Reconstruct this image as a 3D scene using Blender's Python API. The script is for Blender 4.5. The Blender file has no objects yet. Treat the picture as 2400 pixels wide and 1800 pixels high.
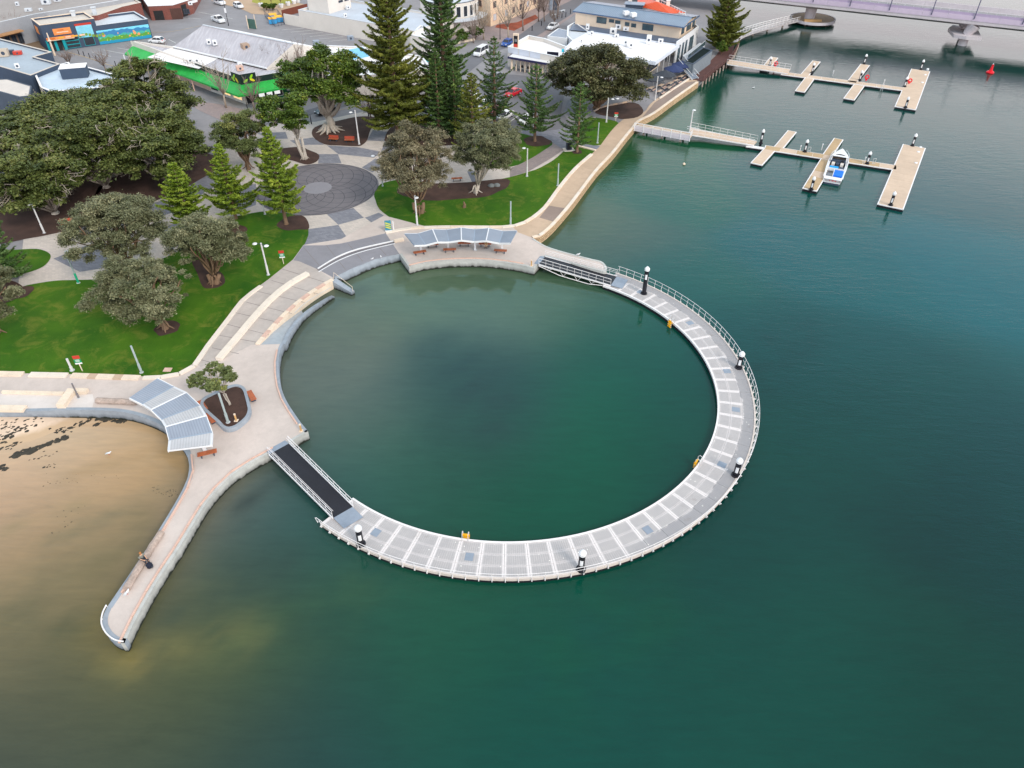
import bpy, math, random
import numpy as np
from mathutils import Vector, Matrix

SC = bpy.context.scene
COL = SC.collection
rng = np.random.default_rng(7)
random.seed(7)
R = math.radians

# ------------------------------------------------------------------ camera
CAMZ = 54.6
FPX, PITCH, ROLL = 1717.436, 0.690630, 0.0077785      # focal length in photo pixels, tilt, roll
_f = np.array([0, math.cos(PITCH), -math.sin(PITCH)])
_r0 = np.array([1.0, 0, 0]); _u0 = np.cross(_r0, _f)
_r = math.cos(ROLL) * _r0 + math.sin(ROLL) * _u0
_u = -math.sin(ROLL) * _r0 + math.cos(ROLL) * _u0
cam = bpy.data.cameras.new('camera'); camo = bpy.data.objects.new('camera', cam); COL.objects.link(camo)
cam.sensor_fit = 'HORIZONTAL'; cam.sensor_width = 36.0; cam.lens = 36.0 * FPX / 2400.0
cam.clip_start = 0.5; cam.clip_end = 4000
camo.matrix_world = Matrix(((_r[0], _u[0], -_f[0], 0), (_r[1], _u[1], -_f[1], 0), (_r[2], _u[2], -_f[2], CAMZ), (0, 0, 0, 1)))
SC.camera = camo

# ------------------------------------------------------------------ sky, sun, exposure
SUN_EL, SUN_AZ = R(38), R(140)          # azimuth from +Y towards +X: behind the camera on the right
wd = bpy.data.worlds.new('World'); SC.world = wd; wd.use_nodes = True
nt = wd.node_tree; nt.nodes.clear()
wo = nt.nodes.new('ShaderNodeOutputWorld'); bg = nt.nodes.new('ShaderNodeBackground')
sky = nt.nodes.new('ShaderNodeTexSky'); sky.sky_type = 'NISHITA'; sky.sun_disc = False
sky.sun_elevation = SUN_EL; sky.sun_rotation = SUN_AZ; sky.air_density = 1.0; sky.dust_density = 3.0
tc = nt.nodes.new('ShaderNodeTexCoord'); nz = nt.nodes.new('ShaderNodeTexNoise'); sx = nt.nodes.new('ShaderNodeSeparateXYZ')
nz.inputs['Scale'].default_value = 2.2; nz.inputs['Detail'].default_value = 5
nt.links.new(tc.outputs['Generated'], nz.inputs['Vector']); nt.links.new(tc.outputs['Generated'], sx.inputs[0])
def wmix(fac, c0, c1, lo=None, hi=None):
    n = nt.nodes.new('ShaderNodeMix'); n.data_type = 'RGBA'
    if lo is not None:
        mr = nt.nodes.new('ShaderNodeMapRange'); mr.interpolation_type = 'SMOOTHSTEP'; mr.inputs['From Min'].default_value = lo; mr.inputs['From Max'].default_value = hi
        nt.links.new(fac, mr.inputs['Value']); fac = mr.outputs['Result']
    if hasattr(fac, 'links'): nt.links.new(fac, n.inputs[0])
    else: n.inputs[0].default_value = fac
    for i, c in ((6, c0), (7, c1)):
        if hasattr(c, 'links'): nt.links.new(c, n.inputs[i])
        else: n.inputs[i].default_value = (*c, 1)
    return n.outputs[2]
high = wmix(nz.outputs['Fac'], (6.0, 6.0, 6.2), (7.4, 7.1, 7.0), 0.35, 0.65)          # thin and thick cloud
low = wmix(sx.outputs[2], (15.0, 14.0, 14.2), (6.2, 10.8, 13.6), 0.29, 0.46)          # pale bright haze low down, all round
cloud = wmix(sx.outputs[2], low, high, 0.50, 0.78)
nt.links.new(wmix(0.82, sky.outputs[0], cloud), bg.inputs['Color']); bg.inputs['Strength'].default_value = 0.10
nt.links.new(bg.outputs[0], wo.inputs[0])
sl = bpy.data.lights.new('sun', 'SUN'); so = bpy.data.objects.new('sun', sl); COL.objects.link(so)
sl.energy = 1.5; sl.angle = R(16); sl.color = (1.0, 0.91, 0.80)
sd = Vector((math.sin(SUN_AZ) * math.cos(SUN_EL), math.cos(SUN_AZ) * math.cos(SUN_EL), math.sin(SUN_EL)))
so.rotation_euler = (-sd).to_track_quat('-Z', 'Y').to_euler(); so.location = sd * 300
vs = SC.view_settings; vs.view_transform = 'Standard'; vs.look = 'None'; vs.gamma = 1; vs.exposure = 0.56
vs.use_curve_mapping = False
SC.cycles.max_bounces = 5; SC.cycles.diffuse_bounces = 2; SC.cycles.glossy_bounces = 3; SC.cycles.transparent_max_bounces = 6
SC.cycles.use_adaptive_sampling = True

# ------------------------------------------------------------------ helpers
LZ = 1.2                                   # level of the land above the water
def W(px, py, z=LZ):                       # point of the photo on a level plane -> place in the world
    d = (px - 1200) / FPX * _r - (py - 900) / FPX * _u + _f
    t = (z - CAMZ) / d[2]
    return Vector((d[0] * t, d[1] * t, z))
def WP(pts, z=LZ): return [W(p[0], p[1], z) for p in pts]
def HT(b, t, z0=LZ):                       # height of a post from its foot and its top
    g = W(b[0], b[1], z0); d = (t[0] - 1200) / FPX * _r - (t[1] - 900) / FPX * _u + _f
    return CAMZ + d[2] * math.hypot(g.x, g.y) / math.hypot(d[0], d[1]) - z0
def PXM(px, py, z=LZ):                     # photo pixels per metre at that place
    return FPX / (W(px, py, z) - Vector((0, 0, CAMZ))).length
def L(r, g, b):
    f = lambda c: (c / 255) / 12.92 if c / 255 <= 0.04045 else ((c / 255 + 0.055) / 1.055) ** 2.4
    return (f(r), f(g), f(b))
def spline(pts, n=5, closed=False):
    P = [Vector(p) for p in pts]; m = len(P); out = []
    rngi = range(m if closed else m - 1)
    for i in rngi:
        if closed: a, b, c, d = P[i - 1], P[i], P[(i + 1) % m], P[(i + 2) % m]
        else: a, b, c, d = P[max(i - 1, 0)], P[i], P[i + 1], P[min(i + 2, m - 1)]
        for k in range(n):
            t = k / n
            out.append(0.5 * ((2 * b) + (c - a) * t + (2 * a - 5 * b + 4 * c - d) * t * t + (3 * b - a - 3 * c + d) * t ** 3))
    if not closed: out.append(P[-1])
    return out
def offs(pts, d, closed=False):            # shift a polyline sideways (left positive)
    out = []; m = len(pts)
    for i in range(m):
        a = pts[i - 1] if (closed or i > 0) else pts[i]
        c = pts[(i + 1) % m] if (closed or i < m - 1) else pts[i]
        b = pts[i]
        d1 = Vector((b.x - a.x, b.y - a.y)); d2 = Vector((c.x - b.x, c.y - b.y))
        if d1.length < 1e-6: d1 = d2.copy()
        if d2.length < 1e-6: d2 = d1.copy()
        d1.normalize(); d2.normalize()
        n1 = Vector((-d1.y, d1.x)); n2 = Vector((-d2.y, d2.x)); n = n1 + n2
        if n.length < 1e-6: n = n1.copy()
        n.normalize(); k = d / max(0.45, n.dot(n1))
        out.append(Vector((b.x + n.x * k, b.y + n.y * k, b.z)))
    return out
def walk(pts, step):                       # points at even spacing along a polyline, with headings
    out = []; acc = 0.0
    for a, b in zip(pts[:-1], pts[1:]):
        l = (b - a).length
        if l < 1e-9: continue
        while acc <= l:
            out.append((a.lerp(b, acc / l), (b - a).normalized())); acc += step
        acc -= l
    return out
def plen(pts): return sum((b - a).length for a, b in zip(pts[:-1], pts[1:]))

class MB:
    def __init__(s): s.v = []; s.f = []
    def add(s, vs_, fs):
        o = len(s.v); s.v += [tuple(v) for v in vs_]; s.f += [tuple(i + o for i in f) for f in fs]; return s
    def box(s, c, size, rz=0, tilt=None):
        x, y, z = size[0] / 2, size[1] / 2, size[2] / 2
        P = [(-x, -y, -z), (x, -y, -z), (x, y, -z), (-x, y, -z), (-x, -y, z), (x, -y, z), (x, y, z), (-x, y, z)]
        M = Matrix.Rotation(rz, 3, 'Z')
        if tilt is not None: M = M @ tilt
        P = [M @ Vector(p) + Vector(c) for p in P]
        return s.add(P, [(3, 2, 1, 0), (4, 5, 6, 7), (0, 1, 5, 4), (1, 2, 6, 5), (2, 3, 7, 6), (3, 0, 4, 7)])
    def bar(s, a, b, w, h=None):           # square bar between two points
        a, b = Vector(a), Vector(b); h = h or w; d = (b - a).normalized()
        up = Vector((0, 0, 1)) if abs(d.z) < 0.95 else Vector((1, 0, 0))
        sx = d.cross(up).normalized(); sy = sx.cross(d).normalized()
        P = []
        for p in (a, b):
            for i, j in ((-1, -1), (1, -1), (1, 1), (-1, 1)): P.append(p + sx * i * w / 2 + sy * j * h / 2)
        return s.add(P, [(3, 2, 1, 0), (4, 5, 6, 7), (0, 1, 5, 4), (1, 2, 6, 5), (2, 3, 7, 6), (3, 0, 4, 7)])
    def prism(s, pts, z0, z1, bottom=False):
        n = len(pts); area = sum(pts[i - 1][0] * pts[i][1] - pts[i][0] * pts[i - 1][1] for i in range(n))
        if area < 0: pts = pts[::-1]
        P = [(p[0], p[1], z0) for p in pts] + [(p[0], p[1], z1) for p in pts]
        F = [tuple(range(n, 2 * n))] + [(i, (i + 1) % n, n + (i + 1) % n, n + i) for i in range(n)]
        if bottom: F.append(tuple(range(n - 1, -1, -1)))
        return s.add(P, F)
    def sheet(s, pts, z):
        n = len(pts); area = sum(pts[i - 1][0] * pts[i][1] - pts[i][0] * pts[i - 1][1] for i in range(n))
        if area < 0: pts = pts[::-1]
        return s.add([(p[0], p[1], z) for p in pts], [tuple(range(n))])
    def tube(s, pts, r, n=6, cap=True):    # r: number or list
        pts = [Vector(p) for p in pts]; m = len(pts)
        rr = list(r) if hasattr(r, '__len__') else [r] * m
        P = []; prev = None
        for i in range(m):
            d = (pts[min(i + 1, m - 1)] - pts[max(i - 1, 0)])
            if d.length < 1e-9: d = Vector((0, 0, 1))
            d.normalize()
            if prev is None:
                a = Vector((1, 0, 0)) if abs(d.x) < 0.8 else Vector((0, 1, 0))
                sx = d.cross(a).normalized()
            else:
                sx = (prev - d * prev.dot(d))
                sx = sx.normalized() if sx.length > 1e-6 else d.orthogonal().normalized()
            prev = sx; sy = d.cross(sx)
            for k in range(n):
                t = 2 * math.pi * k / n
                P.append(pts[i] + (sx * math.cos(t) + sy * math.sin(t)) * rr[i])
        F = []
        for i in range(m - 1):
            for k in range(n):
                F.append((i * n + k, i * n + (k + 1) % n, (i + 1) * n + (k + 1) % n, (i + 1) * n + k))
        if cap: F.append(tuple(range(n - 1, -1, -1))); F.append(tuple(range((m - 1) * n, m * n)))
        return s.add(P, F)
    def lathe(s, prof, c=(0, 0, 0), n=16):
        P = []; F = []; m = len(prof)
        for r_, z in prof:
            for k in range(n):
                t = 2 * math.pi * k / n
                P.append((c[0] + r_ * math.cos(t), c[1] + r_ * math.sin(t), c[2] + z))
        for i in range(m - 1):
            for k in range(n): F.append((i * n + k, i * n + (k + 1) % n, (i + 1) * n + (k + 1) % n, (i + 1) * n + k))
        F.append(tuple(range(n - 1, -1, -1))); F.append(tuple(range((m - 1) * n, m * n)))
        return s.add(P, F)
    def strip(s, pts, w, z0, z1, closed=False, side=0):   # a wall or kerb along a polyline; side: 0 centred, 1 left, -1 right
        a = offs(pts, w / 2 if side == 0 else (w if side > 0 else 0), closed)
        b = offs(pts, -w / 2 if side == 0 else (0 if side > 0 else -w), closed)
        m = len(pts); P = []
        for i in range(m): P += [(a[i].x, a[i].y, z0), (b[i].x, b[i].y, z0), (b[i].x, b[i].y, z1), (a[i].x, a[i].y, z1)]
        F = []
        for i in range(m if closed else m - 1):
            j = (i + 1) % m
            for k in range(4): F.append((i * 4 + k, i * 4 + (k + 1) % 4, j * 4 + (k + 1) % 4, j * 4 + k))
        if not closed: F += [(3, 2, 1, 0), (4 * m - 4, 4 * m - 3, 4 * m - 2, 4 * m - 1)]
        return s.add(P, F)
    def ribbon(s, pts, w, dz=0.0):         # flat strip lying on the ground
        a = offs(pts, w / 2); b = offs(pts, -w / 2); m = len(pts)
        P = [(p.x, p.y, p.z + dz) for p in b] + [(p.x, p.y, p.z + dz) for p in a]
        return s.add(P, [(i, i + 1, m + i + 1, m + i) for i in range(m - 1)])
    def build(s, name, m, parent=None, kind=None, smooth=False, label=None):
        o3 = wl(parent) if parent else Vector((0, 0, 0))
        me = bpy.data.meshes.new(name)
        me.from_pydata([(v[0] - o3.x, v[1] - o3.y, v[2] - o3.z) for v in s.v], [], s.f)
        if smooth:
            try: me.shade_smooth()
            except Exception: me.polygons.foreach_set('use_smooth', [True] * len(me.polygons))
            if smooth == 'auto':
                try: me.set_sharp_from_angle(angle=R(35))
                except Exception: pass
        me.materials.append(m)
        o = bpy.data.objects.new(name, me); COL.objects.link(o)
        if parent: o.parent = parent
        if kind: o['kind'] = kind
        if label: o['label'] = label
        return o
def wl(o):
    v = Vector((0, 0, 0))
    while o: v = v + Vector(o.location); o = o.parent
    return v
def tag(o, label, cat, group=None):
    o['label'] = label; o['category'] = cat
    if group: o['group'] = group
    return o
def thing(name, label, cat, loc=(0, 0, 0), rz=0, group=None):
    o = bpy.data.objects.new(name, None); COL.objects.link(o); o.empty_display_size = 0.3
    o.location = loc; o.rotation_euler = (0, 0, rz)
    return tag(o, label, cat, group)
def dup(root, loc, rz=0, label=None, group=None, scale=None):
    def cp(o, parent):
        c = o.copy(); COL.objects.link(c)
        if parent: c.parent = parent
        for ch in list(o.children): cp(ch, c)
        return c
    r = cp(root, None); r.location = loc; r.rotation_euler = (0, 0, rz)
    if scale: r.scale = scale
    if label: r['label'] = label
    if group: r['group'] = group
    return r
def struct(name, mb, m, smooth=False): return mb.build(name, m, kind='structure', smooth=smooth)
def inst(src, parent, loc, rz=0, name=None):    # another piece that shares the mesh of an alike piece (places in world metres)
    c = src.copy(); COL.objects.link(c); c.parent = parent; c.location = Vector(loc) - wl(parent); c.rotation_euler = (0, 0, rz)
    return c

# ------------------------------------------------------------------ materials
def nodes(name):
    m = bpy.data.materials.new(name); m.use_nodes = True; t = m.node_tree
    return m, t, t.nodes['Principled BSDF']
def N(t, typ, **kw):
    n = t.nodes.new(typ)
    for k, v in kw.items():
        if k in n.inputs: n.inputs[k].default_value = v
        else: setattr(n, k, v)
    return n
def MIXN(t, fac, a, b, bt='MIX'):
    n = t.nodes.new('ShaderNodeMix'); n.data_type = 'RGBA'; n.blend_type = bt
    for i, x in ((0, fac), (6, a), (7, b)):
        if hasattr(x, 'links'): t.links.new(x, n.inputs[i])
        else: n.inputs[i].default_value = x if i == 0 else (*x[:3], 1)
    return n.outputs[2]
def MATH(t, op, a, b=0.0, c=None):
    n = t.nodes.new('ShaderNodeMath'); n.operation = op
    for i, x in enumerate((a, b) if c is None else (a, b, c)):
        if hasattr(x, 'links'): t.links.new(x, n.inputs[i])
        else: n.inputs[i].default_value = x
    return n.outputs[0]
def RAMP(t, fac, p0, p1):
    n = t.nodes.new('ShaderNodeMapRange'); n.inputs['From Min'].default_value = p0; n.inputs['From Max'].default_value = p1
    t.links.new(fac, n.inputs['Value']); return n.outputs['Result']
def NOISE(t, scale, detail=4, rough=0.55, vec=None, dist=0.0):
    n = N(t, 'ShaderNodeTexNoise', Scale=scale, Detail=detail, Roughness=rough, Distortion=dist)
    if vec is None:
        g = t.nodes.get('geo') or N(t, 'ShaderNodeNewGeometry', name='geo'); vec = g.outputs['Position']
    t.links.new(vec, n.inputs['Vector']); return n.outputs['Fac']
def POS(t, sx=1, sy=1, sz=1, rz=0):
    g = t.nodes.get('geo') or N(t, 'ShaderNodeNewGeometry', name='geo')
    mp = t.nodes.new('ShaderNodeMapping'); mp.inputs['Scale'].default_value = (sx, sy, sz); mp.inputs['Rotation'].default_value = (0, 0, rz)
    t.links.new(g.outputs['Position'], mp.inputs['Vector']); return mp.outputs[0]
def BUMP(t, b, h, strength=0.3, dist=0.05):
    n = N(t, 'ShaderNodeBump', Strength=strength, Distance=dist); t.links.new(h, n.inputs['Height'])
    t.links.new(n.outputs[0], b.inputs['Normal'])
def mul(c, k): return tuple(max(0.0, min(1.0, x * k)) for x in c[:3])
MC = {}
def M(name, col=None, rough=0.75, var=0.18, s1=0.5, s2=6.0, bump=0.0, metal=0.0, spec=0.35, emit=None, est=0.0):
    if name in MC: return MC[name]
    m, t, b = nodes(name)
    n1 = NOISE(t, s1, 5); n2 = NOISE(t, s2, 5)
    f = MATH(t, 'ADD', MATH(t, 'MULTIPLY', n1, 0.55), MATH(t, 'MULTIPLY', n2, 0.45))
    f = RAMP(t, f, 0.32, 0.68)
    c = MIXN(t, f, mul(col, 1 - var), mul(col, 1 + var))
    t.links.new(c, b.inputs['Base Color'])
    b.inputs['Roughness'].default_value = rough; b.inputs['Metallic'].default_value = metal
    b.inputs['Specular IOR Level'].default_value = spec
    if bump: BUMP(t, b, n2, bump, 0.03)
    if emit: b.inputs['Emission Color'].default_value = (*emit, 1); b.inputs['Emission Strength'].default_value = est
    MC[name] = m; return m
def M_concrete(name, col, stain=0.35, joints=None, grain=9.0, rough=0.85):
    m, t, b = nodes(name)
    a = RAMP(t, NOISE(t, 0.16, 6, 0.6), 0.35, 0.7); s = RAMP(t, NOISE(t, 1.1, 8, 0.68, dist=0.4), 0.42, 0.68); g = NOISE(t, grain, 3)
    c = MIXN(t, a, mul(col, 0.88), mul(col, 1.08))
    c = MIXN(t, MATH(t, 'MULTIPLY', s, stain), c, mul(col, 0.55))
    c = MIXN(t, MATH(t, 'MULTIPLY', RAMP(t, g, 0.3, 0.7), 0.22), c, mul(col, 0.7))
    t.links.new(c, b.inputs['Base Color']); b.inputs['Roughness'].default_value = rough; b.inputs['Specular IOR Level'].default_value = 0.3
    BUMP(t, b, g, 0.2, 0.02); MC[name] = m; return m
def M_brick(name, c1, c2, mortar, bw, bh, rz=0, rough=0.8, wall=False, msize=0.02, bump=0.3):
    m, t, b = nodes(name)
    br = t.nodes.new('ShaderNodeTexBrick'); br.inputs['Scale'].default_value = 1
    br.inputs['Brick Width'].default_value = bw; br.inputs['Row Height'].default_value = bh; br.inputs['Mortar Size'].default_value = msize
    if wall:
        g = N(t, 'ShaderNodeNewGeometry', name='geo'); sp = t.nodes.new('ShaderNodeSeparateXYZ'); t.links.new(g.outputs['Position'], sp.inputs[0])
        cb = t.nodes.new('ShaderNodeCombineXYZ'); t.links.new(MATH(t, 'ADD', sp.outputs[0], sp.outputs[1]), cb.inputs[0]); t.links.new(sp.outputs[2], cb.inputs[1])
        t.links.new(cb.outputs[0], br.inputs['Vector'])
    else: t.links.new(POS(t, rz=rz), br.inputs['Vector'])
    br.inputs['Color1'].default_value = (*c1, 1); br.inputs['Color2'].default_value = (*c2, 1); br.inputs['Mortar'].default_value = (*mortar, 1)
    n = RAMP(t, NOISE(t, 0.35, 6), 0.3, 0.7)
    c = MIXN(t, MATH(t, 'MULTIPLY', n, 0.35), br.outputs['Color'], mul(c1, 0.6))
    t.links.new(c, b.inputs['Base Color']); b.inputs['Roughness'].default_value = rough
    BUMP(t, b, br.outputs['Fac'], -bump, 0.02); MC[name] = m; return m
def M_ribbed(name, col, pitch=0.35, rz=0.0, stain=0.3, rough=0.5, metal=0.0, streak=None, depth=0.05):   # corrugated sheet roof
    m, t, b = nodes(name)
    w = N(t, 'ShaderNodeTexWave', Scale=0.314159 / pitch, bands_direction='X'); t.links.new(POS(t, rz=rz), w.inputs['Vector'])
    a = RAMP(t, NOISE(t, 0.12, 6, 0.6), 0.35, 0.65)
    st = RAMP(t, NOISE(t, 1.0, 6, 0.65, vec=POS(t, 2.2, 0.12, 1, rz)), 0.45, 0.75)
    c = MIXN(t, a, mul(col, 0.86), mul(col, 1.08)); c = MIXN(t, MATH(t, 'MULTIPLY', st, stain), c, streak or mul(col, 0.5))
    c = MIXN(t, MATH(t, 'MULTIPLY', w.outputs['Fac'], 0.18), c, mul(col, 0.6))
    t.links.new(c, b.inputs['Base Color']); b.inputs['Roughness'].default_value = rough; b.inputs['Metallic'].default_value = metal
    BUMP(t, b, w.outputs['Fac'], 0.5, depth); MC[name] = m; return m
def M_leaf(name, dark, light, accent, rough=0.55, spec=0.3, trans=0.0):
    m, t, b = nodes(name)
    at = N(t, 'ShaderNodeAttribute', attribute_name='tint'); f = at.outputs['Fac']
    c = MIXN(t, RAMP(t, f, 0.0, 0.72), dark, light); c = MIXN(t, RAMP(t, f, 0.72, 1.0), c, accent)
    c = MIXN(t, MATH(t, 'MULTIPLY', RAMP(t, NOISE(t, 0.33, 3), 0.4, 0.7), 0.35), c, mul(light, 1.15))
    t.links.new(c, b.inputs['Base Color']); b.inputs['Roughness'].default_value = rough; b.inputs['Specular IOR Level'].default_value = spec
    if trans:
        tr = t.nodes.new('ShaderNodeBsdfTranslucent'); t.links.new(c, tr.inputs['Color'])
        mx = t.nodes.new('ShaderNodeMixShader'); mx.inputs[0].default_value = trans
        t.links.new(b.outputs[0], mx.inputs[1]); t.links.new(tr.outputs[0], mx.inputs[2])
        t.links.new(mx.outputs[0], t.nodes['Material Output'].inputs[0])
    MC[name] = m; return m
def glass(name, col, rough=0.08):
    m, t, b = nodes(name); n = NOISE(t, 0.8, 2)
    t.links.new(MIXN(t, n, mul(col, 0.7), mul(col, 1.3)), b.inputs['Base Color'])
    b.inputs['Roughness'].default_value = rough; b.inputs['Specular IOR Level'].default_value = 0.6; MC[name] = m; return m

m_white = M('white_paint', L(222, 222, 224), 0.5, 0.05, 0.8, 7)
m_offw = M('offwhite_render', L(214, 206, 198), 0.8, 0.08, 0.3, 5)
m_cream = M('cream_render', L(222, 200, 178), 0.85, 0.08, 0.3, 5)
m_black = M('black_plastic', (0.012, 0.012, 0.018), 0.45, 0.3)
m_charcoal = M('charcoal_paint', L(62, 72, 88), 0.6, 0.12, 0.4, 5)
m_dark = M('dark_recess', (0.02, 0.02, 0.022), 0.8, 0.3)
m_steel = M('galvanised_steel', L(196, 198, 200), 0.4, 0.1, 2, 12, metal=0.3)
m_whitesteel = M('white_steel', L(226, 222, 222), 0.4, 0.06, 1, 8)
m_plate = M('blue_grey_plate', L(136, 146, 160), 0.45, 0.1, 2, 10)
m_yellow = M('yellow_plastic', L(235, 170, 20), 0.5, 0.1)
m_red = M('red_plastic', L(215, 15, 35), 0.4, 0.12)
m_timber = M('orange_hardwood', L(172, 94, 58), 0.5, 0.30, 1.5, 12)
m_timber2 = M('red_hardwood', L(165, 70, 48), 0.5, 0.22, 1.5, 12)
m_weathered = M('weathered_log', L(165, 148, 138), 0.9, 0.4, 1.2, 5, bump=0.5)
m_lime = M('cut_limestone', L(222, 204, 184), 0.9, 0.14, 0.7, 6, bump=0.3)
m_limegrey = M('pale_cast_stone', L(222, 210, 196), 0.85, 0.08, 0.5, 7, bump=0.15)
m_bark = M('brown_bark', L(122, 98, 78), 0.95, 0.3, 1.5, 9, bump=0.6)
m_palebark = M('pale_grey_bark', L(176, 166, 155), 0.9, 0.25, 1.0, 7, bump=0.4)
m_twig = M('bare_twig', L(128, 112, 104), 0.9, 0.2)
m_mulch = M('dark_bark_mulch', L(72, 52, 45), 0.95, 0.45, 0.6, 14, bump=0.6)
m_redmulch = M('red_bark_mulch', L(140, 72, 52), 0.95, 0.35, 0.6, 12, bump=0.6)
m_rubber = M('black_tyre_rubber', (0.02, 0.02, 0.02), 0.8, 0.2)
m_glassdk = glass('dark_glass', (0.03, 0.035, 0.045))
m_glassbl = glass('blue_glass', (0.06, 0.10, 0.12))
m_line = M('white_road_paint', L(215, 215, 212), 0.8, 0.15, 1.5, 14)
m_ochre = M('ochre_line', L(190, 165, 125), 0.8, 0.15, 1.5, 14)
# ================================================================== the setting: water, land, paving, lawns
RC = W(0, 0, 0.6); RC = Vector((-0.472, 66.61, 0.6)); RIN, ROUT = 24.0, 28.1      # centre and radii of the floating ring

# shore of the land, photo points of the top edge
SH_BEACH = [(-420, 978), (-120, 968), (0, 966), (150.5, 961.7), (217, 961.7), (271, 964), (312, 971), (352.6, 984.6), (388, 1003.6), (416, 1031), (434, 1058), (443, 1087), (441, 1114), (434, 1134), (417, 1168), (368, 1249), (308.5, 1338.7), (251.5, 1422.7)]
SH_TIP = [(251.5, 1422.7), (242.5, 1443), (240.7, 1466), (251.5, 1488), (270.5, 1503), (292, 1508)]
SH_FIN = [(292, 1508), (316.6, 1455), (368, 1363), (419.7, 1284.4), (476.7, 1189.5), (506.5, 1151.5), (541.8, 1116), (584.7, 1087), (623.8, 1065.6), (678.8, 1036.7), (722, 1011)]
SH_WEST = [(722, 1011), (704.8, 990.4), (677.3, 949.8), (662.8, 919.5), (655, 886), (653, 850), (656.5, 825), (663.5, 806)]
SH_RAMP = [(603, 808), (633, 773), (658.9, 745.2), (688.7, 717.3), (718.6, 693.5), (748.4, 673.6), (780.2, 655.7)]
SH_LIP = [(782, 651), (825.5, 629.4), (879.7, 607.7), (936.7, 595.5)]
SH_PLZ = [(936.7, 595.5), (958.7, 626.5), (988.5, 618.3), (1042.7, 611.5), (1110.5, 609.6), (1164.8, 612.9), (1219, 621), (1251.6, 629.2), (1263, 617), (1276, 600)]
SH_SPIT = [(1276, 600), (1324.8, 612.9), (1368, 625), (1415, 636.5), (1422, 631), (1419.7, 622.4), (1408.8, 612.9), (1387, 607.5), (1354.6, 599.3), (1314, 588.5), (1281, 577.6), (1259.7, 565.4), (1250, 559)]
SH_EAST = [(1250, 559), (1265, 556), (1286.8, 540), (1311, 515), (1341, 479.5), (1367, 445), (1402, 399), (1437.5, 361), (1470, 320), (1486, 301), (1500, 284.5), (1535, 266.5), (1584, 231), (1638, 193)]
def sp(l, n=5): return spline(WP(l), n)
P_BEACH, P_TIP, P_FIN, P_WEST = sp(SH_BEACH[:4], 2)[:-1] + sp(SH_BEACH[3:]), sp(SH_TIP), sp(SH_FIN[:-1]) + WP(SH_FIN[-1:]), WP(SH_WEST[:1]) + sp(SH_WEST[1:])
P_RAMP, P_LIP, P_PLZ = sp(SH_RAMP), sp(SH_LIP), WP(SH_PLZ[:1]) + sp(SH_PLZ[1:8]) + WP(SH_PLZ[8:])
P_SPIT, P_EAST = WP(SH_SPIT[:1]) + sp(SH_SPIT[1:]), sp(SH_EAST)
far = [W(1668, 165), W(1690, 120), W(1702, 70), W(1700, 25), Vector((78, 285, LZ)), Vector((110, 330, LZ)), Vector((150, 620, LZ)), Vector((-520, 620, LZ)), Vector((-520, 58, LZ))]
SHORE = P_BEACH + P_TIP[1:] + P_FIN[1:] + P_WEST[1:] + P_RAMP + P_LIP + P_PLZ[1:] + P_SPIT[1:] + P_EAST[1:]
LAND = SHORE + far

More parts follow.
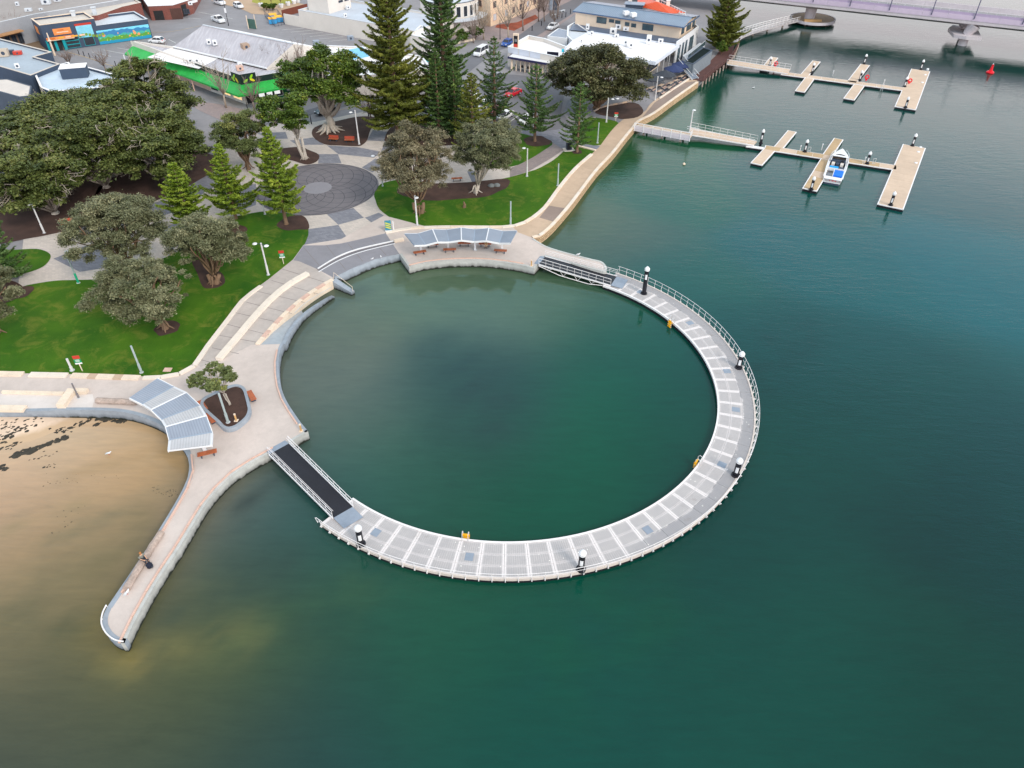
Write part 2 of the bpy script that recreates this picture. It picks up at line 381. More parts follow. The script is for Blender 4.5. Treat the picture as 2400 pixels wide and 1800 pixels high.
# --- water: colour of the water body, given at places of the bay
def lin(c): return np.array(L(*c))
WPTS = [((1900, 1600), (1, 61, 53)), ((2300, 1700), (1, 51, 45)), ((1200, 1650), (1, 61, 54)), ((700, 1620), (2, 49, 58)), ((300, 1600), (4, 53, 62)), ((60, 1640), (57, 64, 57)), ((100, 1760), (46, 58, 54)), ((300, 1720), (37, 57, 53)), ((550, 1720), (26, 56, 53)), ((60, 1500), (8, 62, 49)), ((150, 1420), (86, 75, 52)), ((60, 1280), (149, 128, 102)), ((190, 1380), (142, 122, 80)), ((60, 1400), (133, 116, 88)), ((1100, 1000), (20, 65, 53)), ((200, 1280), (129, 104, 73)), ((60, 1150), (165, 130, 105)), ((230, 1100), (165, 132, 99)), ((100, 1050), (204, 172, 140)), ((380, 1040), (169, 140, 90)), ((330, 1180), (173, 141, 102)), ((250, 1000), (193, 165, 136)), ((300, 1540), (111, 98, 47)), ((420, 1530), (105, 96, 39)), ((520, 1500), (63, 74, 41)), ((620, 1440), (20, 63, 42)), ((480, 1420), (4, 53, 53)), ((560, 1260), (52, 75, 74)), ((480, 1260), (61, 80, 82)), ((600, 1150), (45, 67, 73)), ((720, 1220), (26, 78, 73)), ((850, 1450), (15, 70, 56)), ((700, 1340), (2, 51, 54)), ((960, 1480), (18, 71, 50)), ((1000, 900), (37, 72, 66)), ((1110, 870), (23, 54, 53)), ((1140, 960), (25, 59, 62)), ((800, 760), (79, 93, 74)), ((720, 760), (85, 90, 80)), ((1000, 660), (83, 101, 82)), ((1120, 640), (65, 83, 59)), ((1300, 700), (57, 82, 62)), ((1150, 740), (74, 95, 84)), ((1430, 800), (2, 66, 53)), ((1560, 1000), (1, 56, 49)), ((1320, 1150), (1, 67, 52)), ((1380, 980), (1, 77, 56)), ((900, 1110), (42, 80, 71)), ((700, 850), (86, 89, 78)), ((740, 950), (75, 87, 80)), ((800, 900), (90, 97, 91)), ((820, 1000), (55, 83, 74)), ((1000, 1150), (2, 64, 49)), ((1600, 660), (16, 69, 60)), ((1420, 560), (54, 72, 62)), ((1350, 520), (74, 85, 58)), ((1800, 800), (1, 56, 53)), ((2000, 1000), (1, 53, 48)), ((2300, 1200), (1, 46, 44)), ((1700, 1250), (1, 54, 50)), ((1900, 600), (2, 68, 69)), ((2300, 600), (4, 71, 75)), ((1560, 450), (20, 72, 54)), ((1450, 400), (30, 72, 44)), ((1530, 300), (24, 74, 50)), ((1640, 240), (18, 66, 48)), ((1800, 250), (8, 60, 56)), ((2100, 250), (8, 60, 56)), ((2300, 120), (10, 46, 40)), ((1900, 60), (10, 46, 40)), ((2350, 350), (8, 60, 58)), ((2300, 480), (8, 60, 60)), ((1900, 450), (8, 62, 56))]
WFEAT = [([(290, 1545), (360, 1515), (470, 1500), (560, 1495)], 2.2, (112, 106, 64), 0.6), ([(250, 1440), (235, 1480), (255, 1520), (310, 1545)], 1.8, (124, 108, 62), 0.5), ([(600, 1490), (700, 1450), (800, 1400), (880, 1340)], 3.6, (50, 80, 54), 0.3), ([(420, 1440), (520, 1380), (640, 1330)], 3.0, (38, 58, 54), 0.45),
 ([(120, 1260), (210, 1230), (290, 1190)], 1.2, (104, 98, 74), 0.55), ([(20, 1240), (120, 1205), (200, 1180)], 1.0, (138, 120, 88), 0.5), ([(230, 1330), (300, 1270), (340, 1210)], 1.5, (104, 94, 66), 0.5), ([(180, 1110), (290, 1080), (360, 1060)], 1.1, (150, 124, 88), 0.45), ([(60, 1360), (140, 1340), (220, 1300)], 1.6, (98, 92, 66), 0.4), ([(30, 1440), (140, 1460), (230, 1500)], 2.0, (70, 74, 52), 0.4),
 ([(640, 790), (665, 760), (700, 728), (750, 700)], 1.5, (58, 66, 60), 0.5), ([(668, 830), (700, 790), (740, 740), (800, 700), (880, 668), (950, 650)], 1.3, (62, 74, 66), 0.45), ([(1040, 820), (1120, 880), (1150, 980)], 4.5, (28, 52, 54), 0.4), ([(1020, 720), (1160, 690), (1300, 700)], 4.0, (70, 92, 76), 0.35),
 ([(1290, 560), (1360, 490), (1440, 400), (1510, 320), (1600, 250)], 2.4, (52, 74, 44), 0.5), ([(560, 1190), (600, 1160), (640, 1130)], 0.9, (40, 52, 50), 0.5), ([(1750, 900), (1800, 840), (1870, 780)], 4.0, (4, 40, 36), 0.4), ([(1300, 1560), (1380, 1480), (1500, 1420)], 5.0, (6, 72, 50), 0.35)]
def water_col(X, Y):
    P = np.array([tuple(W(p[0], p[1], 0.0))[:2] for p, c in WPTS]); C_ = np.array([lin(c) for p, c in WPTS])
    D = np.sqrt((X[:, None] - P[None, :, 0]) ** 2 + (Y[:, None] - P[None, :, 1]) ** 2) 
    w = np.exp(-(D / 8.0) ** 2) + 1e-4 * np.exp(-(D / 30.0) ** 2) + 1e-7 / (D + 1.0); w /= w.sum(1, keepdims=True)
    out = w @ C_
    wob = lambda f, a: np.sin(X * f + 1.7 * np.sin(Y * f * 0.7 + a)) * np.sin(Y * f * 1.3 + 2.1 * np.sin(X * f * 0.6 + a))
    for path, wid, col, k in WFEAT:              # sandbars, weed drifts and deeper hollows of the bed
        P2 = [W(q[0], q[1], 0.0) for q in path]; dmin = np.full(len(X), 1e9)
        for a, b_ in zip(P2[:-1], P2[1:]):
            ab = np.array([b_.x - a.x, b_.y - a.y]); tt = np.clip(((X - a.x) * ab[0] + (Y - a.y) * ab[1]) / max(ab @ ab, 1e-9), 0, 1); dmin = np.minimum(dmin, np.hypot(X - a.x - ab[0] * tt, Y - a.y - ab[1] * tt))
        g = k * np.exp(-(dmin / wid) ** 2) * np.clip(0.75 + 0.55 * wob(0.5, wid) + 0.3 * wob(1.3, k), 0, 1.4); g = np.clip(g, 0, 1)[:, None]
        out = out * (1 - g) + lin(col) * g
    return out
def axis(a, b, fine0, fine1, st, big):
    return np.concatenate([np.arange(a, fine0, big), np.arange(fine0, fine1, st), np.arange(fine1, b + 1, big)])
gx = axis(-900, 1300, -75, 130, 0.9, 60); gy = axis(-80, 1500, 12, 150, 0.9, 55)
GX, GY = np.meshgrid(gx, gy); nx, ny = len(gx), len(gy)
wm = bpy.data.meshes.new('water')
idx = np.arange(nx * ny).reshape(ny, nx)
fc = np.stack([idx[:-1, :-1], idx[:-1, 1:], idx[1:, 1:], idx[1:, :-1]], -1).reshape(-1, 4)
wm.from_pydata(np.stack([GX.ravel(), GY.ravel(), np.zeros(nx * ny)], 1).tolist(), [], fc.tolist())
wc = np.ones((nx * ny, 4), np.float32)
for k in range(0, nx * ny, 20000): wc[k:k + 20000, :3] = water_col(GX.ravel()[k:k + 20000], GY.ravel()[k:k + 20000])
wm.attributes.new('body', 'FLOAT_COLOR', 'POINT').data.foreach_set('color', wc.ravel())
m, t, b = nodes('bay_water')
at = N(t, 'ShaderNodeAttribute', attribute_name='body')
big = RAMP(t, NOISE(t, 0.055, 5, 0.6, dist=0.8), 0.36, 0.68)
c = MIXN(t, big, MIXN(t, 1.0, at.outputs['Color'], (0.91, 0.95, 0.96), 'MULTIPLY'), MIXN(t, 1.0, at.outputs['Color'], (1.08, 1.05, 1.02), 'MULTIPLY'))
weed = RAMP(t, NOISE(t, 0.10, 6, 0.62, vec=POS(t, 1, 2.0, 1, R(28)), dist=0.6), 0.60, 0.72)
c = MIXN(t, MATH(t, 'MULTIPLY', weed, 0.22), c, MIXN(t, 1.0, c, (0.55, 0.66, 0.72), 'MULTIPLY'))
stk = NOISE(t, 0.8, 5, 0.65, vec=POS(t, 0.35, 1.6, 1, R(26)), dist=0.4); c = MIXN(t, 1.0, c, MIXN(t, RAMP(t, stk, 0.3, 0.7), (0.91, 0.92, 0.93), (1.08, 1.07, 1.06)), 'MULTIPLY')      # light and dark streaks painted into the water colour to stand for ripples
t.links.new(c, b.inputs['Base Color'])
b.inputs['Roughness'].default_value = 0.02; b.inputs['IOR'].default_value = 1.333; b.inputs['Specular IOR Level'].default_value = 0.43
w1 = NOISE(t, 0.55, 4, 0.6, vec=POS(t, 0.6, 2.0, 1, R(24)), dist=0.5); w2 = NOISE(t, 2.4, 4, 0.6, vec=POS(t, 0.7, 1.8, 1, R(12)), dist=0.3); w3 = RAMP(t, NOISE(t, 0.035, 4, 0.6), 0.38, 0.66)
px = N(t, 'ShaderNodeSeparateXYZ'); t.links.new(t.nodes['geo'].outputs['Position'], px.inputs[0])
rr = MATH(t, 'SQRT', MATH(t, 'ADD', MATH(t, 'POWER', MATH(t, 'ADD', px.outputs[0], 0.47), 2.0), MATH(t, 'POWER', MATH(t, 'SUBTRACT', px.outputs[1], 66.6), 2.0)))
calm = MATH(t, 'ADD', MATH(t, 'MULTIPLY', RAMP(t, rr, 22, 34), 0.62), 0.38)                # the ring shelters the pool from the breeze
hh = MATH(t, 'ADD', MATH(t, 'MULTIPLY', w1, 1.0), MATH(t, 'MULTIPLY', w2, 0.42)); hh = MATH(t, 'MULTIPLY', MATH(t, 'MULTIPLY', hh, MATH(t, 'ADD', MATH(t, 'MULTIPLY', w3, 0.75), 0.35)), calm)
BUMP(t, b, hh, 0.38, 0.12)
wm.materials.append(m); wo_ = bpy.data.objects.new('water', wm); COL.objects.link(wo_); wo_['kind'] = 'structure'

# --- ground and quay walls
m_asph = M_concrete('asphalt', L(144, 141, 144), 0.22, grain=14, rough=0.9)
m_road = M_concrete('dark_asphalt', L(116, 115, 120), 0.2, grain=14, rough=0.9)
m_conc = M_concrete('promenade_concrete', L(204, 190, 182), 0.22)
m_concw = M_concrete('west_promenade_concrete', L(190, 179, 172), 0.32)
m_tan = M_concrete('tan_concrete', L(198, 172, 148), 0.25)
m_tanwet = M_concrete('grey_brown_concrete', L(150, 132, 122), 0.2)
def M_quay(name, col):
    m = M_concrete(name, col, 0.5); t = m.node_tree; b = t.nodes['Principled BSDF']; c = b.inputs['Base Color'].links[0].from_socket
    sp_ = t.nodes.new('ShaderNodeSeparateXYZ'); t.links.new(t.nodes['geo'].outputs['Position'], sp_.inputs[0]); n = NOISE(t, 1.6, 4, vec=POS(t, 1, 1, 0.25)); z = MATH(t, 'ADD', sp_.outputs[2], MATH(t, 'MULTIPLY', MATH(t, 'SUBTRACT', n, 0.5), 0.7))
    c = MIXN(t, RAMP(t, z, 0.75, 0.35), c, mul(col, 0.5)); c = MIXN(t, RAMP(t, z, 0.32, 0.16), c, (0.018, 0.022, 0.016)); t.links.new(c, b.inputs['Base Color']); return m      # tide line: weed and slime below, stains above
m_quay = M_quay('blue_grey_quay_concrete', L(156, 164, 174)); m_quayl = M_quay('pale_quay_concrete', L(192, 192, 188))
m_darkpave = M_concrete('dark_grey_pavers', L(142, 140, 146), 0.2, grain=3.5)
m_ltpave = M_brick('pale_pavers', L(206, 194, 184), L(190, 180, 172), L(168, 158, 152), 0.6, 0.3, R(20), msize=0.012, bump=0.15)
m_dkpave = M_brick('slate_pavers', L(138, 138, 146), L(116, 118, 128), L(108, 108, 116), 0.6, 0.3, R(20), msize=0.012, bump=0.15)
m_mauve = M_brick('mauve_street_pavers', L(160, 142, 138), L(146, 132, 132), L(130, 118, 118), 0.8, 0.4, R(38), msize=0.02, bump=0.15)
m_brickpath = M_brick('brown_grey_path_pavers', L(152, 138, 134), L(132, 122, 122), L(118, 108, 106), 0.5, 0.25, R(-30), msize=0.012, bump=0.15)
m_darkcirc = M_concrete('charcoal_plaza', L(118, 114, 118), 0.2, grain=5)
m_sand = M_concrete('beach_sand', L(222, 196, 172), 0.25, grain=5)
t = m_sand.node_tree; b = t.nodes['Principled BSDF']; c = b.inputs['Base Color'].links[0].from_socket; sp_ = t.nodes.new('ShaderNodeSeparateXYZ'); t.links.new(t.nodes['geo'].outputs['Position'], sp_.inputs[0])
c = MIXN(t, RAMP(t, MATH(t, 'ADD', sp_.outputs[2], MATH(t, 'MULTIPLY', NOISE(t, 0.7, 5), 0.12)), 0.24, 0.16), c, L(188, 160, 130)); t.links.new(c, b.inputs['Base Color'])       # wet sand near the water
m, t, b = nodes('lawn_grass')
a = RAMP(t, NOISE(t, 0.13, 6, 0.6), 0.35, 0.66); d2 = RAMP(t, NOISE(t, 0.36, 8, 0.72, dist=0.8), 0.50, 0.68); fn = NOISE(t, 16, 4)
mow = NOISE(t, 1.0, 3, vec=POS(t, 0.9, 0.12, 1, R(-35)))
c = MIXN(t, a, (0.026, 0.100, 0.005), (0.080, 0.180, 0.009)); c = MIXN(t, MATH(t, 'MULTIPLY', d2, 0.7), c, (0.22, 0.225, 0.035))
c = MIXN(t, MATH(t, 'MULTIPLY', RAMP(t, mow, 0.35, 0.65), 0.22), c, (0.03, 0.10, 0.006)); c = MIXN(t, MATH(t, 'MULTIPLY', RAMP(t, fn, 0.35, 0.65), 0.42), c, mul((0.02, 0.07, 0.005), 0.9))
t.links.new(c, b.inputs['Base Color']); b.inputs['Roughness'].default_value = 0.9; b.inputs['Specular IOR Level'].default_value = 0.15
BUMP(t, b, fn, 0.6, 0.05); m_lawn = m

struct('ground', MB().prism(offs(LAND, 0.2, True), -4, LZ - 0.06), m_asph)
def sheet(name, pts, m, k, sm=0, closed=True, world=False):
    P = pts if world else WP(pts)
    if sm: P = spline(P, sm, True)
    return struct(name, MB().sheet(P, LZ - 0.04 + 0.004 * k), m)

# promenade round the pool, with the finger jetty, the shelter plaza and the spit
prom_in = [(1000, 531), (900, 505), (800, 560), (711.5, 574), (687, 608), (630, 654), (579, 691), (540, 739), (500, 791), (458, 848), (423, 873), (380, 880), (336, 882), (163, 877), (0, 874), (-420, 862)]
struct('promenade', MB().sheet(P_BEACH + P_TIP[1:] + P_FIN[1:] + P_WEST[1:] + P_RAMP + P_LIP + P_PLZ[1:] + P_SPIT[1:] + WP([(1200, 528), (1100, 531)] + prom_in), LZ + 0.002), m_conc)
E_IN = [(1232.5, 519), (1259.7, 500), (1281, 480), (1315, 433), (1351, 391.5), (1394.6, 353.6), (1407, 341), (1430, 310), (1450.7, 288), (1475, 272), (1510, 262), (1523, 245), (1552, 222), (1600, 192), (1628, 183)]
struct('east_promenade', MB().sheet(P_EAST[1:] + sp(E_IN[::-1], 3) + WP([(1200, 530), (1215, 545)]), LZ + 0.006), m_tan)
sheet('promenade_patch', [(1264, 510), (1287, 482), (1330, 489), (1298, 520)], m_tanwet, 13)
sheet('promenade_tail', [(1535, 240), (1600, 194), (1632, 190), (1580, 232), (1530, 268), (1506, 274)], m_tanwet, 13)
# concrete joints across the promenade (each a strip set in the paving)
struct('west_promenade', MB().sheet(WP([(630, 655), (579, 692), (540, 740), (500, 792), (458, 849), (470, 860), (512, 848), (590, 808)] + [(603, 808), (633, 773), (659, 745), (689, 717), (719, 693), (748, 673.6), (780, 655.7), (742, 630), (700, 612), (687, 608)]), LZ + 0.0055), m_concw)
m_joint = M('dark_joint', L(128, 120, 118), 0.95, 0.2)  # plain dark colour of the joint strips
jl = [((660, 630), (770, 664)), ((636, 657), (745, 689)), ((600, 682), (715, 709)), ((577, 708), (684, 735)), ((553, 733), (655, 756)), ((533, 760), (630, 785)), ((515, 786), (607, 803)), ((497, 815), (560, 829)), ((471, 843), (540, 862)),
      ((712, 580), (748, 622)), ((765, 575), (810, 632)), ((815, 570), (850, 612)), ((868, 557), (905, 598))]
jm = MB()
for a, b_ in jl:
    jm.bar(W(*a, LZ + 0.012), W(*b_, LZ + 0.012), 0.07, 0.006)
struct('paving_joints', jm, m_joint)
sheet('dark_forecourt', [(711.5, 575), (760, 575), (798, 571), (852.6, 559), (904, 546.6), (931.5, 588.5), (936, 595), (879.7, 607.7), (825.5, 629.4), (782, 651), (744, 631), (700, 612), (687, 610)], m_darkpave, 12)
# plaza paving behind: pale with slate patches
sheet('park_paving', [(40, 690), (55, 560), (160, 535), (215, 480), (340, 440), (480, 380), (560, 330), (640, 290), (740, 285), (850, 262), (1000, 290), (1180, 300), (1300, 330), (1400, 270), (1440, 288), (1408, 345), (1340, 350), (1260, 420), (1080, 440), (960, 540), (904, 548), (800, 572), (710, 576), (560, 640), (300, 665), (160, 665)], m_ltpave, 4)
dk = [[(157, 541), (209, 528), (215, 495), (240, 497), (271, 500), (339, 481), (385, 468), (405, 498), (350, 515), (260, 535), (205, 566)], [(125, 606), (200, 576), (300, 560), (292, 620), (187, 637)],
      [(722, 537), (793, 527), (817, 561.5), (797, 572), (711, 575)], [(766, 502), (828, 487), (852.6, 510), (793, 526.5)], [(855, 510), (888, 498), (923, 518), (958, 534), (904, 545)],
      [(747, 361), (792, 361), (800.6, 382.5), (745.6, 382.5)], [(766, 340.5), (839.7, 345), (892, 355), (877, 369.5), (793, 361)], [(848, 392.6), (880, 371), (903, 382.5), (873, 404)],
      [(874, 304), (907.7, 308.7), (902, 331), (860, 329)], [(902, 332), (928, 337.6), (913.5, 358), (893, 355)], [(679, 329), (732.6, 322), (760, 339), (721, 339), (702, 343)], [(600, 312), (669, 309), (675, 325), (640, 325)],
      [(398, 470), (470, 415), (520, 395), (540, 420), (480, 450), (430, 490)], [(500, 470), (560, 440), (600, 430), (600, 480), (540, 500)], [(1095, 402), (1120, 400), (1130, 424), (1106, 426)], [(360, 540), (420, 520), (450, 560), (400, 585)]]
for i, q in enumerate(dk): sheet('slate_paving', q, m_dkpave, 6)
sheet('path', [(1195, 415), (1240, 401), (1290, 372), (1322, 350), (1340, 340), (1300, 330), (1262, 352), (1239, 374), (1195, 395)], m_brickpath, 8)
sheet('path_square', [(1180, 301), (1252, 320), (1295, 334), (1320, 350), (1342, 340), (1396, 354), (1408, 342), (1358, 333), (1340, 318), (1358, 300), (1330, 300), (1260, 310), (1150, 285), (1120, 290)], m_dkpave, 9)
sheet('cafe_path', [(1330, 235), (1322, 262), (1345, 280), (1378, 268), (1440, 290), (1458, 284), (1395, 262), (1360, 232)], m_dkpave, 9)
cc = [W(889, 434), W(771, 382.5), W(738, 504.6), W(850, 396), W(828, 485.6)]
A_ = np.array([[2 * p.x, 2 * p.y, 1] for p in cc]); b__ = np.array([p.x ** 2 + p.y ** 2 for p in cc]); sol = np.linalg.lstsq(A_, b__, rcond=None)[0]
PC = Vector((sol[0], sol[1], LZ)); PR = math.sqrt(sol[2] + sol[0] ** 2 + sol[1] ** 2)
circ = lambda c, r, n=72: [Vector((c.x + r * math.cos(2 * math.pi * i / n), c.y + r * math.sin(2 * math.pi * i / n), c.z)) for i in range(n)]
plz = struct('round_plaza', MB().sheet(circ(PC, PR), LZ - 0.04 + 0.004 * 8), m_darkcirc)
m_inlay = M('dark_inlay', L(74, 72, 80), 0.8, 0.2)
r0 = PR * 0.23
MB().sheet(circ(PC, r0), LZ - 0.002).build('plaza_disc', m_darkpave, plz)
for s_ in (1, -1):
    for k in range(15):
        a0 = 2 * math.pi * k / 15; pth = []
        for i in range(13):
            u_ = i / 12; rr = r0 + (PR - r0) * math.sin(u_ * math.pi / 2) * 0.985; an = a0 + s_ * 1.75 * u_
            pth.append(Vector((PC.x + rr * math.cos(an), PC.y + rr * math.sin(an), LZ)))
        MB().ribbon(pth, 0.09, 0.002 if s_ > 0 else 0.005).build('inlay_arc', m_inlay, plz)

# lawns and mulch beds
def lawn(name, pts, k=10): return sheet(name, pts, m_lawn, k, 3)
lawn('lawn_west', [(723, 537), (711, 578), (687, 608), (630, 655), (579.3, 691), (559.5, 712), (539.6, 739), (499.8, 791), (460, 840), (452, 856), (423, 873), (379.7, 880), (336, 882), (162.7, 876.5), (0, 874), (-300, 866), (-300, 690), (-60, 690), (32, 678), (65, 668), (130, 657.6), (184, 656), (244, 652), (320, 632), (374, 609), (415, 590), (450, 565), (500, 530), (545, 510), (576, 502), (622, 495), (660, 499), (690, 503)])
lawn('lawn_east', [(877, 456), (880, 469), (890, 491), (923, 515), (961, 532), (1043, 530), (1151, 530.5), (1200, 528), (1232, 518), (1260, 499), (1281, 479), (1315, 432), (1351, 390), (1393, 353.6), (1340, 341), (1324, 352), (1297, 375), (1261, 395), (1233, 404), (1195, 415), (1150, 423), (1080, 429), (1015, 430), (950, 420), (900, 428), (884, 440)])
lawn('lawn_north', [(1179, 303), (1252, 320), (1295, 334), (1275, 352), (1239, 374), (1200, 390), (1130, 390), (1090, 345), (1100, 315), (1150, 300)])
lawn('lawn_wedge', [(1392, 276), (1420, 279), (1450, 288), (1430, 309), (1407, 340), (1360, 334), (1340, 322), (1352, 300), (1372, 280)])
lawn('lawn_oval', [(40, 585), (85, 583), (110, 590), (119, 600), (112, 615), (95, 628), (60, 640), (10, 650), (-40, 648), (-60, 600), (0, 588)])
def mulch(name, pts, k=14, m=m_mulch, sm=3): return sheet(name, pts, m, k, sm)
mulch('mulch_bed_west', [(-60, 570), (60, 560), (160, 540), (209, 527.5), (216, 508), (200, 480), (240, 440), (200, 400), (60, 420), (-80, 470)])
mulch('mulch_bed_fig', [(226, 490), (252, 498), (271, 501), (339, 481), (400, 455), (470, 420), (520, 380), (440, 350), (300, 400), (230, 440)])
mulch('mulch_bed_plaza', [(738, 298), (782, 285.5), (834, 274), (866, 273), (888, 278), (884.5, 288), (868.6, 304), (861, 327.5), (850, 339), (838, 342.6), (800, 341), (760, 338), (732.6, 319)])
mulch('mulch_bed_pines', [(926, 290), (908, 308.6), (902, 325), (903, 331), (930, 338), (985, 345), (1090, 335), (1130, 312), (1120, 296), (1000, 278), (960, 274)])
mulch('mulch_bed_small', [(640, 352), (702, 344), (721, 350.6), (747, 362), (745, 376), (730, 384), (714, 385), (688, 377), (650, 366)])
mulch('mulch_bed_round', [(648, 528), (666, 512), (690, 505), (712, 507), (723, 522), (723, 537), (700, 538), (670, 540)])
mulch('mulch_bed_olive', [(930, 452), (960, 430), (1015, 430), (1100, 427), (1188, 419), (1190, 438), (1170, 448), (1140, 461), (1080, 466), (1000, 470)])
mulch('mulch_bed_cafe', [(1395, 265), (1420, 250), (1485, 240), (1508, 259), (1495, 274), (1463, 279), (1440, 275)])
mulch('mulch_bed_trunk', [(475, 672), (462, 640), (450, 612), (480, 610), (500, 630), (520, 640), (528, 660), (515, 672), (495, 676)])
for nme, c_, r_ in (('mulch_ring', (391, 768), 1.6), ('mulch_ring', (1258, 331), 2.6), ('mulch_ring', (1352, 356), 1.0), ('mulch_ring', (-5, 690), 3.0), ('mulch_ring', (48, 686), 1.6), ('mulch_ring', (545, 540), 2.0)):
    p = W(*c_); pts = [Vector((p.x + r_ * (0.85 + 0.3 * random.random()) * math.cos(a), p.y + r_ * (0.85 + 0.3 * random.random()) * math.sin(a), LZ)) for a in np.linspace(0, 6.283, 12)[:-1]]
    RK = globals().get('RK', 15) + 1; struct(nme, MB().sheet(spline(pts, 3, True), LZ - 0.04 + 0.004 * RK), m_mulch)
# town ground
sheet('town_paving', [(1010, 120), (1040, 90), (1150, 95), (1240, 110), (1380, 10), (1420, -20), (1290, -40), (1100, 40), (1040, 60)], m_mauve, 4)
sheet('main_street', [(560, 320), (640, 285), (760, 262), (900, 225), (1000, 195), (1100, 168), (1160, 120), (1240, 96), (1345, 30), (1430, -20), (1400, -30), (1300, 20), (1220, 80), (1130, 120), (1040, 160), (880, 205), (760, 245), (620, 290), (540, 310)], m_road, 5)
sheet('car_park', [(1060, 260), (1150, 170), (1240, 178), (1300, 196), (1322, 225), (1315, 262), (1340, 290), (1285, 315), (1255, 312), (1160, 290), (1080, 283)], m_road, 6)
sheet('shop_apron', [(420, 230), (520, 245), (600, 262), (690, 236), (740, 218), (700, 240), (640, 275), (560, 300), (470, 260)], m_mauve, 5)
sheet('verge', [(560, 18), (590, 32), (620, 34), (672, 34), (700, 28), (715, 10), (640, -5), (520, -30), (470, -30), (500, 5)], M_concrete('sandy_verge', L(186, 158, 132), 0.2), 6)
sheet('round_lawn', [(600, -30), (590, 5), (620, 12), (680, 8), (718, -4), (700, -40)], M('dry_grass', L(150, 146, 60), 0.95, 0.25, 0.4, 4), 8)
sheet('red_bed', [(1160, 64), (1205, 72), (1262, 42), (1255, 34), (1212, 52), (1165, 58)], m_redmulch, 9)
sheet('lane', [(0, 20), (0, 60), (60, 110), (115, 118), (105, 90), (60, 60)], M_concrete('brown_lane', L(128, 108, 88), 0.25), 4)
pk = MB()
for a, b_ in [((333, 103), (385, 110)), ((305, 108), (350, 118)), ((275, 112), (330, 122)), ((243, 117), (297, 127)), ((215, 122), (260, 132)), ((395, 92), (412, 101)), ((403, 41), (470, 44)), ((465, 28), (545, 44)),
              ((660, 70), (714, 66)), ((681, 75.5), (736, 70.5)), ((704, 80.5), (758, 76)), ((726, 86), (780, 80)), ((748, 91.5), (804, 86)), ((770, 97), (820, 92)),
              ((1188, 290), (1214, 272)), ((1236, 305), (1262, 290)), ((1264, 308), (1284, 297)), ((1192, 208), (1213, 200)), ((1150, 283), (1175, 264))]:
    pk.bar(W(*a, LZ - 0.012), W(*b_, LZ - 0.012), 0.14, 0.006)
struct('parking_lines', pk, m_line)
pk = MB(); pts = sp([(795, 258), (850, 245), (930, 225), (1000, 206)], 3); pk.ribbon(pts, 0.15, -0.01); pts = sp([(160, 122), (215, 138), (255, 152), (300, 160)], 3); pk.ribbon(pts, 0.2, -0.012)
pts = sp([(340, 75), (400, 74), (470, 60)], 3); pk.ribbon(pts, 0.15, -0.012); struct('road_edge_lines', pk, m_ochre)

# beach sand that dips under the water
bp = [Vector((p.x, p.y)) for p in WP(SH_BEACH[:6])]
def d_shore(x, y):
    q = Vector((x, y)); best = 1e9
    for a, b_ in zip(bp[:-1], bp[1:]):
        ab = b_ - a; tt = max(0, min(1, (q - a).dot(ab) / max(ab.length_squared, 1e-9))); best = min(best, (q - a - ab * tt).length)
    return best
def sand_z(x, y): return 0.66 - 0.10 * d_shore(x, y) - 0.05 * max(0, x + 58) + 0.03 * math.sin(x * 0.9 + y * 0.4)
sx_ = np.arange(-95, -30, 1.0); sy_ = np.arange(38, 66, 1.0); smb = MB()
for y_ in sy_:
    for x_ in sx_: smb.v.append((x_, y_, max(-0.8, sand_z(x_, y_))))
n_ = len(sx_)
for j in range(len(sy_) - 1):
    for i in range(n_ - 1): smb.f.append((j * n_ + i, j * n_ + i + 1, (j + 1) * n_ + i + 1, (j + 1) * n_ + i))
struct('beach', smb, m_sand, smooth=True)
wmb = MB()
def weed_blob(px, py, r_):
    p = W(px, py, 0.3); z = max(sand_z(p.x, p.y), 0.0) + 0.02; n = 9; o = len(wmb.v)
    an0 = random.random() * 6; el = 0.45 + random.random() * 0.5
    wmb.v.append((p.x, p.y, z + 0.10 * min(1, r_ * 2)))
    for i in range(n):
        a = 2 * math.pi * i / n; rr = r_ * (0.5 + 0.8 * random.random()); xx, yy = rr * math.cos(a), rr * el * math.sin(a)
        ca, sa = math.cos(R(25) + an0 * 0.1), math.sin(R(25) + an0 * 0.1); wmb.v.append((p.x + xx * ca - yy * sa, p.y + xx * sa + yy * ca, z - 0.015))
    for i in range(n): wmb.f.append((o, o + 1 + i, o + 1 + (i + 1) % n))
for (a, b_, n, sp_, r_) in [((28, 1062), (82, 1046), 26, 5, 0.42), ((80, 1048), (155, 1018), 46, 4, 0.30), ((130, 1010), (225, 975), 40, 6, 0.2), ((225, 976), (290, 984), 24, 3, 0.34), ((0, 1000), (110, 985), 46, 14, 0.18), ((85, 975), (115, 970), 16, 3, 0.28), ((5, 975), (30, 970), 16, 4, 0.34),
                            ((0, 1030), (50, 1000), 34, 8, 0.22), ((0, 1090), (8, 1098), 8, 4, 0.25), ((60, 1075), (130, 1055), 12, 12, 0.12), ((100, 1090), (125, 1085), 7, 3, 0.14), ((218, 992), (226, 990), 3, 2, 0.36), ((365, 1140), (410, 1155), 40, 9, 0.06), ((110, 1125), (260, 1110), 26, 14, 0.05), ((190, 1170), (120, 1250), 14, 16, 0.07), ((0, 1050), (40, 1030), 16, 6, 0.2)]:
    for k in range(n):
        u_ = random.random(); weed_blob(a[0] + (b_[0] - a[0]) * u_ + random.gauss(0, sp_), a[1] + (b_[1] - a[1]) * u_ + random.gauss(0, sp_ * 0.45), r_ * (0.4 + random.random()))
wmb.build('seaweed', M('dark_seaweed', L(58, 54, 46), 0.8, 0.4, 2, 9), kind='stuff')

# quay walls
def quay(name, pts, m, w=0.5, top=0.03, label=None):
    return struct(name, MB().strip(pts, w, -3.0, LZ + top, side=1 if True else 0), m)
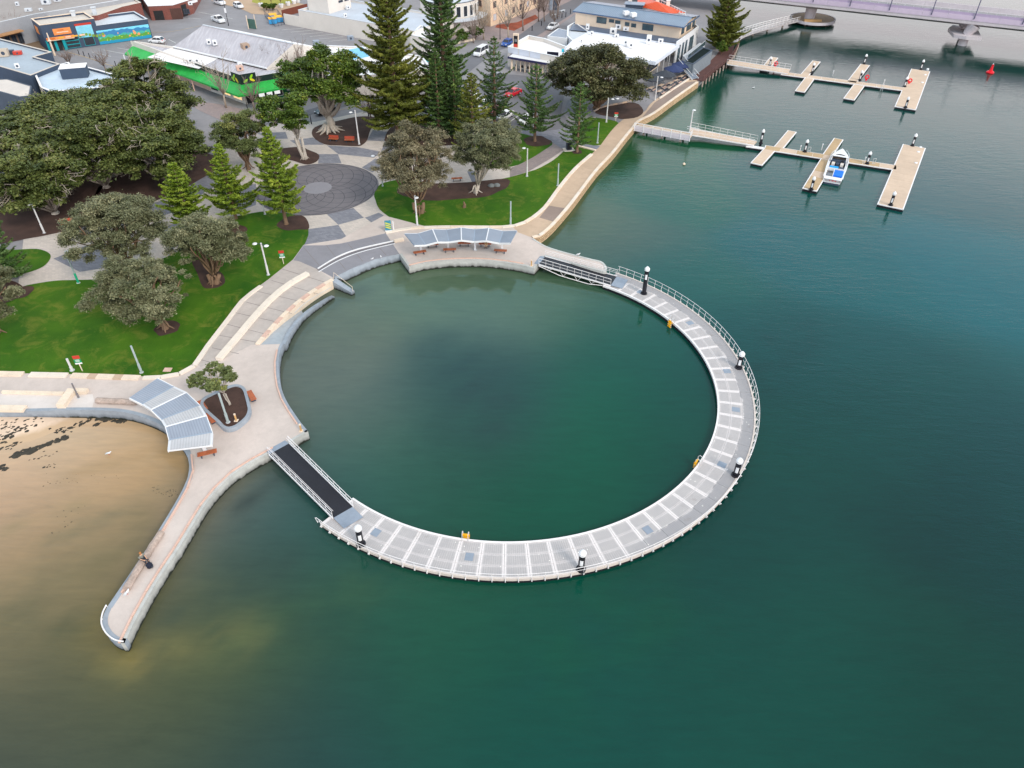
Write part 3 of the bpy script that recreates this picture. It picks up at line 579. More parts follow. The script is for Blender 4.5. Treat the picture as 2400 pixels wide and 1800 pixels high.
# land lies on the left of the shore line as listed
quay('beach_wall', P_BEACH, m_quay, 0.45, 0.02); quay('tip_wall', P_TIP, m_quay, 0.4, 0.03)
quay('finger_wall', P_FIN, m_quayl, 0.3, 0.03); quay('pool_wall', P_WEST, m_quay, 0.35, 0.03)
quay('plaza_wall', P_PLZ, m_quayl, 0.35, 0.03); quay('spit_wall', P_SPIT, m_quayl, 0.3, 0.06)
m_coping = M('pink_timber_coping', L(206, 172, 156), 0.8, 0.15, 1.5, 9)
def coping(pts, step=2.4, inset=0.42, w=0.16, name='coping'):
    th = thing(name, '', 'coping', pts[0])
    q = offs(pts, inset); wk = walk(q, step)
    for i in range(len(wk) - 1):
        MB().bar(wk[i][0] + Vector((0, 0, 0.07)), wk[i + 1][0] - wk[i][1] * 0.03 + Vector((0, 0, 0.07)), w, 0.14).build('coping_beam', m_coping, th)
    return th
for pts, lb in ((P_FIN[:-4], 'pinkish timber kerb beam along the deep side of the finger jetty'), (P_BEACH[-34:], 'timber kerb beam along the sandy side of the finger jetty'),
                (P_WEST[1:], 'pinkish timber kerb beam along the curved pool edge by the planter'), (P_PLZ[2:-4], 'pinkish timber kerb beam along the pool front of the shelter plaza')):
    tag(coping(pts), lb, 'kerb beam')
# rock faced limestone wall of the east promenade with its capping
ew = thing('east_sea_wall', 'long rough limestone sea wall with pale capping along the east promenade', 'sea wall', P_EAST[0])
MB().strip(offs(P_EAST, 0.05), 0.6, -3, LZ - 0.05, side=1).build('wall_face', M_brick('rough_limestone', L(222, 190, 150), L(186, 150, 112), L(120, 100, 84), 0.55, 0.32, wall=True, msize=0.05, bump=0.9), ew)
wk = walk(P_EAST, 1.3)
for i in range(len(wk) - 1):
    a, b_ = wk[i][0], wk[i + 1][0]; q = offs([a, a.lerp(b_, 0.985)], 0.32)
    MB().bar(q[0] + Vector((0, 0, 0.07)), q[1] + Vector((0, 0, 0.07)), 0.5, 0.16).build('capping_stone', m_lime if random.random() > 0.3 else m_limegrey, ew)
# sloping concrete lip under the dark forecourt
lipb = spline(WP([(811.9, 659), (852.6, 640), (893, 624), (946, 612)], 0.05), 5); lm = MB(); n = len(P_LIP); mid = [a.lerp(b_, 0.45) + Vector((0, 0, 0.12)) for a, b_ in zip(P_LIP, lipb)]
down = [p + (p - q).normalized() * 1.5 - Vector((0, 0, 1.2)) for p, q in zip(lipb, P_LIP)]
lm.v = [tuple(p + Vector((0, 0, 0.03))) for p in P_LIP] + [tuple(p) for p in mid] + [tuple(p) for p in lipb] + [tuple(p) for p in down]
for r_ in range(3): lm.f += [(r_ * n + i, (r_ + 1) * n + i, (r_ + 1) * n + i + 1, r_ * n + i + 1) for i in range(n - 1)]
struct('pool_steps', lm, m_quay)
# boat ramp that runs down into the pool behind the curved groyne wall
ro = P_RAMP; ri = sp([(664, 806), (676, 778), (694.7, 749), (716.6, 725.3), (748.4, 701.4), (778.2, 681)], 5); rm = MB(); n = 25
rs = lambda pts, u_: pts[min(len(pts) - 1, int(u_ * (len(pts) - 1)))]
for i in range(n):
    u_ = i / (n - 1); z = LZ - 0.02 - 2.0 * max(0, u_) ** 1.0; a, b_ = rs(ro, u_), rs(ri, u_); rm.v += [(a.x, a.y, z), (b_.x, b_.y, z)]
rm.f = [(2 * i, 2 * i + 1, 2 * i + 3, 2 * i + 2) for i in range(n - 1)]
struct('pool_ramp', rm, M_concrete('wet_ramp_concrete', L(172, 178, 184), 0.3))
gw = thing('curved_groyne_wall', 'curved pale grey concrete wall beside the ramp into the pool', 'wall', ri[0])
rz_ = lambda i: 0.35 + 0.85 * (1 - i / (len(ri) - 1)) ** 0.7
g = MB(); gi = offs(ri, -0.25); go = offs(ri, 0.25)
for i in range(len(ri)): z = rz_(i); g.v += [(go[i].x, go[i].y, -3), (gi[i].x, gi[i].y, -3), (gi[i].x, gi[i].y, z), (go[i].x, go[i].y, z)]
for i in range(len(ri) - 1):
    for k in range(4): g.f.append((i * 4 + k, i * 4 + (k + 1) % 4, i * 4 + 4 + (k + 1) % 4, i * 4 + 4 + k))
q_ = 4 * len(ri); g.f += [(3, 2, 1, 0), (q_ - 4, q_ - 3, q_ - 2, q_ - 1)]
g.build('wall_body', m_quay, gw); MB().tube([p + Vector((0, 0, rz_(i) + 0.12)) for i, p in enumerate(ri) if i > 9], 0.035).build('handrail', m_steel, gw)
a, b_ = W(782, 655), W(827, 683, 0.6); sw = thing('spur_wall', 'short wedge shaped concrete spur wall with a sloping handrail', 'wall', a)
g = MB(); d_ = (b_ - a); d_.z = 0; nrm = Vector((-d_.y, d_.x, 0)).normalized()
for p, w_, z in ((a, 0.45, LZ + 0.05), (b_, 0.3, 0.55)): g.v += [tuple(p + nrm * w_)[:2] + (-3,), tuple(p - nrm * w_)[:2] + (-3,), tuple(p - nrm * w_)[:2] + (z,), tuple(p + nrm * w_)[:2] + (z,)]
g.f = [(0, 1, 5, 4), (1, 2, 6, 5), (2, 3, 7, 6), (3, 0, 4, 7), (3, 2, 1, 0), (4, 5, 6, 7)]; g.build('wall_body', m_quay, sw)
MB().tube([a + Vector((0, 0, 0.1)), a + nrm * 0.2 + Vector((0, 0, 1.0)), b_ + Vector((0, 0, 0.75)), b_ + Vector((0, 0, 0))], 0.03).build('handrail', m_lime, sw)
rw = thing('ramp_limestone_wall', 'curved yellow limestone retaining wall above the pool ramp', 'wall', P_RAMP[0])
MB().strip(P_RAMP, 0.3, -3, LZ - 0.02, side=-1).build('wall_face', m_lime, rw)
for i, (p, d_) in enumerate(walk(P_RAMP, 1.5)[:-1]):
    q = walk(P_RAMP, 1.5)[i + 1][0]; MB().bar(p + Vector((0, 0, 0.08)), p.lerp(q, 0.98) + Vector((0, 0, 0.08)), 0.5, 0.16).build('capping_stone', m_coping if i % 2 else m_lime, rw)
# rail on the rounded tips
th = thing('tip_rail', 'curved white tube rail round the end of the finger jetty', 'rail', P_TIP[0]); MB().tube([p + Vector((0, 0, 0.28)) for p in P_TIP], 0.06, 8).build('rail_tube', m_whitesteel, th)
for p, d_ in walk(P_TIP, 1.2): MB().tube([p, p + Vector((0, 0, 0.28))], 0.03).build('rail_post', m_whitesteel, th)

# kerbs of single limestone blocks
def kerb(name, pts, label, step=1.6, w=0.55, h=0.16, ms=(None,), dz=0.0, cat='kerb'):
    th = thing(name, label, cat, pts[0]); wk = walk(pts, step)
    for i in range(len(wk) - 1):
        a, b_ = wk[i][0], wk[i + 1][0]
        MB().bar(a + Vector((0, 0, h / 2 + dz)), a.lerp(b_, 0.985) + Vector((0, 0, h / 2 + dz)), w, h).build('kerb_stone', ms[i % len(ms)] if len(ms) > 1 else ms[0], th)
    return th
kerb('lawn_kerb', sp([(-200, 871), (0, 877), (70, 878)], 4), 'low kerb of sandy limestone blocks below the west lawn at the picture edge', ms=(m_lime, m_lime, m_coping), w=0.8)
kerb('lawn_kerb', sp([(70, 879), (168, 881)], 6), 'pale grey cast stone kerb pieces between sandy blocks below the west lawn', step=2.2, ms=(m_limegrey,), w=0.8)
kerb('lawn_kerb', sp([(168, 881), (250, 884), (336, 887)], 4), 'sandy limestone kerb blocks leading to the striped shelter', step=1.0, ms=(m_lime, m_lime, m_tan), w=0.8)
kerb('lawn_kerb', sp([(336, 887), (380, 885), (423, 877), (455, 859), (480, 822), (500, 795), (540, 743), (560, 716), (580, 695), (630, 659)], 4), 'long curved pale stone kerb between west lawn and promenade', step=2.0, ms=(m_limegrey,), w=0.6)
kerb('lawn_kerb', sp([(904, 546), (961, 536), (1043, 532.5), (1151, 533), (1200, 531), (1232, 521), (1260, 502), (1281, 482), (1315, 435), (1351, 393), (1394, 356)], 4), 'pale stone kerb curving round the waterside of the east lawn', step=2.0, ms=(m_limegrey, m_limegrey, m_lime), w=0.6)
kerb('lawn_kerb', sp([(1396, 353), (1340, 339)], 6), 'short straight limestone kerb by the grey bin and the last pine', step=1.5, ms=(m_lime,), w=0.5)
kerb('seat_wall', sp([(513, 845), (560, 790), (600, 742), (640, 700), (680, 668), (720, 645), (746, 632)], 5), 'long curved pale stone seat wall on the west promenade', step=2.6, ms=(m_limegrey,), w=0.75, h=0.42, cat='seat wall')
st = thing('step_nosing', 'pair of thin white curved step edges across the dark forecourt', 'steps', W(746, 631))
for dz, pts in ((0.16, [(745, 631), (790, 604), (840, 585), (923, 566)]), (0.02, [(747, 637), (795, 610), (850, 589.5), (925, 571)])):
    MB().strip(sp(pts, 6), 0.14, LZ - 0.03, LZ + dz + 0.02).build('step_edge', m_white, st)
MB().strip(sp([(746, 634), (792, 607), (845, 587), (924, 568.5)], 6), 0.5, LZ - 0.03, LZ + 0.03).build('step_tread', m_darkcirc, st)
kerb('seat_wall', sp([(924, 568), (965, 559)], 5), 'short pale stone seat wall running under the wavy shelter roof', step=1.5, ms=(m_lime,), w=0.5, h=0.35, cat='seat wall')
# terrace above the beach
sheet('beach_terrace', [(-60, 930), (7, 922), (165, 926), (217, 924), (221, 940), (215, 960), (150, 961), (0, 958), (-60, 962)], M_concrete('white_terrace_concrete', L(216, 206, 200), 0.15), 12)
for nme, pts, lb, w_, h_ in (('terrace_wall', [(172, 919), (157, 939), (141, 963)], 'cut limestone wall running down from the path to the beach', 0.9, 0.55), ('terrace_wall', [(178, 920), (223, 921)], 'short limestone wall behind the steel post near the beach', 0.6, 0.45),
                         ('terrace_wall', [(-60, 960), (0, 960), (88, 961)], 'low limestone wall between white terrace and beach sand', 0.9, 0.3), ('terrace_wall', [(7, 921), (80, 923), (163, 925)], 'low limestone wall with a red brown cap below the west path', 0.35, 0.3)):
    kerb(nme, sp(pts, 4), lb, step=1.4, ms=(m_lime, m_lime), w=w_, h=h_, cat='wall')
# ================================================================== floating ring, gangways, piles, marina, boat, bridge
DZ = 0.6                                                   # deck level of the floating ring
A0, A1 = -128.3, 57.4                                      # the ring's two ends, degrees
SEG = 4.73
def rp(a, r, z=DZ): return Vector((RC.x + r * math.cos(R(a)), RC.y + r * math.sin(R(a)), z))
m, t, b = nodes('ring_deck')                              # weathered grating panels: pale salt bands at the joints, ribs, damp outer edge
uv = t.nodes.new('ShaderNodeUVMap'); sp_ = t.nodes.new('ShaderNodeSeparateXYZ'); t.links.new(uv.outputs[0], sp_.inputs[0])
U_, V_ = sp_.outputs[0], sp_.outputs[1]
nn = NOISE(t, 0.8, 6, 0.65); n3 = NOISE(t, 0.16, 4); nf = NOISE(t, 7, 4)
ed = MATH(t, 'ABSOLUTE', MATH(t, 'SUBTRACT', MATH(t, 'FRACT', MATH(t, 'ADD', U_, 0.5)), 0.5))          # distance to a joint between segments
vv = MATH(t, 'MULTIPLY', V_, 3.0); ev = MATH(t, 'ABSOLUTE', MATH(t, 'SUBTRACT', MATH(t, 'FRACT', MATH(t, 'ADD', vv, 0.5)), 0.5))
bu = RAMP(t, MATH(t, 'ADD', ed, MATH(t, 'MULTIPLY', nn, 0.05)), 0.145, 0.085); bv = RAMP(t, MATH(t, 'ADD', ev, MATH(t, 'MULTIPLY', nn, 0.12)), 0.22, 0.07)
rib = N(t, 'ShaderNodeTexWave', Scale=1.0, bands_direction='X'); cbn = t.nodes.new('ShaderNodeCombineXYZ'); t.links.new(MATH(t, 'MULTIPLY', U_, 3.4), cbn.inputs[0]); t.links.new(cbn.outputs[0], rib.inputs['Vector'])
damp = RAMP(t, MATH(t, 'ADD', V_, MATH(t, 'MULTIPLY', MATH(t, 'SUBTRACT', nn, 0.5), 0.35)), 0.66, 0.70)      # damp strip on the outer side, broken by noise round the ring
dsel = RAMP(t, MATH(t, 'ADD', MATH(t, 'MULTIPLY', n3, 4.0), U_), 66.8, 69.0)
damp = MATH(t, 'MULTIPLY', damp, dsel)
c = MIXN(t, MATH(t, 'MULTIPLY', rib.outputs['Fac'], 0.5), L(186, 180, 178), L(142, 138, 140)); c = MIXN(t, RAMP(t, nn, 0.35, 0.7), c, L(168, 163, 163))
c = MIXN(t, MATH(t, 'MULTIPLY', bv, MATH(t, 'SUBTRACT', 0.92, MATH(t, 'MULTIPLY', damp, 0.8))), c, L(200, 193, 192))
c = MIXN(t, MATH(t, 'MULTIPLY', bu, MATH(t, 'SUBTRACT', 0.95, MATH(t, 'MULTIPLY', damp, 0.95))), c, L(222, 214, 212))
c = MIXN(t, MATH(t, 'MULTIPLY', damp, 0.7), c, L(144, 142, 145)); c = MIXN(t, MATH(t, 'MULTIPLY', RAMP(t, nf, 0.45, 0.75), 0.22), c, L(132, 128, 130))
vd = N(t, 'ShaderNodeTexVoronoi', Scale=1.1); t.links.new(t.nodes['geo'].outputs['Position'], vd.inputs['Vector']); c = MIXN(t, RAMP(t, vd.outputs['Distance'], 0.075, 0.045), c, L(236, 232, 224))          # bird droppings
c = MIXN(t, MATH(t, 'MULTIPLY', RAMP(t, NOISE(t, 0.45, 7, 0.7), 0.60, 0.74), 0.5), c, L(120, 108, 98))          # scuffs and rusty stains
t.links.new(c, b.inputs['Base Color']); b.inputs['Roughness'].default_value = 0.7; BUMP(t, b, rib.outputs['Fac'], 0.25, 0.02); m_ring = m
ring = thing('floating_pool_ring', 'large ring shaped floating walkway of pale grey panels enclosing the swimming pool', 'floating walkway', rp(-35, 26, 0))
fl = MB(); n = 97; aa = np.linspace(A0, A1, n)
for a in aa: fl.v += [rp(a, RIN + 0.04, -0.5), rp(a, ROUT - 0.05, -0.5), rp(a, ROUT - 0.05, DZ - 0.06), rp(a, RIN + 0.04, DZ - 0.06)]
for i in range(n - 1):
    for k in range(4): fl.f.append((i * 4 + k, i * 4 + (k + 1) % 4, i * 4 + 4 + (k + 1) % 4, i * 4 + 4 + k))
fl.f += [(3, 2, 1, 0), (4 * n - 4, 4 * n - 3, 4 * n - 2, 4 * n - 1)]
fl.build('float', m_black, ring)
k0 = math.ceil((A0 + 90.2) / SEG); k1 = math.floor((A1 + 90.2) / SEG)
bnds = [A0] + [-90.2 + SEG * k for k in range(k0, k1 + 1)] + [A1]
if bnds[1] - bnds[0] < 1.0: bnds.pop(1)
if bnds[-1] - bnds[-2] < 1.0: bnds.pop(-2)
for s_ in range(len(bnds) - 1):
    for q in range(3):
        a0, a1 = bnds[s_] + 0.025, bnds[s_ + 1] - 0.025; r0_, r1_ = RIN + 0.22 + q * 1.24, RIN + 0.22 + (q + 1) * 1.24 - 0.02
        mb = MB(); uvs = []; K = 3
        for z in (DZ - 0.06, DZ):
            for i in range(K + 1):
                a = a0 + (a1 - a0) * i / K
                for r_ in (r0_, r1_): mb.v.append(rp(a, r_, z)); uvs.append(((a + 90.2) / SEG + 60, (r_ - RIN - 0.22) / 3.72))
        o_ = 2 * (K + 1)
        for i in range(K): mb.f.append((o_ + 2 * i, o_ + 2 * i + 1, o_ + 2 * i + 3, o_ + 2 * i + 2))
        mb.f += [(0, 1, o_ + 1, o_)[::-1], (2 * K, 2 * K + 1, o_ + 2 * K + 1, o_ + 2 * K)]
        for i in range(K): mb.f += [(2 * i, 2 * i + 2, o_ + 2 * i + 2, o_ + 2 * i)[::-1], (2 * i + 1, 2 * i + 3, o_ + 2 * i + 3, o_ + 2 * i + 1)]
        o = mb.build('deck_panel', m_ring, ring); ul = o.data.uv_layers.new(name='uv')
        for lp in o.data.loops: ul.data[lp.index].uv = uvs[lp.vertex_index]
arc = lambda a0, a1, r_, z, n=60: [rp(a, r_, z) for a in np.linspace(a0, a1, n)]
MB().strip(arc(A0, A1, RIN + 0.1, 0, 90), 0.2, DZ - 0.2, DZ + 0.05).build('inner_coping', m_whitesteel, ring)
MB().strip(arc(A0, A1, ROUT - 0.08, 0, 90), 0.18, DZ - 0.25, DZ + 0.06).build('outer_coping', M('sandy_white_edge', L(202, 190, 182), 0.6, 0.1, 0.5, 5), ring)
for c_ in [(881, 1248), (1100, 1305), (1518, 1242), (1692, 1089), (1725, 960), (1704, 870), (1617, 757), (1501, 684.5)]:
    p = W(*c_, DZ); an = math.atan2(p.y - RC.y, p.x - RC.x); MB().box((p.x, p.y, DZ + 0.012), (0.85, 0.75, 0.03), an).build('hatch_cover', m_plate, ring)
RA0, RA1 = -128.4, 57.2
rail = MB(); up = lambda h, da=0: arc(RA0, RA1, ROUT + 0.08 + 0.14 * h, DZ + h, 110)
rail.tube(up(1.02), 0.028, 6); rail.tube(up(0.55), 0.02, 5)
rail.tube([rp(RA0, ROUT + 0.22, DZ + 1.02), rp(RA0 - 0.5, ROUT + 0.2, DZ + 0.8), rp(RA0 - 0.3, ROUT + 0.1, DZ + 0.1)], 0.035, 6)
railing = rail.build('railing', m_whitesteel, ring)
pm = MB().bar((0, 0, -0.28), (0, 0, 0.0), 0.07, 0.12).tube([(0, 0, 0), (0.04, 0, 0.5), (0.15, 0, 1.02)], 0.026, 6); pm.box((0.02, 0, -0.05), (0.28, 0.06, 0.12))
post0 = None
for a in np.arange(RA0 + 0.6, RA1, SEG / 2):
    p = rp(a, ROUT + 0.07, DZ)
    if post0 is None:
        o = bpy.data.objects.new('railing_post', pm.build('railing_post', m_whitesteel).data); 
        post0 = o; bpy.data.objects.remove([q for q in COL.objects if q.name == 'railing_post' and q is not o][0]); COL.objects.link(o); o.name = 'railing_post'
        o.parent = railing; o.location = p - wl(railing); o.rotation_euler = (0, 0, R(a))
    else: inst(post0, railing, p, R(a))

# mooring piles
def pile(name, base, top, label, group, r=0.29, z0=DZ, sign=True):
    p = W(*base, z0); h = HT(base, top, z0); th = thing(name, label, 'mooring pile', (p.x, p.y, z0), group=group)
    b_ = Vector((p.x, p.y, 0))
    MB().lathe([(r, -3.5), (r, z0 + h - 0.55)], b_, 18).build('pile_shaft', m_black, th, smooth='auto')
    MB().lathe([(r + 0.05, z0 + h - 0.62), (r + 0.06, z0 + h - 0.36), (r * 0.75, z0 + h - 0.16), (0.03, z0 + h)], b_, 18).build('pile_cap', m_white, th)
    MB().lathe([(r + 0.16, z0 - 0.05), (r + 0.16, z0 + 0.14), (r + 0.06, z0 + 0.18), (r + 0.06, z0 - 0.05)], b_, 18).build('pile_collar', m_black, th)
    if sign:
        d = Vector((-p.x, -p.y, 0)).normalized(); s_ = MB(); a0 = math.atan2(d.y, d.x); zt = z0 + h - 1.15
        for i in range(5):
            a = a0 - 0.5 + 0.25 * i
            for z in (zt - 0.75, zt): s_.v.append((p.x + (r + 0.012) * math.cos(a), p.y + (r + 0.012) * math.sin(a), z))
        s_.f = [(2 * i, 2 * i + 2, 2 * i + 3, 2 * i + 1) for i in range(4)]; s_.build('pile_sign', m_white, th)
    return th
g1 = 'black white-capped piles holding the pool ring'
for b_, t_, lb in [((1509, 688), (1516.8, 624), 'black white-capped pile near the upper gangway on the pool ring'), ((1731, 862), (1740, 823), 'black white-capped pile interrupting the rail on the far right of the pool ring'),
                   ((1724, 1114), (1733, 1072), 'black white-capped pile at the right of the pool ring near a yellow ladder'), ((1361.5, 1334), (1364, 1289), 'black white-capped pile at the bottom of the pool ring'), ((846, 1275), (839, 1230), 'black white-capped pile beside the lower gangway landing plate')]:
    pile('mooring_pile', b_, t_, lb, g1)
# yellow swimming ladders
def ladder(c_, label, an=None):
    p = W(*c_, DZ); an = math.atan2(RC.y - p.y, RC.x - p.x) if an is None else an
    th = thing('swim_ladder', label, 'ladder', (p.x, p.y, DZ), an, 'yellow swim ladders on the pool ring')
    f = MB(); w0 = MB()
    for s_ in (-0.28, 0.28): f.tube([(-0.35, s_, 0), (-0.3, s_, 0.8), (-0.05, s_, 0.95), (0.12, s_, 0.7), (0.14, s_, -0.9)], 0.035, 6)
    def loc(mb, nme, mm):
        o = mb.build(nme, mm); o.parent = th; return o
    loc(f, 'ladder_frame', m_steel)
    for i in range(4): loc(MB().box((0.16, 0, 0.12 - 0.3 * i), (0.22, 0.6, 0.06)), 'ladder_rung', m_yellow)
    loc(MB().box((0.1, 0, 0.22), (0.10, 0.66, 0.34)), 'ladder_guard', m_yellow)
for c_, lb in [((1572, 757), 'yellow swim ladder on the inner edge in the upper right of the ring'), ((1634, 1086), 'yellow swim ladder on the inner edge at the lower right of the ring'), ((1092, 1260), 'yellow swim ladder on the inner edge near the bottom of the ring')]: ladder(c_, lb)

# black decked gangways
def gangway(name, label, a0, a1, b0, b1, posts=10, truss=0.0, mesh=m_black, zl=LZ + 0.08, zr=DZ + 0.12, h=1.05, plates=True, hand2=True):
    # a0/a1: left and right corner at the land end, b0/b1 at the far end (world points)
    th = thing(name, label, 'gangway', (a0 + a1) / 2)
    for p in (a0, a1): p.z = zl
    for p in (b0, b1): p.z = zr
    g = MB(); dn = Vector((0, 0, -0.1)); g.add([a0 + dn, a1 + dn, b1 + dn, b0 + dn, a0, a1, b1, b0], [(0, 1, 2, 3)[::-1], (4, 5, 6, 7), (0, 1, 5, 4), (1, 2, 6, 5), (2, 3, 7, 6), (3, 0, 4, 7)]); g.build('gangway_deck', mesh, th)
    for a, b_, sgn in ((a0, b0, 1), (a1, b1, -1)):
        sd_ = (a0 - a1).normalized() * 0.06 * sgn
        r_ = MB(); r_.tube([a + sd_ + Vector((0, 0, h)), b_ + sd_ + Vector((0, 0, h))], 0.032); r_.bar(a + sd_ + Vector((0, 0, 0.0)), b_ + sd_ + Vector((0, 0, 0.0)), 0.09, 0.2)
        if hand2: r_.tube([a - sd_ * 2 + Vector((0, 0, h - 0.15)), b_ - sd_ * 2 + Vector((0, 0, h - 0.15))], 0.022)
        r_.tube([a + sd_ + Vector((0, 0, h * 0.52)), b_ + sd_ + Vector((0, 0, h * 0.52))], 0.025)
        if truss:
            lo = [a + sd_ + Vector((0, 0, -0.2)), a.lerp(b_, 0.3) + sd_ + Vector((0, 0, -truss)), a.lerp(b_, 0.7) + sd_ + Vector((0, 0, -truss)), b_ + sd_ + Vector((0, 0, -0.1))]
            r_.tube(lo, 0.06)
        rl = r_.build('side_rail', m_whitesteel, th)
        for i in range(posts + 1):
            p = a.lerp(b_, i / posts) + sd_; q = MB().tube([p + Vector((0, 0, -0.1)), p + Vector((0, 0, h))], 0.024, 6)
            if truss and 0 < i < posts: q.tube([p, a.lerp(b_, (i + (0.5 if i % 2 else -0.5)) / posts) + sd_ + Vector((0, 0, -truss * min(1, 3 * min(i, posts - i) / posts)))], 0.03, 5)
            q.build('rail_post', m_whitesteel, rl)
    if plates:
        d = (b0 - a0).normalized(); d.z = 0
        MB().add([b0 + Vector((0, 0, .02)), b1 + Vector((0, 0, .02)), b1 + d * 1.7 + Vector((0, 0, -.06)), b0 + d * 1.7 + Vector((0, 0, -.06))], [(0, 1, 2, 3)]).build('landing_plate', m_plate, th)
        MB().add([a0 + Vector((0, 0, .012)), a1 + Vector((0, 0, .012)), a1 - d * 0.75 + Vector((0, 0, -.04)), a0 - d * 0.75 + Vector((0, 0, -.04))], [(3, 2, 1, 0)]).build('hinge_plate', m_plate, th)
    return th
gangway('gangway', 'black decked gangway with white rails from the planter plaza down to the ring', W(677, 1041, LZ), W(632, 1066, LZ), W(827, 1190, DZ), W(782, 1216, DZ), 11)
gangway('gangway', 'black decked gangway with white truss rails beside the upper spit', W(1277, 603, LZ), W(1263, 621, LZ), W(1445, 650, DZ), W(1431, 671, DZ), 10, truss=0.75)

# two marina pontoons with finger berths
m_buff = M_concrete('buff_pontoon_deck', L(206, 182, 160), 0.25, grain=6); m_buff2 = M_concrete('tan_pontoon_deck', L(188, 160, 124), 0.3, grain=6)
SLABN = [0]
def slab(th, a, b_, w, mm, name='pontoon_deck', z=0.55, step=3.0):
    SLABN[0] += 1; z = z - 0.006 * (SLABN[0] % 5); a, b_ = W(*a, z), W(*b_, z); d = (b_ - a).normalized(); n = max(1, round((b_ - a).length / step))
    s_ = Vector((-d.y, d.x, 0))
    MB().bar(a - Vector((0, 0, 0.6)), b_ - Vector((0, 0, 0.6)), w - 0.15, 0.8).build('pontoon_float', m_black, th)
    MB().bar(a - Vector((0, 0, 0.09)), b_ - Vector((0, 0, 0.09)), w, 0.16).build('pontoon_frame', m_whitesteel, th)
    for i in range(n):
        p, q = a.lerp(b_, (i + 0.01) / n), a.lerp(b_, (i + 0.99) / n); pad = d * 0.15
        p = p + pad if i == 0 else p; q = q - pad if i == n - 1 else q
        MB().bar(p + Vector((0, 0, -0.01)), q + Vector((0, 0, -0.01)), w - 0.36, 0.05).build(name, mm[i % len(mm)] if isinstance(mm, list) else mm, th)
pa = thing('marina_pontoon', 'nearer floating jetty of tan panels where the white boat is moored', 'floating jetty', W(1950, 375, 0))
slab(pa, (1792, 345), (2103, 393), 2.3, [m_buff2, m_buff, m_buff2]); slab(pa, (1773, 384), (1806, 348), 2.2, m_buff); slab(pa, (1822, 349), (1857, 307), 1.8, m_buff); slab(pa, (1936, 369), (1966, 325), 1.8, m_buff2)
slab(pa, (1898, 444), (1946, 364), 2.5, [m_buff2, m_buff2, m_buff]); slab(pa, (2087, 484), (2143, 342), 4.1, m_buff); slab(pa, (1749, 341), (1790, 347), 1.0, m_whitesteel)
pb = thing('marina_pontoon', 'farther floating jetty of tan panels with slim finger berths', 'floating jetty', W(1980, 195, 0))
slab(pb, (1832, 171), (2122, 209), 2.4, m_buff); slab(pb, (1790, 165), (1815, 134), 2.0, m_buff); slab(pb, (1875, 214), (1898, 183), 2.2, m_buff); slab(pb, (1884, 178), (1914, 143), 2.0, m_buff); slab(pb, (1990, 232), (2014, 199), 2.4, m_buff); slab(pb, (1996, 193), (2028, 151), 2.2, m_buff); slab(pb, (2122, 253), (2158, 164), 4.3, m_buff)
g2 = 'slim black piles with white tops on the marina jetties'
for b_, t_, lb in [((1783, 336), (1789, 302), 'black white-topped pile where the nearer marina gangway meets its jetty'), ((1886, 356), (1891, 326), 'black white-topped pile midway along the nearer jetty'), ((2032, 384), (2040, 354), 'black white-topped pile by the ladder toward the end of the nearer jetty'), ((1901, 444), (1909, 413), 'black white-topped pile at the tip of the finger berth beside the boat'), ((2138, 342), (2146, 312), 'black white-topped pile at the top of the wide end platform, nearer jetty'), ((2087, 481), (2098, 448), 'black white-topped pile at the bottom of the wide end platform, nearer jetty'),
                   ((1804, 153), (1807, 132), 'black white-topped pile beside the farther marina gangway'), ((1903, 171), (1906, 146), 'black white-topped pile by the second finger, farther jetty'), ((2025, 150), (2031, 126), 'black white-topped pile at the tip of the third finger, farther jetty'), ((2015, 188), (2020, 164), 'black white-topped pile on the spine of the farther jetty'), ((2158, 163), (2166, 139), 'black white-topped pile at the top of the end platform, farther jetty'), ((2120, 203), (2127, 179), 'black white-topped pile inside the end platform, farther jetty'), ((2122, 252), (2129, 226), 'black white-topped pile at the bottom of the end platform, farther jetty')]:
    pile('marina_pile', b_, t_, lb, g2, r=0.24, z0=0.55)
def power_post(c_, top, label):
    p = W(*c_, 0.55); h = HT(c_, top, 0.55); th = thing('lifebuoy_stand', label, 'lifebuoy stand', p, group='red lifebuoy stands on the farther jetty'); MB().tube([p, p + Vector((0, 0, h))], 0.05).build('stand_post', m_red, th)
    t_ = MB(); pts = [p + Vector((0.42 * math.cos(a), -0.1, h + 0.42 * math.sin(a))) for a in np.linspace(0, 2 * math.pi, 17)]; t_.tube(pts, 0.13, 8, False); t_.build('lifebuoy', m_red, th)
    MB().box((p.x, p.y - 0.05, h * 0.45 + 0.55), (0.35, 0.2, 0.5)).build('stand_box', m_red, th)
power_post((1816, 158), (1814, 148), 'red lifebuoy stand near the farther marina gangway'); power_post((2029, 190), (2030, 180), 'red lifebuoy stand in the middle of the farther jetty'); power_post((2130, 196), (2134, 189), 'red lifebuoy stand beside the end platform pile')
for c_, lb in [((1895, 357), 'small grey boarding ladder beside the middle pile, nearer jetty'), ((2047, 384), 'small grey boarding ladder by the pile near the end platform'), ((2067, 208), 'small yellow footed ladder on the farther jetty spine')]:
    p = W(*c_, 0.55); th = thing('dock_ladder', lb, 'ladder', p, group='small ladders on the marina jetties'); f = MB()
    for s_ in (-0.25, 0.25): f.tube([p + Vector((s_, 0, -1)), p + Vector((s_, 0, 1.0))], 0.04)
    f.tube([p + Vector((-0.25, 0, 1.0)), p + Vector((0.25, 0, 1.0))], 0.04); f.build('ladder_frame', m_steel, th)
    for i in range(3): MB().box((p.x, p.y, 0.3 + 0.3 * i), (0.5, 0.06, 0.05)).build('ladder_rung', m_steel, th)
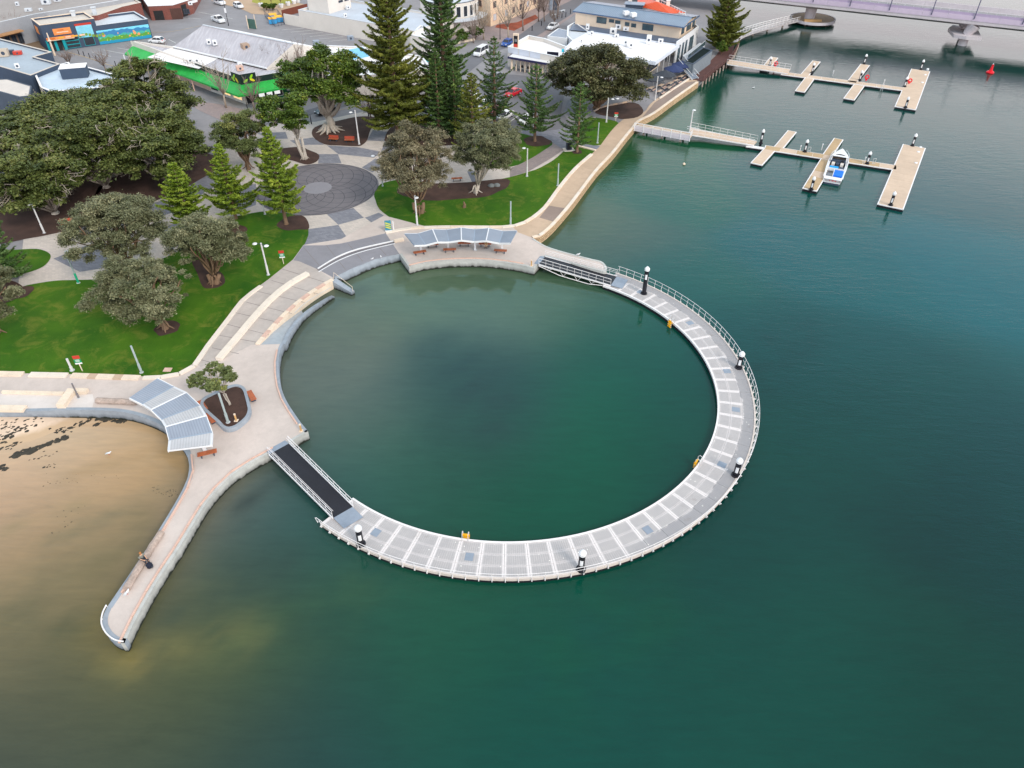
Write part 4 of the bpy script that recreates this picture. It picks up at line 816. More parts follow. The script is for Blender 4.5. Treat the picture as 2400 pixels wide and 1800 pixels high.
for c_, lb in [((1874, 356), 'thin white service post left of the middle pile, nearer jetty'), ((2025, 383), 'thin white service post left of the pile near the end platform'), ((1925, 352), 'thin white service post pair on the nearer jetty above the boat'), ((1951, 178), 'thin white service post on the farther jetty spine'), ((2070, 200), 'thin white service post behind the yellow footed ladder')]:
    p = W(*c_, 0.55); th = thing('service_post', lb, 'service post', p, group='thin service posts on the marina jetties'); MB().tube([p, p + Vector((0, 0, 1.1))], 0.05).build('post_shaft', m_whitesteel, th); MB().box((p.x, p.y, 1.7), (0.16, 0.16, 0.22)).build('post_head', m_white, th)
for c_, lb in [((2157, 347), 'white rounded fender at the outer corner of the nearer end platform'), ((2152, 358), 'white fender on the outer side of the nearer platform, second from its top'), ((2146, 384), 'white fender on the outer side of the nearer platform below its middle'), ((2174, 163), 'white rounded fender at the outer corner of the farther end platform'), ((2168, 177), 'white fender on the outer side of the farther platform, second from its top'), ((2161, 195), 'white fender on the outer side of the farther platform below its middle')]:
    p = W(*c_, 0.4); o = MB().lathe([(0.05, -0.45), (0.28, -0.35), (0.32, 0), (0.28, 0.25), (0.05, 0.32)], p, 10).build('fender', m_white, smooth=True); tag(o, lb, 'fender', 'white fenders on the marina platforms')
# fixed timber jetty and the two marina gangways
jt = thing('fixed_jetty', 'fixed jetty with white boarded side panels reaching out from the promenade', 'jetty', W(1490, 290, LZ))
a, b_ = W(1487, 300, LZ), W(1617, 324, LZ); d = (b_ - a).normalized(); s_ = Vector((-d.y, d.x, 0)); wj = 3.0
n = 16
for i in range(n):
    p, q = a.lerp(b_, i / n), a.lerp(b_, (i + 0.97) / n); mb = MB(); mb.add([p, q, q + s_ * wj, p + s_ * wj] + [v - Vector((0, 0, .12)) for v in (p, q, q + s_ * wj, p + s_ * wj)], [(0, 1, 2, 3), (0, 4, 5, 1), (1, 5, 6, 2), (2, 6, 7, 3), (3, 7, 4, 0)]); mb.build('deck_board', m_buff, jt)
m_side = M('white_side_board', L(214, 206, 214), 0.7, 0.08, 0.6, 5)
for k in range(3): MB().bar(a - s_ * 0.06 + Vector((0, 0, 0.02 - 0.35 * k + 0.3)), b_ - s_ * 0.06 + Vector((0, 0, 0.02 - 0.35 * k + 0.3)), 0.06, 0.31).build('side_board', m_side, jt)
r_ = MB()
for h in (1.05, 0.62): r_.bar(a - s_ * 0.05 + Vector((0, 0, h)), b_ - s_ * 0.05 + Vector((0, 0, h)), 0.09)
for h in (1.05, 0.62): r_.bar(b_ - s_ * 0.05 + Vector((0, 0, h)), b_ + s_ * 1.4 + Vector((0, 0, h)), 0.09)
for h in (1.05, 0.62): r_.tube([a.lerp(b_, 0.86) + s_ * wj + Vector((0, 0, h)), b_ + s_ * wj + Vector((0, 0, h)), b_ + d * 0.8 + s_ * wj + Vector((0, 0, h))], 0.05)
r_.build('jetty_rail', m_white, jt)
for i in range(7):
    p = a.lerp(b_, i / 6) - s_ * 0.1; MB().bar(p + Vector((0, 0, -0.6)), p + Vector((0, 0, 1.08)), 0.11).build('jetty_post', m_white, jt)
for i in (1, 3, 5):
    for k in (0.4, wj - 0.4):
        p = a.lerp(b_, i / 6) + s_ * k; MB().tube([Vector((p.x, p.y, -3)), Vector((p.x, p.y, LZ - 0.1))], 0.2).build('jetty_pile', m_weathered, jt)
p0 = W(1620, 303, LZ); p1 = W(1615, 314, LZ)
gangway('gangway', 'long white truss gangway with tan deck to the nearer marina jetty', W(1618, 301, LZ), W(1619, 317, LZ), W(1774, 333, 0.6), W(1766, 342, 0.6), 9, mesh=m_buff, zl=LZ + 0.05, zr=0.7, h=1.15, plates=False, hand2=False)
gangway('gangway', 'long white truss gangway with tan deck to the farther marina jetty', W(1707, 141, LZ), W(1703, 151, LZ), W(1852, 164, 0.6), W(1846, 174, 0.6), 11, mesh=m_buff, zl=LZ + 0.05, zr=0.7, h=1.15, plates=False, hand2=False)

# white motor boat
def boat():
    p = W(1958, 400, 0); bow = W(1972, 358, 0.9); st_ = W(1949, 428, 0.3); hd = Vector((bow.x - st_.x, bow.y - st_.y, 0)); LN = hd.length * 1.04; an = math.atan2(hd.y, hd.x)
    c_ = Vector(((bow.x + st_.x) / 2, (bow.y + st_.y) / 2, 0)); th = thing('motor_boat', 'white motor boat with bright blue covers moored beside the finger berth', 'boat', c_, an)
    BW = 1.75
    def B(mb, nme, mm, sm=False, par=None):
        o = mb.build(nme, mm, smooth=sm); o.parent = par or th; return o
    xs = np.linspace(-LN / 2, LN / 2, 13); hu = MB(); sec = []
    for x in xs:
        u_ = (x + LN / 2) / LN; w_ = BW * (0.86 + 0.14 * min(1, u_ * 3)) * (1 if u_ < 0.5 else max(0.16, (1 - ((u_ - 0.5) / 0.5) ** 3.4))); zt = 0.95 + 0.5 * u_ ** 1.5; kz = -0.5 + 0.75 * max(0, u_ - 0.6) ** 1.2
        sec.append((x, w_, zt)); hu.v += [(x, 0, kz), (x, w_ * 0.72, kz + 0.25), (x, w_ * 0.97, 0.55 + 0.3 * u_), (x, w_, zt), (x, w_ - 0.14 if w_ > 0.3 else 0.02, zt + 0.02), (x, -(w_ - 0.14 if w_ > 0.3 else 0.02), zt + 0.02), (x, -w_, zt), (x, -w_ * 0.97, 0.55 + 0.3 * u_), (x, -w_ * 0.72, kz + 0.25)]
    for i in range(12):
        for k in (0, 1, 2, 3, 5, 6, 7, 8): hu.f.append((i * 9 + k, i * 9 + (k + 1) % 9, i * 9 + 9 + (k + 1) % 9, i * 9 + 9 + k))
    hu.f.append((8, 7, 6, 5, 4, 3, 2, 1, 0)); hull = B(hu, 'hull', m_white)
    X = lambda u_: -LN / 2 + u_ * LN
    x1 = X(0.74); m_bl = M('bright_blue_canvas', L(10, 110, 220), 0.7, 0.12, 2, 8); m_cy = M('light_blue_canvas', L(20, 150, 225), 0.7, 0.12, 2, 8); m_ck = M('cockpit_grey', L(62, 66, 84), 0.7, 0.15)
    cf = MB(); cf.add([(X(.05), -1.3, .5), (x1, -1.4, .5), (x1, 1.4, .5), (X(.05), 1.3, .5)], [(0, 1, 2, 3)]); B(cf, 'cockpit_floor', m_ck)
    B(MB().box((X(.045), 0, .72), (.09 * LN, 2.9, .55)), 'stern_deck', m_white)
    for s_ in (-1, 1): B(MB().box((X(.40), s_ * 1.5, .98), (.66 * LN, .34, .1)), 'side_deck', m_white)
    fd = MB(); fs = [q for q in sec if q[0] > x1 - 0.1]; n_ = len(fs); fd.v = [(x, -(w_ - .1) if w_ > .2 else 0, zt + .03) for x, w_, zt in fs] + [(x, 0, zt + .17) for x, w_, zt in fs] + [(x, (w_ - .1) if w_ > .2 else 0.01, zt + .03) for x, w_, zt in fs]
    for i in range(n_ - 1):
        for k in (0, 1): fd.f.append((k * n_ + i, k * n_ + i + 1, (k + 1) * n_ + i + 1, (k + 1) * n_ + i)[::-1])
    B(fd, 'foredeck', m_white)
    B(MB().box((X(.205), -.62, .95), (.19 * LN, 1.55, .42)), 'engine_cover', m_bl); B(MB().box((X(.205), -1.3, 1.0), (.19 * LN, .25, .3)), 'cover_flap', m_cy)
    B(MB().box((X(.205), .75, .66), (.17 * LN, .95, .3)), 'dark_well', m_glassdk); B(MB().box((X(.205), .18, .95), (.20 * LN, .1, .5)), 'well_edge', m_white)
    B(MB().box((X(.325), 0, 1.0), (.14, 2.9, .55)), 'bulkhead', m_white); B(MB().box((X(.385), .42, .95), (.08 * LN, 1.5, .4)), 'blue_seat', m_cy); B(MB().box((X(.385), -.85, .9), (.07 * LN, .8, .5)), 'helm_seat', m_charcoal)
    for y, c in ((-.75, m_offw), (.0, m_charcoal), (.75, m_offw)): B(MB().box((X(.53), y, .9), (.07 * LN, .55, .55)), 'cabin_seat', c)
    B(MB().box((X(.61), 0, 1.05), (.07 * LN, 2.6, .6)), 'dashboard', m_charcoal); B(MB().tube([(X(.575), -.7, 1.3), (X(.57), -.7, 1.55)], .22, 10), 'wheel_column', m_black)
    xw = X(.70); ws = MB(); ws.add([(xw - .9, -1.45, 1.3), (xw - .8, -1.2, 1.95), (xw + .25, -.85, 1.35), (xw - .2, -.7, 2.0), (xw + .45, 0, 1.4), (xw - .1, 0, 2.05), (xw + .25, .85, 1.35), (xw - .2, .7, 2.0), (xw - .9, 1.45, 1.3), (xw - .8, 1.2, 1.95)], [(0, 2, 3, 1), (2, 4, 5, 3), (4, 6, 7, 5), (6, 8, 9, 7)]); B(ws, 'windscreen', m_glassdk)
    B(MB().tube([(xw - .9, -1.45, 1.25), (xw - .8, -1.2, 2.0), (xw - .2, -.7, 2.06), (xw - .1, 0, 2.1), (xw - .2, .7, 2.06), (xw - .8, 1.2, 2.0), (xw - .9, 1.45, 1.25)], .07, 6), 'screen_frame', m_whitesteel)
    B(MB().box((X(.60), 0, 2.18), (.55, 2.5, .1)), 'radar_arch', m_white)
    for s_ in (-1, 1): B(MB().bar((X(.58), s_ * 1.3, 1.0), (X(.60), s_ * 1.22, 2.2), .12), 'arch_leg', m_white)
    rl = MB(); 
    for s_ in (-1, 1):
        q = [(x, s_ * (w_ - 0.06), zt + 0.5) for x, w_, zt in sec if x > X(.6) and w_ > 0.3]; rl.tube(q, 0.04, 5)
        for v in q[::1]: rl.tube([(v[0], v[1], v[2] - 0.5), v], 0.03, 5)
    B(rl, 'bow_rail', m_steel)
    B(MB().box((-LN / 2 - 0.02, 0, 0.15), (0.1, 2.6, 0.35)), 'waterline_stripe', m_charcoal)
    for y, w_ in ((-0.55, 0.2), (-0.1, 0.3), (0.4, 0.12)): B(MB().box((-LN / 2 - 0.01, y, 0.75), (0.06, w_, 0.14)), 'stern_letter', m_red)
boat()
# red channel buoy
p = W(2320, 171, 0); bo = thing('channel_buoy', 'small red conical channel buoy floating below the bridge', 'buoy', p)
MB().lathe([(0.6, -0.4), (0.85, -0.1), (0.9, 0.2), (0.72, 0.42), (0.42, 0.52)], p, 20).build('buoy_float', m_red, bo, smooth='auto'); MB().lathe([(0.4, 0.5), (0.22, 1.7), (0.26, 1.92), (0.1, 1.94)], p, 14).build('buoy_tower', m_red, bo); MB().lathe([(0.08, 1.92), (0.08, 2.2), (0.02, 2.3)], p, 10).build('buoy_light', m_white, bo)
p = W(1603, 385.5, 0); bo = MB().lathe([(0.02, -0.22), (0.22, -0.1), (0.27, 0.1), (0.18, 0.28), (0.03, 0.36)], p, 12).build('marker_float', m_cream, smooth=True); tag(bo, 'tiny cream float on the water below the fixed jetty', 'float')

# bridge over the channel
pA, pB = W(1888, 62, 0), W(2245, 104, 0); bd = (pB - pA).normalized(); bn = Vector((-bd.y, bd.x, 0)); bn = bn if bn.y > 0 else -bn
f0 = pA - bd * 75 - bn * 1.6; f1 = pB + bd * 160 - bn * 1.6                       # near face line
hz0 = HT((1888, 62), (1893, 24), 0); hz1 = HT((2245, 104), (2262, 42), 0)
bz = (hz0 + hz1) / 2; BWD = 12.5
br = thing('road_bridge', 'long concrete road bridge with lilac parapet crossing the channel', 'bridge', pA)
m_bconc = M_concrete('bridge_concrete', L(200, 192, 196), 0.25); m_lilac = M('lilac_parapet', L(194, 178, 197), 0.6, 0.1, 0.05, 1.0); m_lilac2 = M('lilac_upper_band', L(168, 152, 178), 0.6, 0.1, 0.05, 1.0)
def pr(off, z, far=False): return (f1 if far else f0) + bn * off + Vector((0, 0, z))
sec = [(3.2, bz - 0.9), (0.35, bz), (0.0, bz + 0.15), (0.0, bz + 1.0), (BWD, bz + 1.0), (BWD, bz + 0.15), (BWD - 0.35, bz), (BWD - 3.2, bz - 0.9)]
g = MB(); g.v = [pr(*s_) for s_ in sec] + [pr(*s_, far=True) for s_ in sec]; g.f = [(i, (i + 1) % 8, 8 + (i + 1) % 8, 8 + i) for i in range(8)] + [tuple(range(8)), tuple(range(15, 7, -1))]; g.build('bridge_deck', m_bconc, br)
L_ = (f1 - f0).length; npn = int(L_ / 6.0)
for k in range(npn):
    a_, b_ = f0 + bd * (k * L_ / npn + 0.03), f0 + bd * ((k + 1) * L_ / npn - 0.03)
    MB().bar(a_ - bn * 0.06 + Vector((0, 0, bz + 1.55)), b_ - bn * 0.06 + Vector((0, 0, bz + 1.55)), 0.12, 1.15).build('parapet_panel', m_lilac, br)
    MB().bar(a_ + bn * 0.12 + Vector((0, 0, bz + 2.45)), b_ + bn * 0.12 + Vector((0, 0, bz + 2.45)), 0.10, 0.62).build('parapet_band', m_lilac2, br)
    MB().bar(a_ + bn * (BWD - 0.1) + Vector((0, 0, bz + 1.6)), b_ + bn * (BWD - 0.1) + Vector((0, 0, bz + 1.6)), 0.2, 1.2).build('far_parapet', m_bconc, br)
rl = MB().bar(pr(0.3, bz + 3.3), pr(0.3, bz + 3.3, True), 0.08, 0.08); rl.bar(pr(0.3, bz + 2.95), pr(0.3, bz + 2.95, True), 0.05, 0.05); rl = rl.build('bridge_rail', m_steel, br)
for k in range(int(L_ / 2.2)): p = f0 + bd * (k * 2.2) + bn * 0.3; MB().bar(p + Vector((0, 0, bz + 2.6)), p + Vector((0, 0, bz + 3.3)), 0.07).build('bridge_rail_post', m_steel, rl)
m_pole = M('slate_pole', L(92, 92, 116), 0.5, 0.1)
MB().add([pr(1.2, bz + 1.01), pr(1.2, bz + 1.01, True), pr(BWD - 1.0, bz + 1.01, True), pr(BWD - 1.0, bz + 1.01)], [(0, 1, 2, 3)]).build('bridge_roadway', m_asph, br)
for k, px in enumerate((1790, 1893, 1988, 2086, 2187, 2285, 2392)):
    tt = (W(px, 18, bz + 1.9) - f0).dot(bd); p = f0 + bd * tt - bn * 0.2; MB().tube([p + Vector((0, 0, bz + 1.4)), p + Vector((0, 0, bz + 9.5))], 0.13, 8).build('lamp_column', m_pole, br)
def pier(px, py, wide):
    p = W(px, py, 0)
    if wide:
        pp = thing('bridge_pier', 'v shaped concrete bridge pier standing on a pale pile cap in the channel', 'bridge pier', p)
        cap = [p - bn * 2.6 - bd * 2.0, p - bn * 3.2 + bd * 1.0, p - bn * 2.2 + bd * 4.6, p + bn * 7.5 + bd * 3.4, p + bn * 8.5 - bd * 2.6, p + bn * 4 - bd * 3.6]
        MB().prism([(q.x, q.y) for q in cap], 2.0, 2.8, True).build('pile_cap', m_bconc, pp)
        for o_, lean in ((-0.3, 1.2), (5.6, -1.4)):
            q = p + bn * o_ + bd * 0.8
            MB().tube([q + Vector((0, 0, 2.6)), q + bd * lean + Vector((0, 0, bz - 0.2))], [1.0, 1.7], 16).build('pier_leg', m_bconc, pp)
            MB().tube([q - Vector((0, 0, 4)), q + Vector((0, 0, 2.1))], 1.15, 16).build('pier_pile', m_bconc, pp)
    else:
        pp = thing('bridge_pier', 'round concrete bridge pier rising through the landing platform', 'bridge pier', p)
        MB().tube([p + bn * 3 - Vector((0, 0, 4)), p + bn * 3 + Vector((0, 0, bz - 0.3))], [1.2, 1.6], 18).build('pier_leg', m_bconc, pp)
pier(2247, 104, True); pier(1890, 60, False)
# round landing platform and the walkway that leads to it
m_walk = M_concrete('walkway_deck', L(178, 172, 172), 0.25); m_brown = M('red_brown_boards', L(92, 62, 58), 0.8, 0.25, 0.8, 6)
pc = W(1905, 42, LZ); pl = thing('landing_platform', 'round timber landing platform under the bridge', 'platform', pc)
MB().prism([(pc.x + 6.2 * math.cos(a), pc.y + 6.2 * math.sin(a)) for a in np.linspace(0, 6.2832, 33)[:-1]], LZ - 0.5, LZ + 0.02, True).build('platform_deck', M('brown_platform_boards', L(150, 126, 104), 0.85, 0.2, 0.6, 5), pl)
MB().strip([Vector((pc.x + 6.25 * math.cos(a), pc.y + 6.25 * math.sin(a), 0)) for a in np.linspace(0, 6.2832, 41)[:-1]], 0.3, LZ - 0.6, LZ + 0.12, True).build('platform_edge', m_bconc, pl)
for a in (0.5, 2.2, 4.0, 5.4): MB().tube([Vector((pc.x + 4.5 * math.cos(a), pc.y + 4.5 * math.sin(a), -3)), Vector((pc.x + 4.5 * math.cos(a), pc.y + 4.5 * math.sin(a), LZ - 0.4))], 0.3).build('platform_pile', m_weathered, pl)
MB().box((pc.x - 1.5, pc.y - 4.4, LZ + 0.35), (5.0, 0.8, 0.6), 0.05).build('platform_bench', M('tan_bench', L(176, 140, 96), 0.7, 0.15), pl)
wk_c = sp([(1713, 98), (1735, 84), (1775, 70), (1820, 58), (1866, 47)], 5)
wy = thing('walkway', 'curved white railed walkway over the water leading to the landing platform', 'walkway', wk_c[0])
for i in range(len(wk_c) - 1):
    MB().bar(wk_c[i] - Vector((0, 0, 0.1)), wk_c[i].lerp(wk_c[i + 1], 0.99) - Vector((0, 0, 0.1)), 2.6, 0.2).build('deck_slab', m_walk, wy)
for s_ in (-1.3, 1.3):
    q = offs(wk_c, s_); r_ = MB(); r_.tube([p + Vector((0, 0, 1.1)) for p in q], 0.06); r_.tube([p + Vector((0, 0, 0.6)) for p in q], 0.035); rr = r_.build('walkway_rail', m_whitesteel, wy)
    for p, d in walk(q, 1.6): MB().bar(p, p + Vector((0, 0, 1.1)), 0.06).build('rail_post', m_whitesteel, rr)
for p, d in walk(wk_c, 7): MB().tube([Vector((p.x, p.y, -3)), Vector((p.x, p.y, LZ - 0.2))], 0.25).build('walkway_pile', m_weathered, wy)
# red brown timber boardwalk along the hotel
bw = sp([(1626, 187), (1656, 164), (1687, 141), (1703, 118), (1712, 98)], 5)
bk = thing('boardwalk', 'red brown timber boardwalk with dark rails beside the hotel', 'boardwalk', bw[0]); wq = walk(bw, 0.75)
for i in range(len(wq) - 1):
    p, d = wq[i]; MB().bar(p + Vector((0, 0, 0.02)), p + d * 0.72 + Vector((0, 0, 0.02)), 4.6 - 2.0 * i / len(wq), 0.12).build('deck_board', m_brown, bk)
q = offs(bw, -2.2); r_ = MB(); r_.tube([p + Vector((0, 0, 1.1)) for p in q], 0.07); r_.tube([p + Vector((0, 0, 0.6)) for p in q], 0.05); rr = r_.build('boardwalk_rail', m_brown, bk)
for p, d in walk(q, 1.5): MB().bar(p - Vector((0, 0, 0.4)), p + Vector((0, 0, 1.15)), 0.12).build('rail_post', m_brown, rr)
for p, d in walk(q, 2.4): MB().tube([Vector((p.x, p.y, -3)), Vector((p.x, p.y, LZ))], 0.18).build('boardwalk_pile', m_weathered, bk)
# ================================================================== shelters, benches, lamps, signs, planter, people, cars
def ribmat(name, col, n=14):
    m, t, b = nodes(name); uv = t.nodes.new('ShaderNodeUVMap'); w = N(t, 'ShaderNodeTexWave', Scale=n * 0.314159, bands_direction='X'); t.links.new(uv.outputs[0], w.inputs['Vector'])
    n1 = RAMP(t, NOISE(t, 0.5, 6), 0.3, 0.7); c = MIXN(t, n1, mul(col, 0.92), mul(col, 1.06)); c = MIXN(t, MATH(t, 'MULTIPLY', MATH(t, 'POWER', w.outputs['Fac'], 4), 0.4), c, mul(col, 0.55))
    t.links.new(c, b.inputs['Base Color']); b.inputs['Roughness'].default_value = 0.45; BUMP(t, b, w.outputs['Fac'], 0.6, 0.03); return m
m_roofblue = ribmat('blue_grey_roof_sheet', L(140, 148, 162)); m_roofwhite = ribmat('white_roof_sheet', L(192, 189, 190))
def shelter(name, label, A, B, colors, posts, zoff):
    # A, B: (photo x, photo y, height) of the fold lines at the two long edges
    a = [W(x, y, LZ + h) for x, y, h in A]; b_ = [W(x, y, LZ + h) for x, y, h in B]
    th = thing(name, label, 'shelter', Vector(((a[0].x + b_[-1].x) / 2, (a[0].y + b_[-1].y) / 2, LZ)))
    for i in range(len(a) - 1):
        q = [a[i], b_[i], b_[i + 1], a[i + 1]]; ctr = sum(q, Vector()) / 4
        q2 = [p.lerp(ctr, 0.07) + Vector((0, 0, 0.05)) for p in q]
        mb = MB(); mb.add(q2, [(0, 1, 2, 3)]); o = mb.build('roof_sheet', colors[i % len(colors)], th)
        ul = o.data.uv_layers.new(name='uv'); uvv = [(0, 0), (1, 0), (1, 1), (0, 1)]
        for lp in o.data.loops: ul.data[lp.index].uv = uvv[lp.vertex_index]
        fr = MB(); lo = [p - Vector((0, 0, 0.16)) for p in q]; sh = 0.004 * (i % 2)
        fr.add([p + Vector((0, 0, 0.02 + sh)) for p in q] + [p for p in lo], [(0, 1, 2, 3), (7, 6, 5, 4), (0, 4, 5, 1), (1, 5, 6, 2), (2, 6, 7, 3), (3, 7, 4, 0)]); fr.build('roof_panel', m_roofframe if colors[i % len(colors)] == m_roofblue else m_white, th)
        if i < len(a) - 2: MB().bar(a[i + 1] + Vector((0, 0, 0.05)), b_[i + 1] + Vector((0, 0, 0.05)), 0.14, 0.07).build('fold_flashing', m_white if i % 2 else m_roofframe, th)
    for e in (a, b_):
        for i in range(len(e) - 1):
            off = (e[i] - (b_[i] if e is a else a[i])).normalized() * 0.04
            MB().bar(e[i] + off - Vector((0, 0, 0.08)), e[i + 1] + off - Vector((0, 0, 0.08)), 0.07, 0.26).build('fascia', m_white, th)
    for px, py, h in posts:
        p = W(px, py, LZ); MB().bar(p, p + Vector((0, 0, h)), 0.26, 0.26).build('post', m_white, th)
        MB().box((p.x, p.y, LZ + 0.02), (0.5, 0.5, 0.03)).build('post_plate', m_steel, th)
    return th
m_roofframe = M('roof_frame_blue_grey', L(146, 158, 174), 0.5, 0.06)
z = lambda zx, zy: (880 + .2712 * zx, 480 + .2712 * zy); H1, H0 = 3.05, 2.6
A = [(*z(252, 250), H1), (*z(368, 250), H0), (*z(493, 213), H1), (*z(612, 218), H0), (*z(740, 199), H1), (*z(860, 213), H0), (*z(980, 203), H1), (*z(1103, 229), H0), (*z(1223, 225), H1)]
B = [(*z(335, 350), H1), (*z(432, 347), H0), (*z(537, 320), H1), (*z(635, 320), H0), (*z(743, 304), H1), (*z(850, 316), H0), (*z(957, 309), H1), (*z(1070, 330), H0), (*z(1165, 330), H1)]
shelter('shelter', 'white folded roof shelter over the benches on the upper plaza', A, B, [m_roofblue], [(*z(396, 412), 2.4), (*z(630, 381), 2.4), (*z(862, 390), 2.4), (*z(1095, 393), 2.4)], 0)
z = lambda zx, zy: (300 + .12658 * zx, 870 + .12658 * zy)
A = [(*z(25, 495), H1), (*z(265, 612), H0), (*z(430, 718), H1), (*z(622, 898), H0), (*z(702, 1034), H1), (*z(768, 1278), H0), (*z(748, 1470), H1)]
B = [(*z(540, 135), H1), (*z(845, 290), H0), (*z(1080, 400), H1), (*z(1325, 635), H0), (*z(1447, 830), H1), (*z(1558, 1138), H0), (*z(1545, 1375), H1)]
shelter('shelter', 'striped blue and white folded roof shelter at the head of the finger jetty', A, B, [m_roofblue, m_roofwhite], [(*z(1440, 1510), 2.5), (*z(1100, 1000), 2.5), (*z(780, 620), 2.5)], 0)

# benches
def make_bench(back):
    th = thing('timber_bench', 'x', 'bench')
    s0 = MB().box((0, 0, 0), (0.145, 0.62, 0.05)).build('slat', m_timber, th); s0.location = (-0.86, 0, 0.46)
    for i in range(1, 12): inst(s0, th, (-0.86 + i * 0.1575, 0, 0.46))
    for x in (-0.6, 0.6): MB().box((x, 0, 0.22), (0.08, 0.5, 0.43)).build('leg', m_charcoal, th)
    MB().box((0, 0, 0.41), (1.75, 0.12, 0.05)).build('bearer', m_charcoal, th)
    if back:
        b0 = MB().box((0, 0, 0), (0.145, 0.05, 0.5)).build('back_slat', m_timber2, th); b0.location = (-0.86, 0.32, 0.78); b0.rotation_euler = (R(-14), 0, 0)
        for i in range(1, 12): c = inst(b0, th, (-0.86 + i * 0.1575, 0.32, 0.78)); c.rotation_euler = (R(-14), 0, 0)
        for x in (-0.6, 0.6): MB().bar((x, 0.2, 0.3), (x, 0.44, 1.0), 0.06).build('back_support', m_charcoal, th)
    return th
benches = [(0, (968.5, 599), (999.5, 594), 'orange slab bench under the upper shelter, nearest the dark forecourt'), (0, (1039.5, 591), (1069, 590), 'orange slab bench under the upper shelter between two white posts'), (0, (1157, 592), (1188.6, 594), 'orange slab bench under the right end of the upper shelter'),
 (1, (998, 580), (1027.8, 577.6), 'timber bench with backrest at the left back of the upper shelter'), (1, (1073, 575.5), (1103, 575.5), 'timber bench with backrest at the middle back of the upper shelter'), (1, (1122, 576.5), (1151.7, 577.5), 'timber bench with backrest where the person in dark top sits'),
 (0, (464, 1074), (511.6, 1063), 'orange slab bench just below the striped shelter'), (0, (584, 922), (598, 946), 'red brown slab bench on the right side of the curved planter'), (0, (486, 972), (507, 1000), 'red brown slab bench against the left side of the planter, lower one'), (0, (469, 946), (484, 968), 'red brown slab bench against the left side of the planter, half under the shelter'),
 (1, (769, 330), (795, 331.5), 'orange bench with backrest in the central mulch bed, farther from its lamp'), (1, (807, 333), (832, 333.5), 'orange bench with backrest beside the lamp in the central mulch bed'), (1, (142, 532), (176, 526), 'orange bench with backrest below the large fig trees'), (0, (1064, 424), (1078, 423), 'small orange bench mostly hidden under the right hand olive tree')]
pb0, pb1 = make_bench(0), make_bench(1); used = {0: False, 1: False}
for bk_, a, b_, lb in benches:
    pa_, pb_ = W(*a), W(*b_); c_ = (pa_ + pb_) / 2; an = math.atan2(pb_.y - pa_.y, pb_.x - pa_.x); src = pb1 if bk_ else pb0
    if not used[bk_]: used[bk_] = True; src.location = c_; src.rotation_euler = (0, 0, an); src['label'] = lb; src['group'] = 'orange timber benches'
    else: dup(src, c_, an, lb, 'orange timber benches')
def log(a, b_, label):
    p, q = W(*a), W(*b_); th = thing('log_seat', label, 'log bench', p, group='weathered log seats'); d = (q - p)
    pts = [p + d * u_ + Vector((random.gauss(0, .03), random.gauss(0, .03), 0.25 + random.gauss(0, .02))) for u_ in np.linspace(0, 1, 9)]
    MB().tube(pts, [0.3 + random.random() * 0.05 for _ in pts], 9).build('log', m_weathered, th)
    for u_ in (0.12, 0.5, 0.88): MB().box(tuple(p + d * u_ + Vector((0, 0, 0.05))), (0.3, 0.3, 0.12), math.atan2(d.y, d.x)).build('log_support', m_charcoal, th)
log((229, 943), (322, 947), 'weathered log seat on the path left of the striped shelter'); log((379, 1253), (297.6, 1384), 'long weathered log seat on the finger jetty where a person sits')

# lamp posts
m_pole2 = M('pale_pole', L(206, 204, 204), 0.5, 0.08, 2, 8); m_polegrey = M('grey_pole', L(160, 172, 172), 0.45, 0.1, 2, 8); m_lens = M('lamp_lens', L(240, 240, 240), 0.4, 0.05, emit=(1, 0.85, 0.6), est=0.6)
GD = 'pale posts and lamps of the foreshore'
def lamp(base, top, label, heads=(), r=0.11, mm=None, z0=LZ, sleeve=None, cat='lamp post', col2=None):
    p = W(*base, z0); h = HT(base, top, z0); th = thing('lamp_post', label, cat, p, group=GD); mm = mm or m_pole2
    MB().tube([p, p + Vector((0, 0, h * 0.32))], r * 1.35, 10).build('lower_shaft', col2 or mm, th); MB().tube([p + Vector((0, 0, h * 0.32)), p + Vector((0, 0, h))], r, 10).build('shaft', mm, th)
    MB().lathe([(r * 2.2, 0), (r * 2.2, 0.05), (r * 1.4, 0.08)], p, 12).build('base_plate', m_steel, th)
    for hx, hy in heads:
        zz = z0 + h - 0.12; q = W(hx, hy, zz); d = q - Vector((p.x, p.y, zz)); ln = max(0.35, min(1.8, d.length)); d.normalize(); e = Vector((p.x, p.y, zz)) + d * ln
        MB().bar(Vector((p.x, p.y, zz)), e, 0.06).build('arm', m_charcoal, th)
        g = MB(); g.lathe([(0.10, 0.10), (0.28, 0.04), (0.34, -0.03), (0.30, -0.06)], e, 14); g.build('lamp_head', m_white, th); MB().lathe([(0.24, -0.075), (0.02, -0.08)], e, 12).build('lamp_lens', m_lens, th)
    return th
lamp((629, 644), (610, 570), 'tall pale lamp post with two heads on the west lawn by the promenade', [(597, 571), (624, 576)])
lamp((978, 527), (973, 458), 'pale lamp post with camera beside the olive trunk on the east lawn', [(976, 463)])
lamp((184, 663), (152, 590), 'lamp post with green wrapped foot at the paving edge of the west lawn', [(158, 588)], col2=M('green_wrap', L(20, 160, 120), 0.6, 0.15), mm=m_polegrey)
lamp((104, 546), (75, 478), 'pale lamp post in the mulch below the large figs', [(72, 480)])
lamp((332, 873), (306, 811), 'plain grey pole at the kerb of the west lawn', mm=m_polegrey)
lamp((1235, 413), (1236, 348), 'pale lamp post with one head beside the brown path', [(1228, 347)])
lamp((1307, 435), (1308.6, 383.7), 'plain grey pole on the east lawn nearer the promenade bend', mm=m_polegrey); lamp((1400, 335), (1403.5, 287.5), 'plain grey pole on the small lawn by the fixed jetty', mm=m_polegrey)
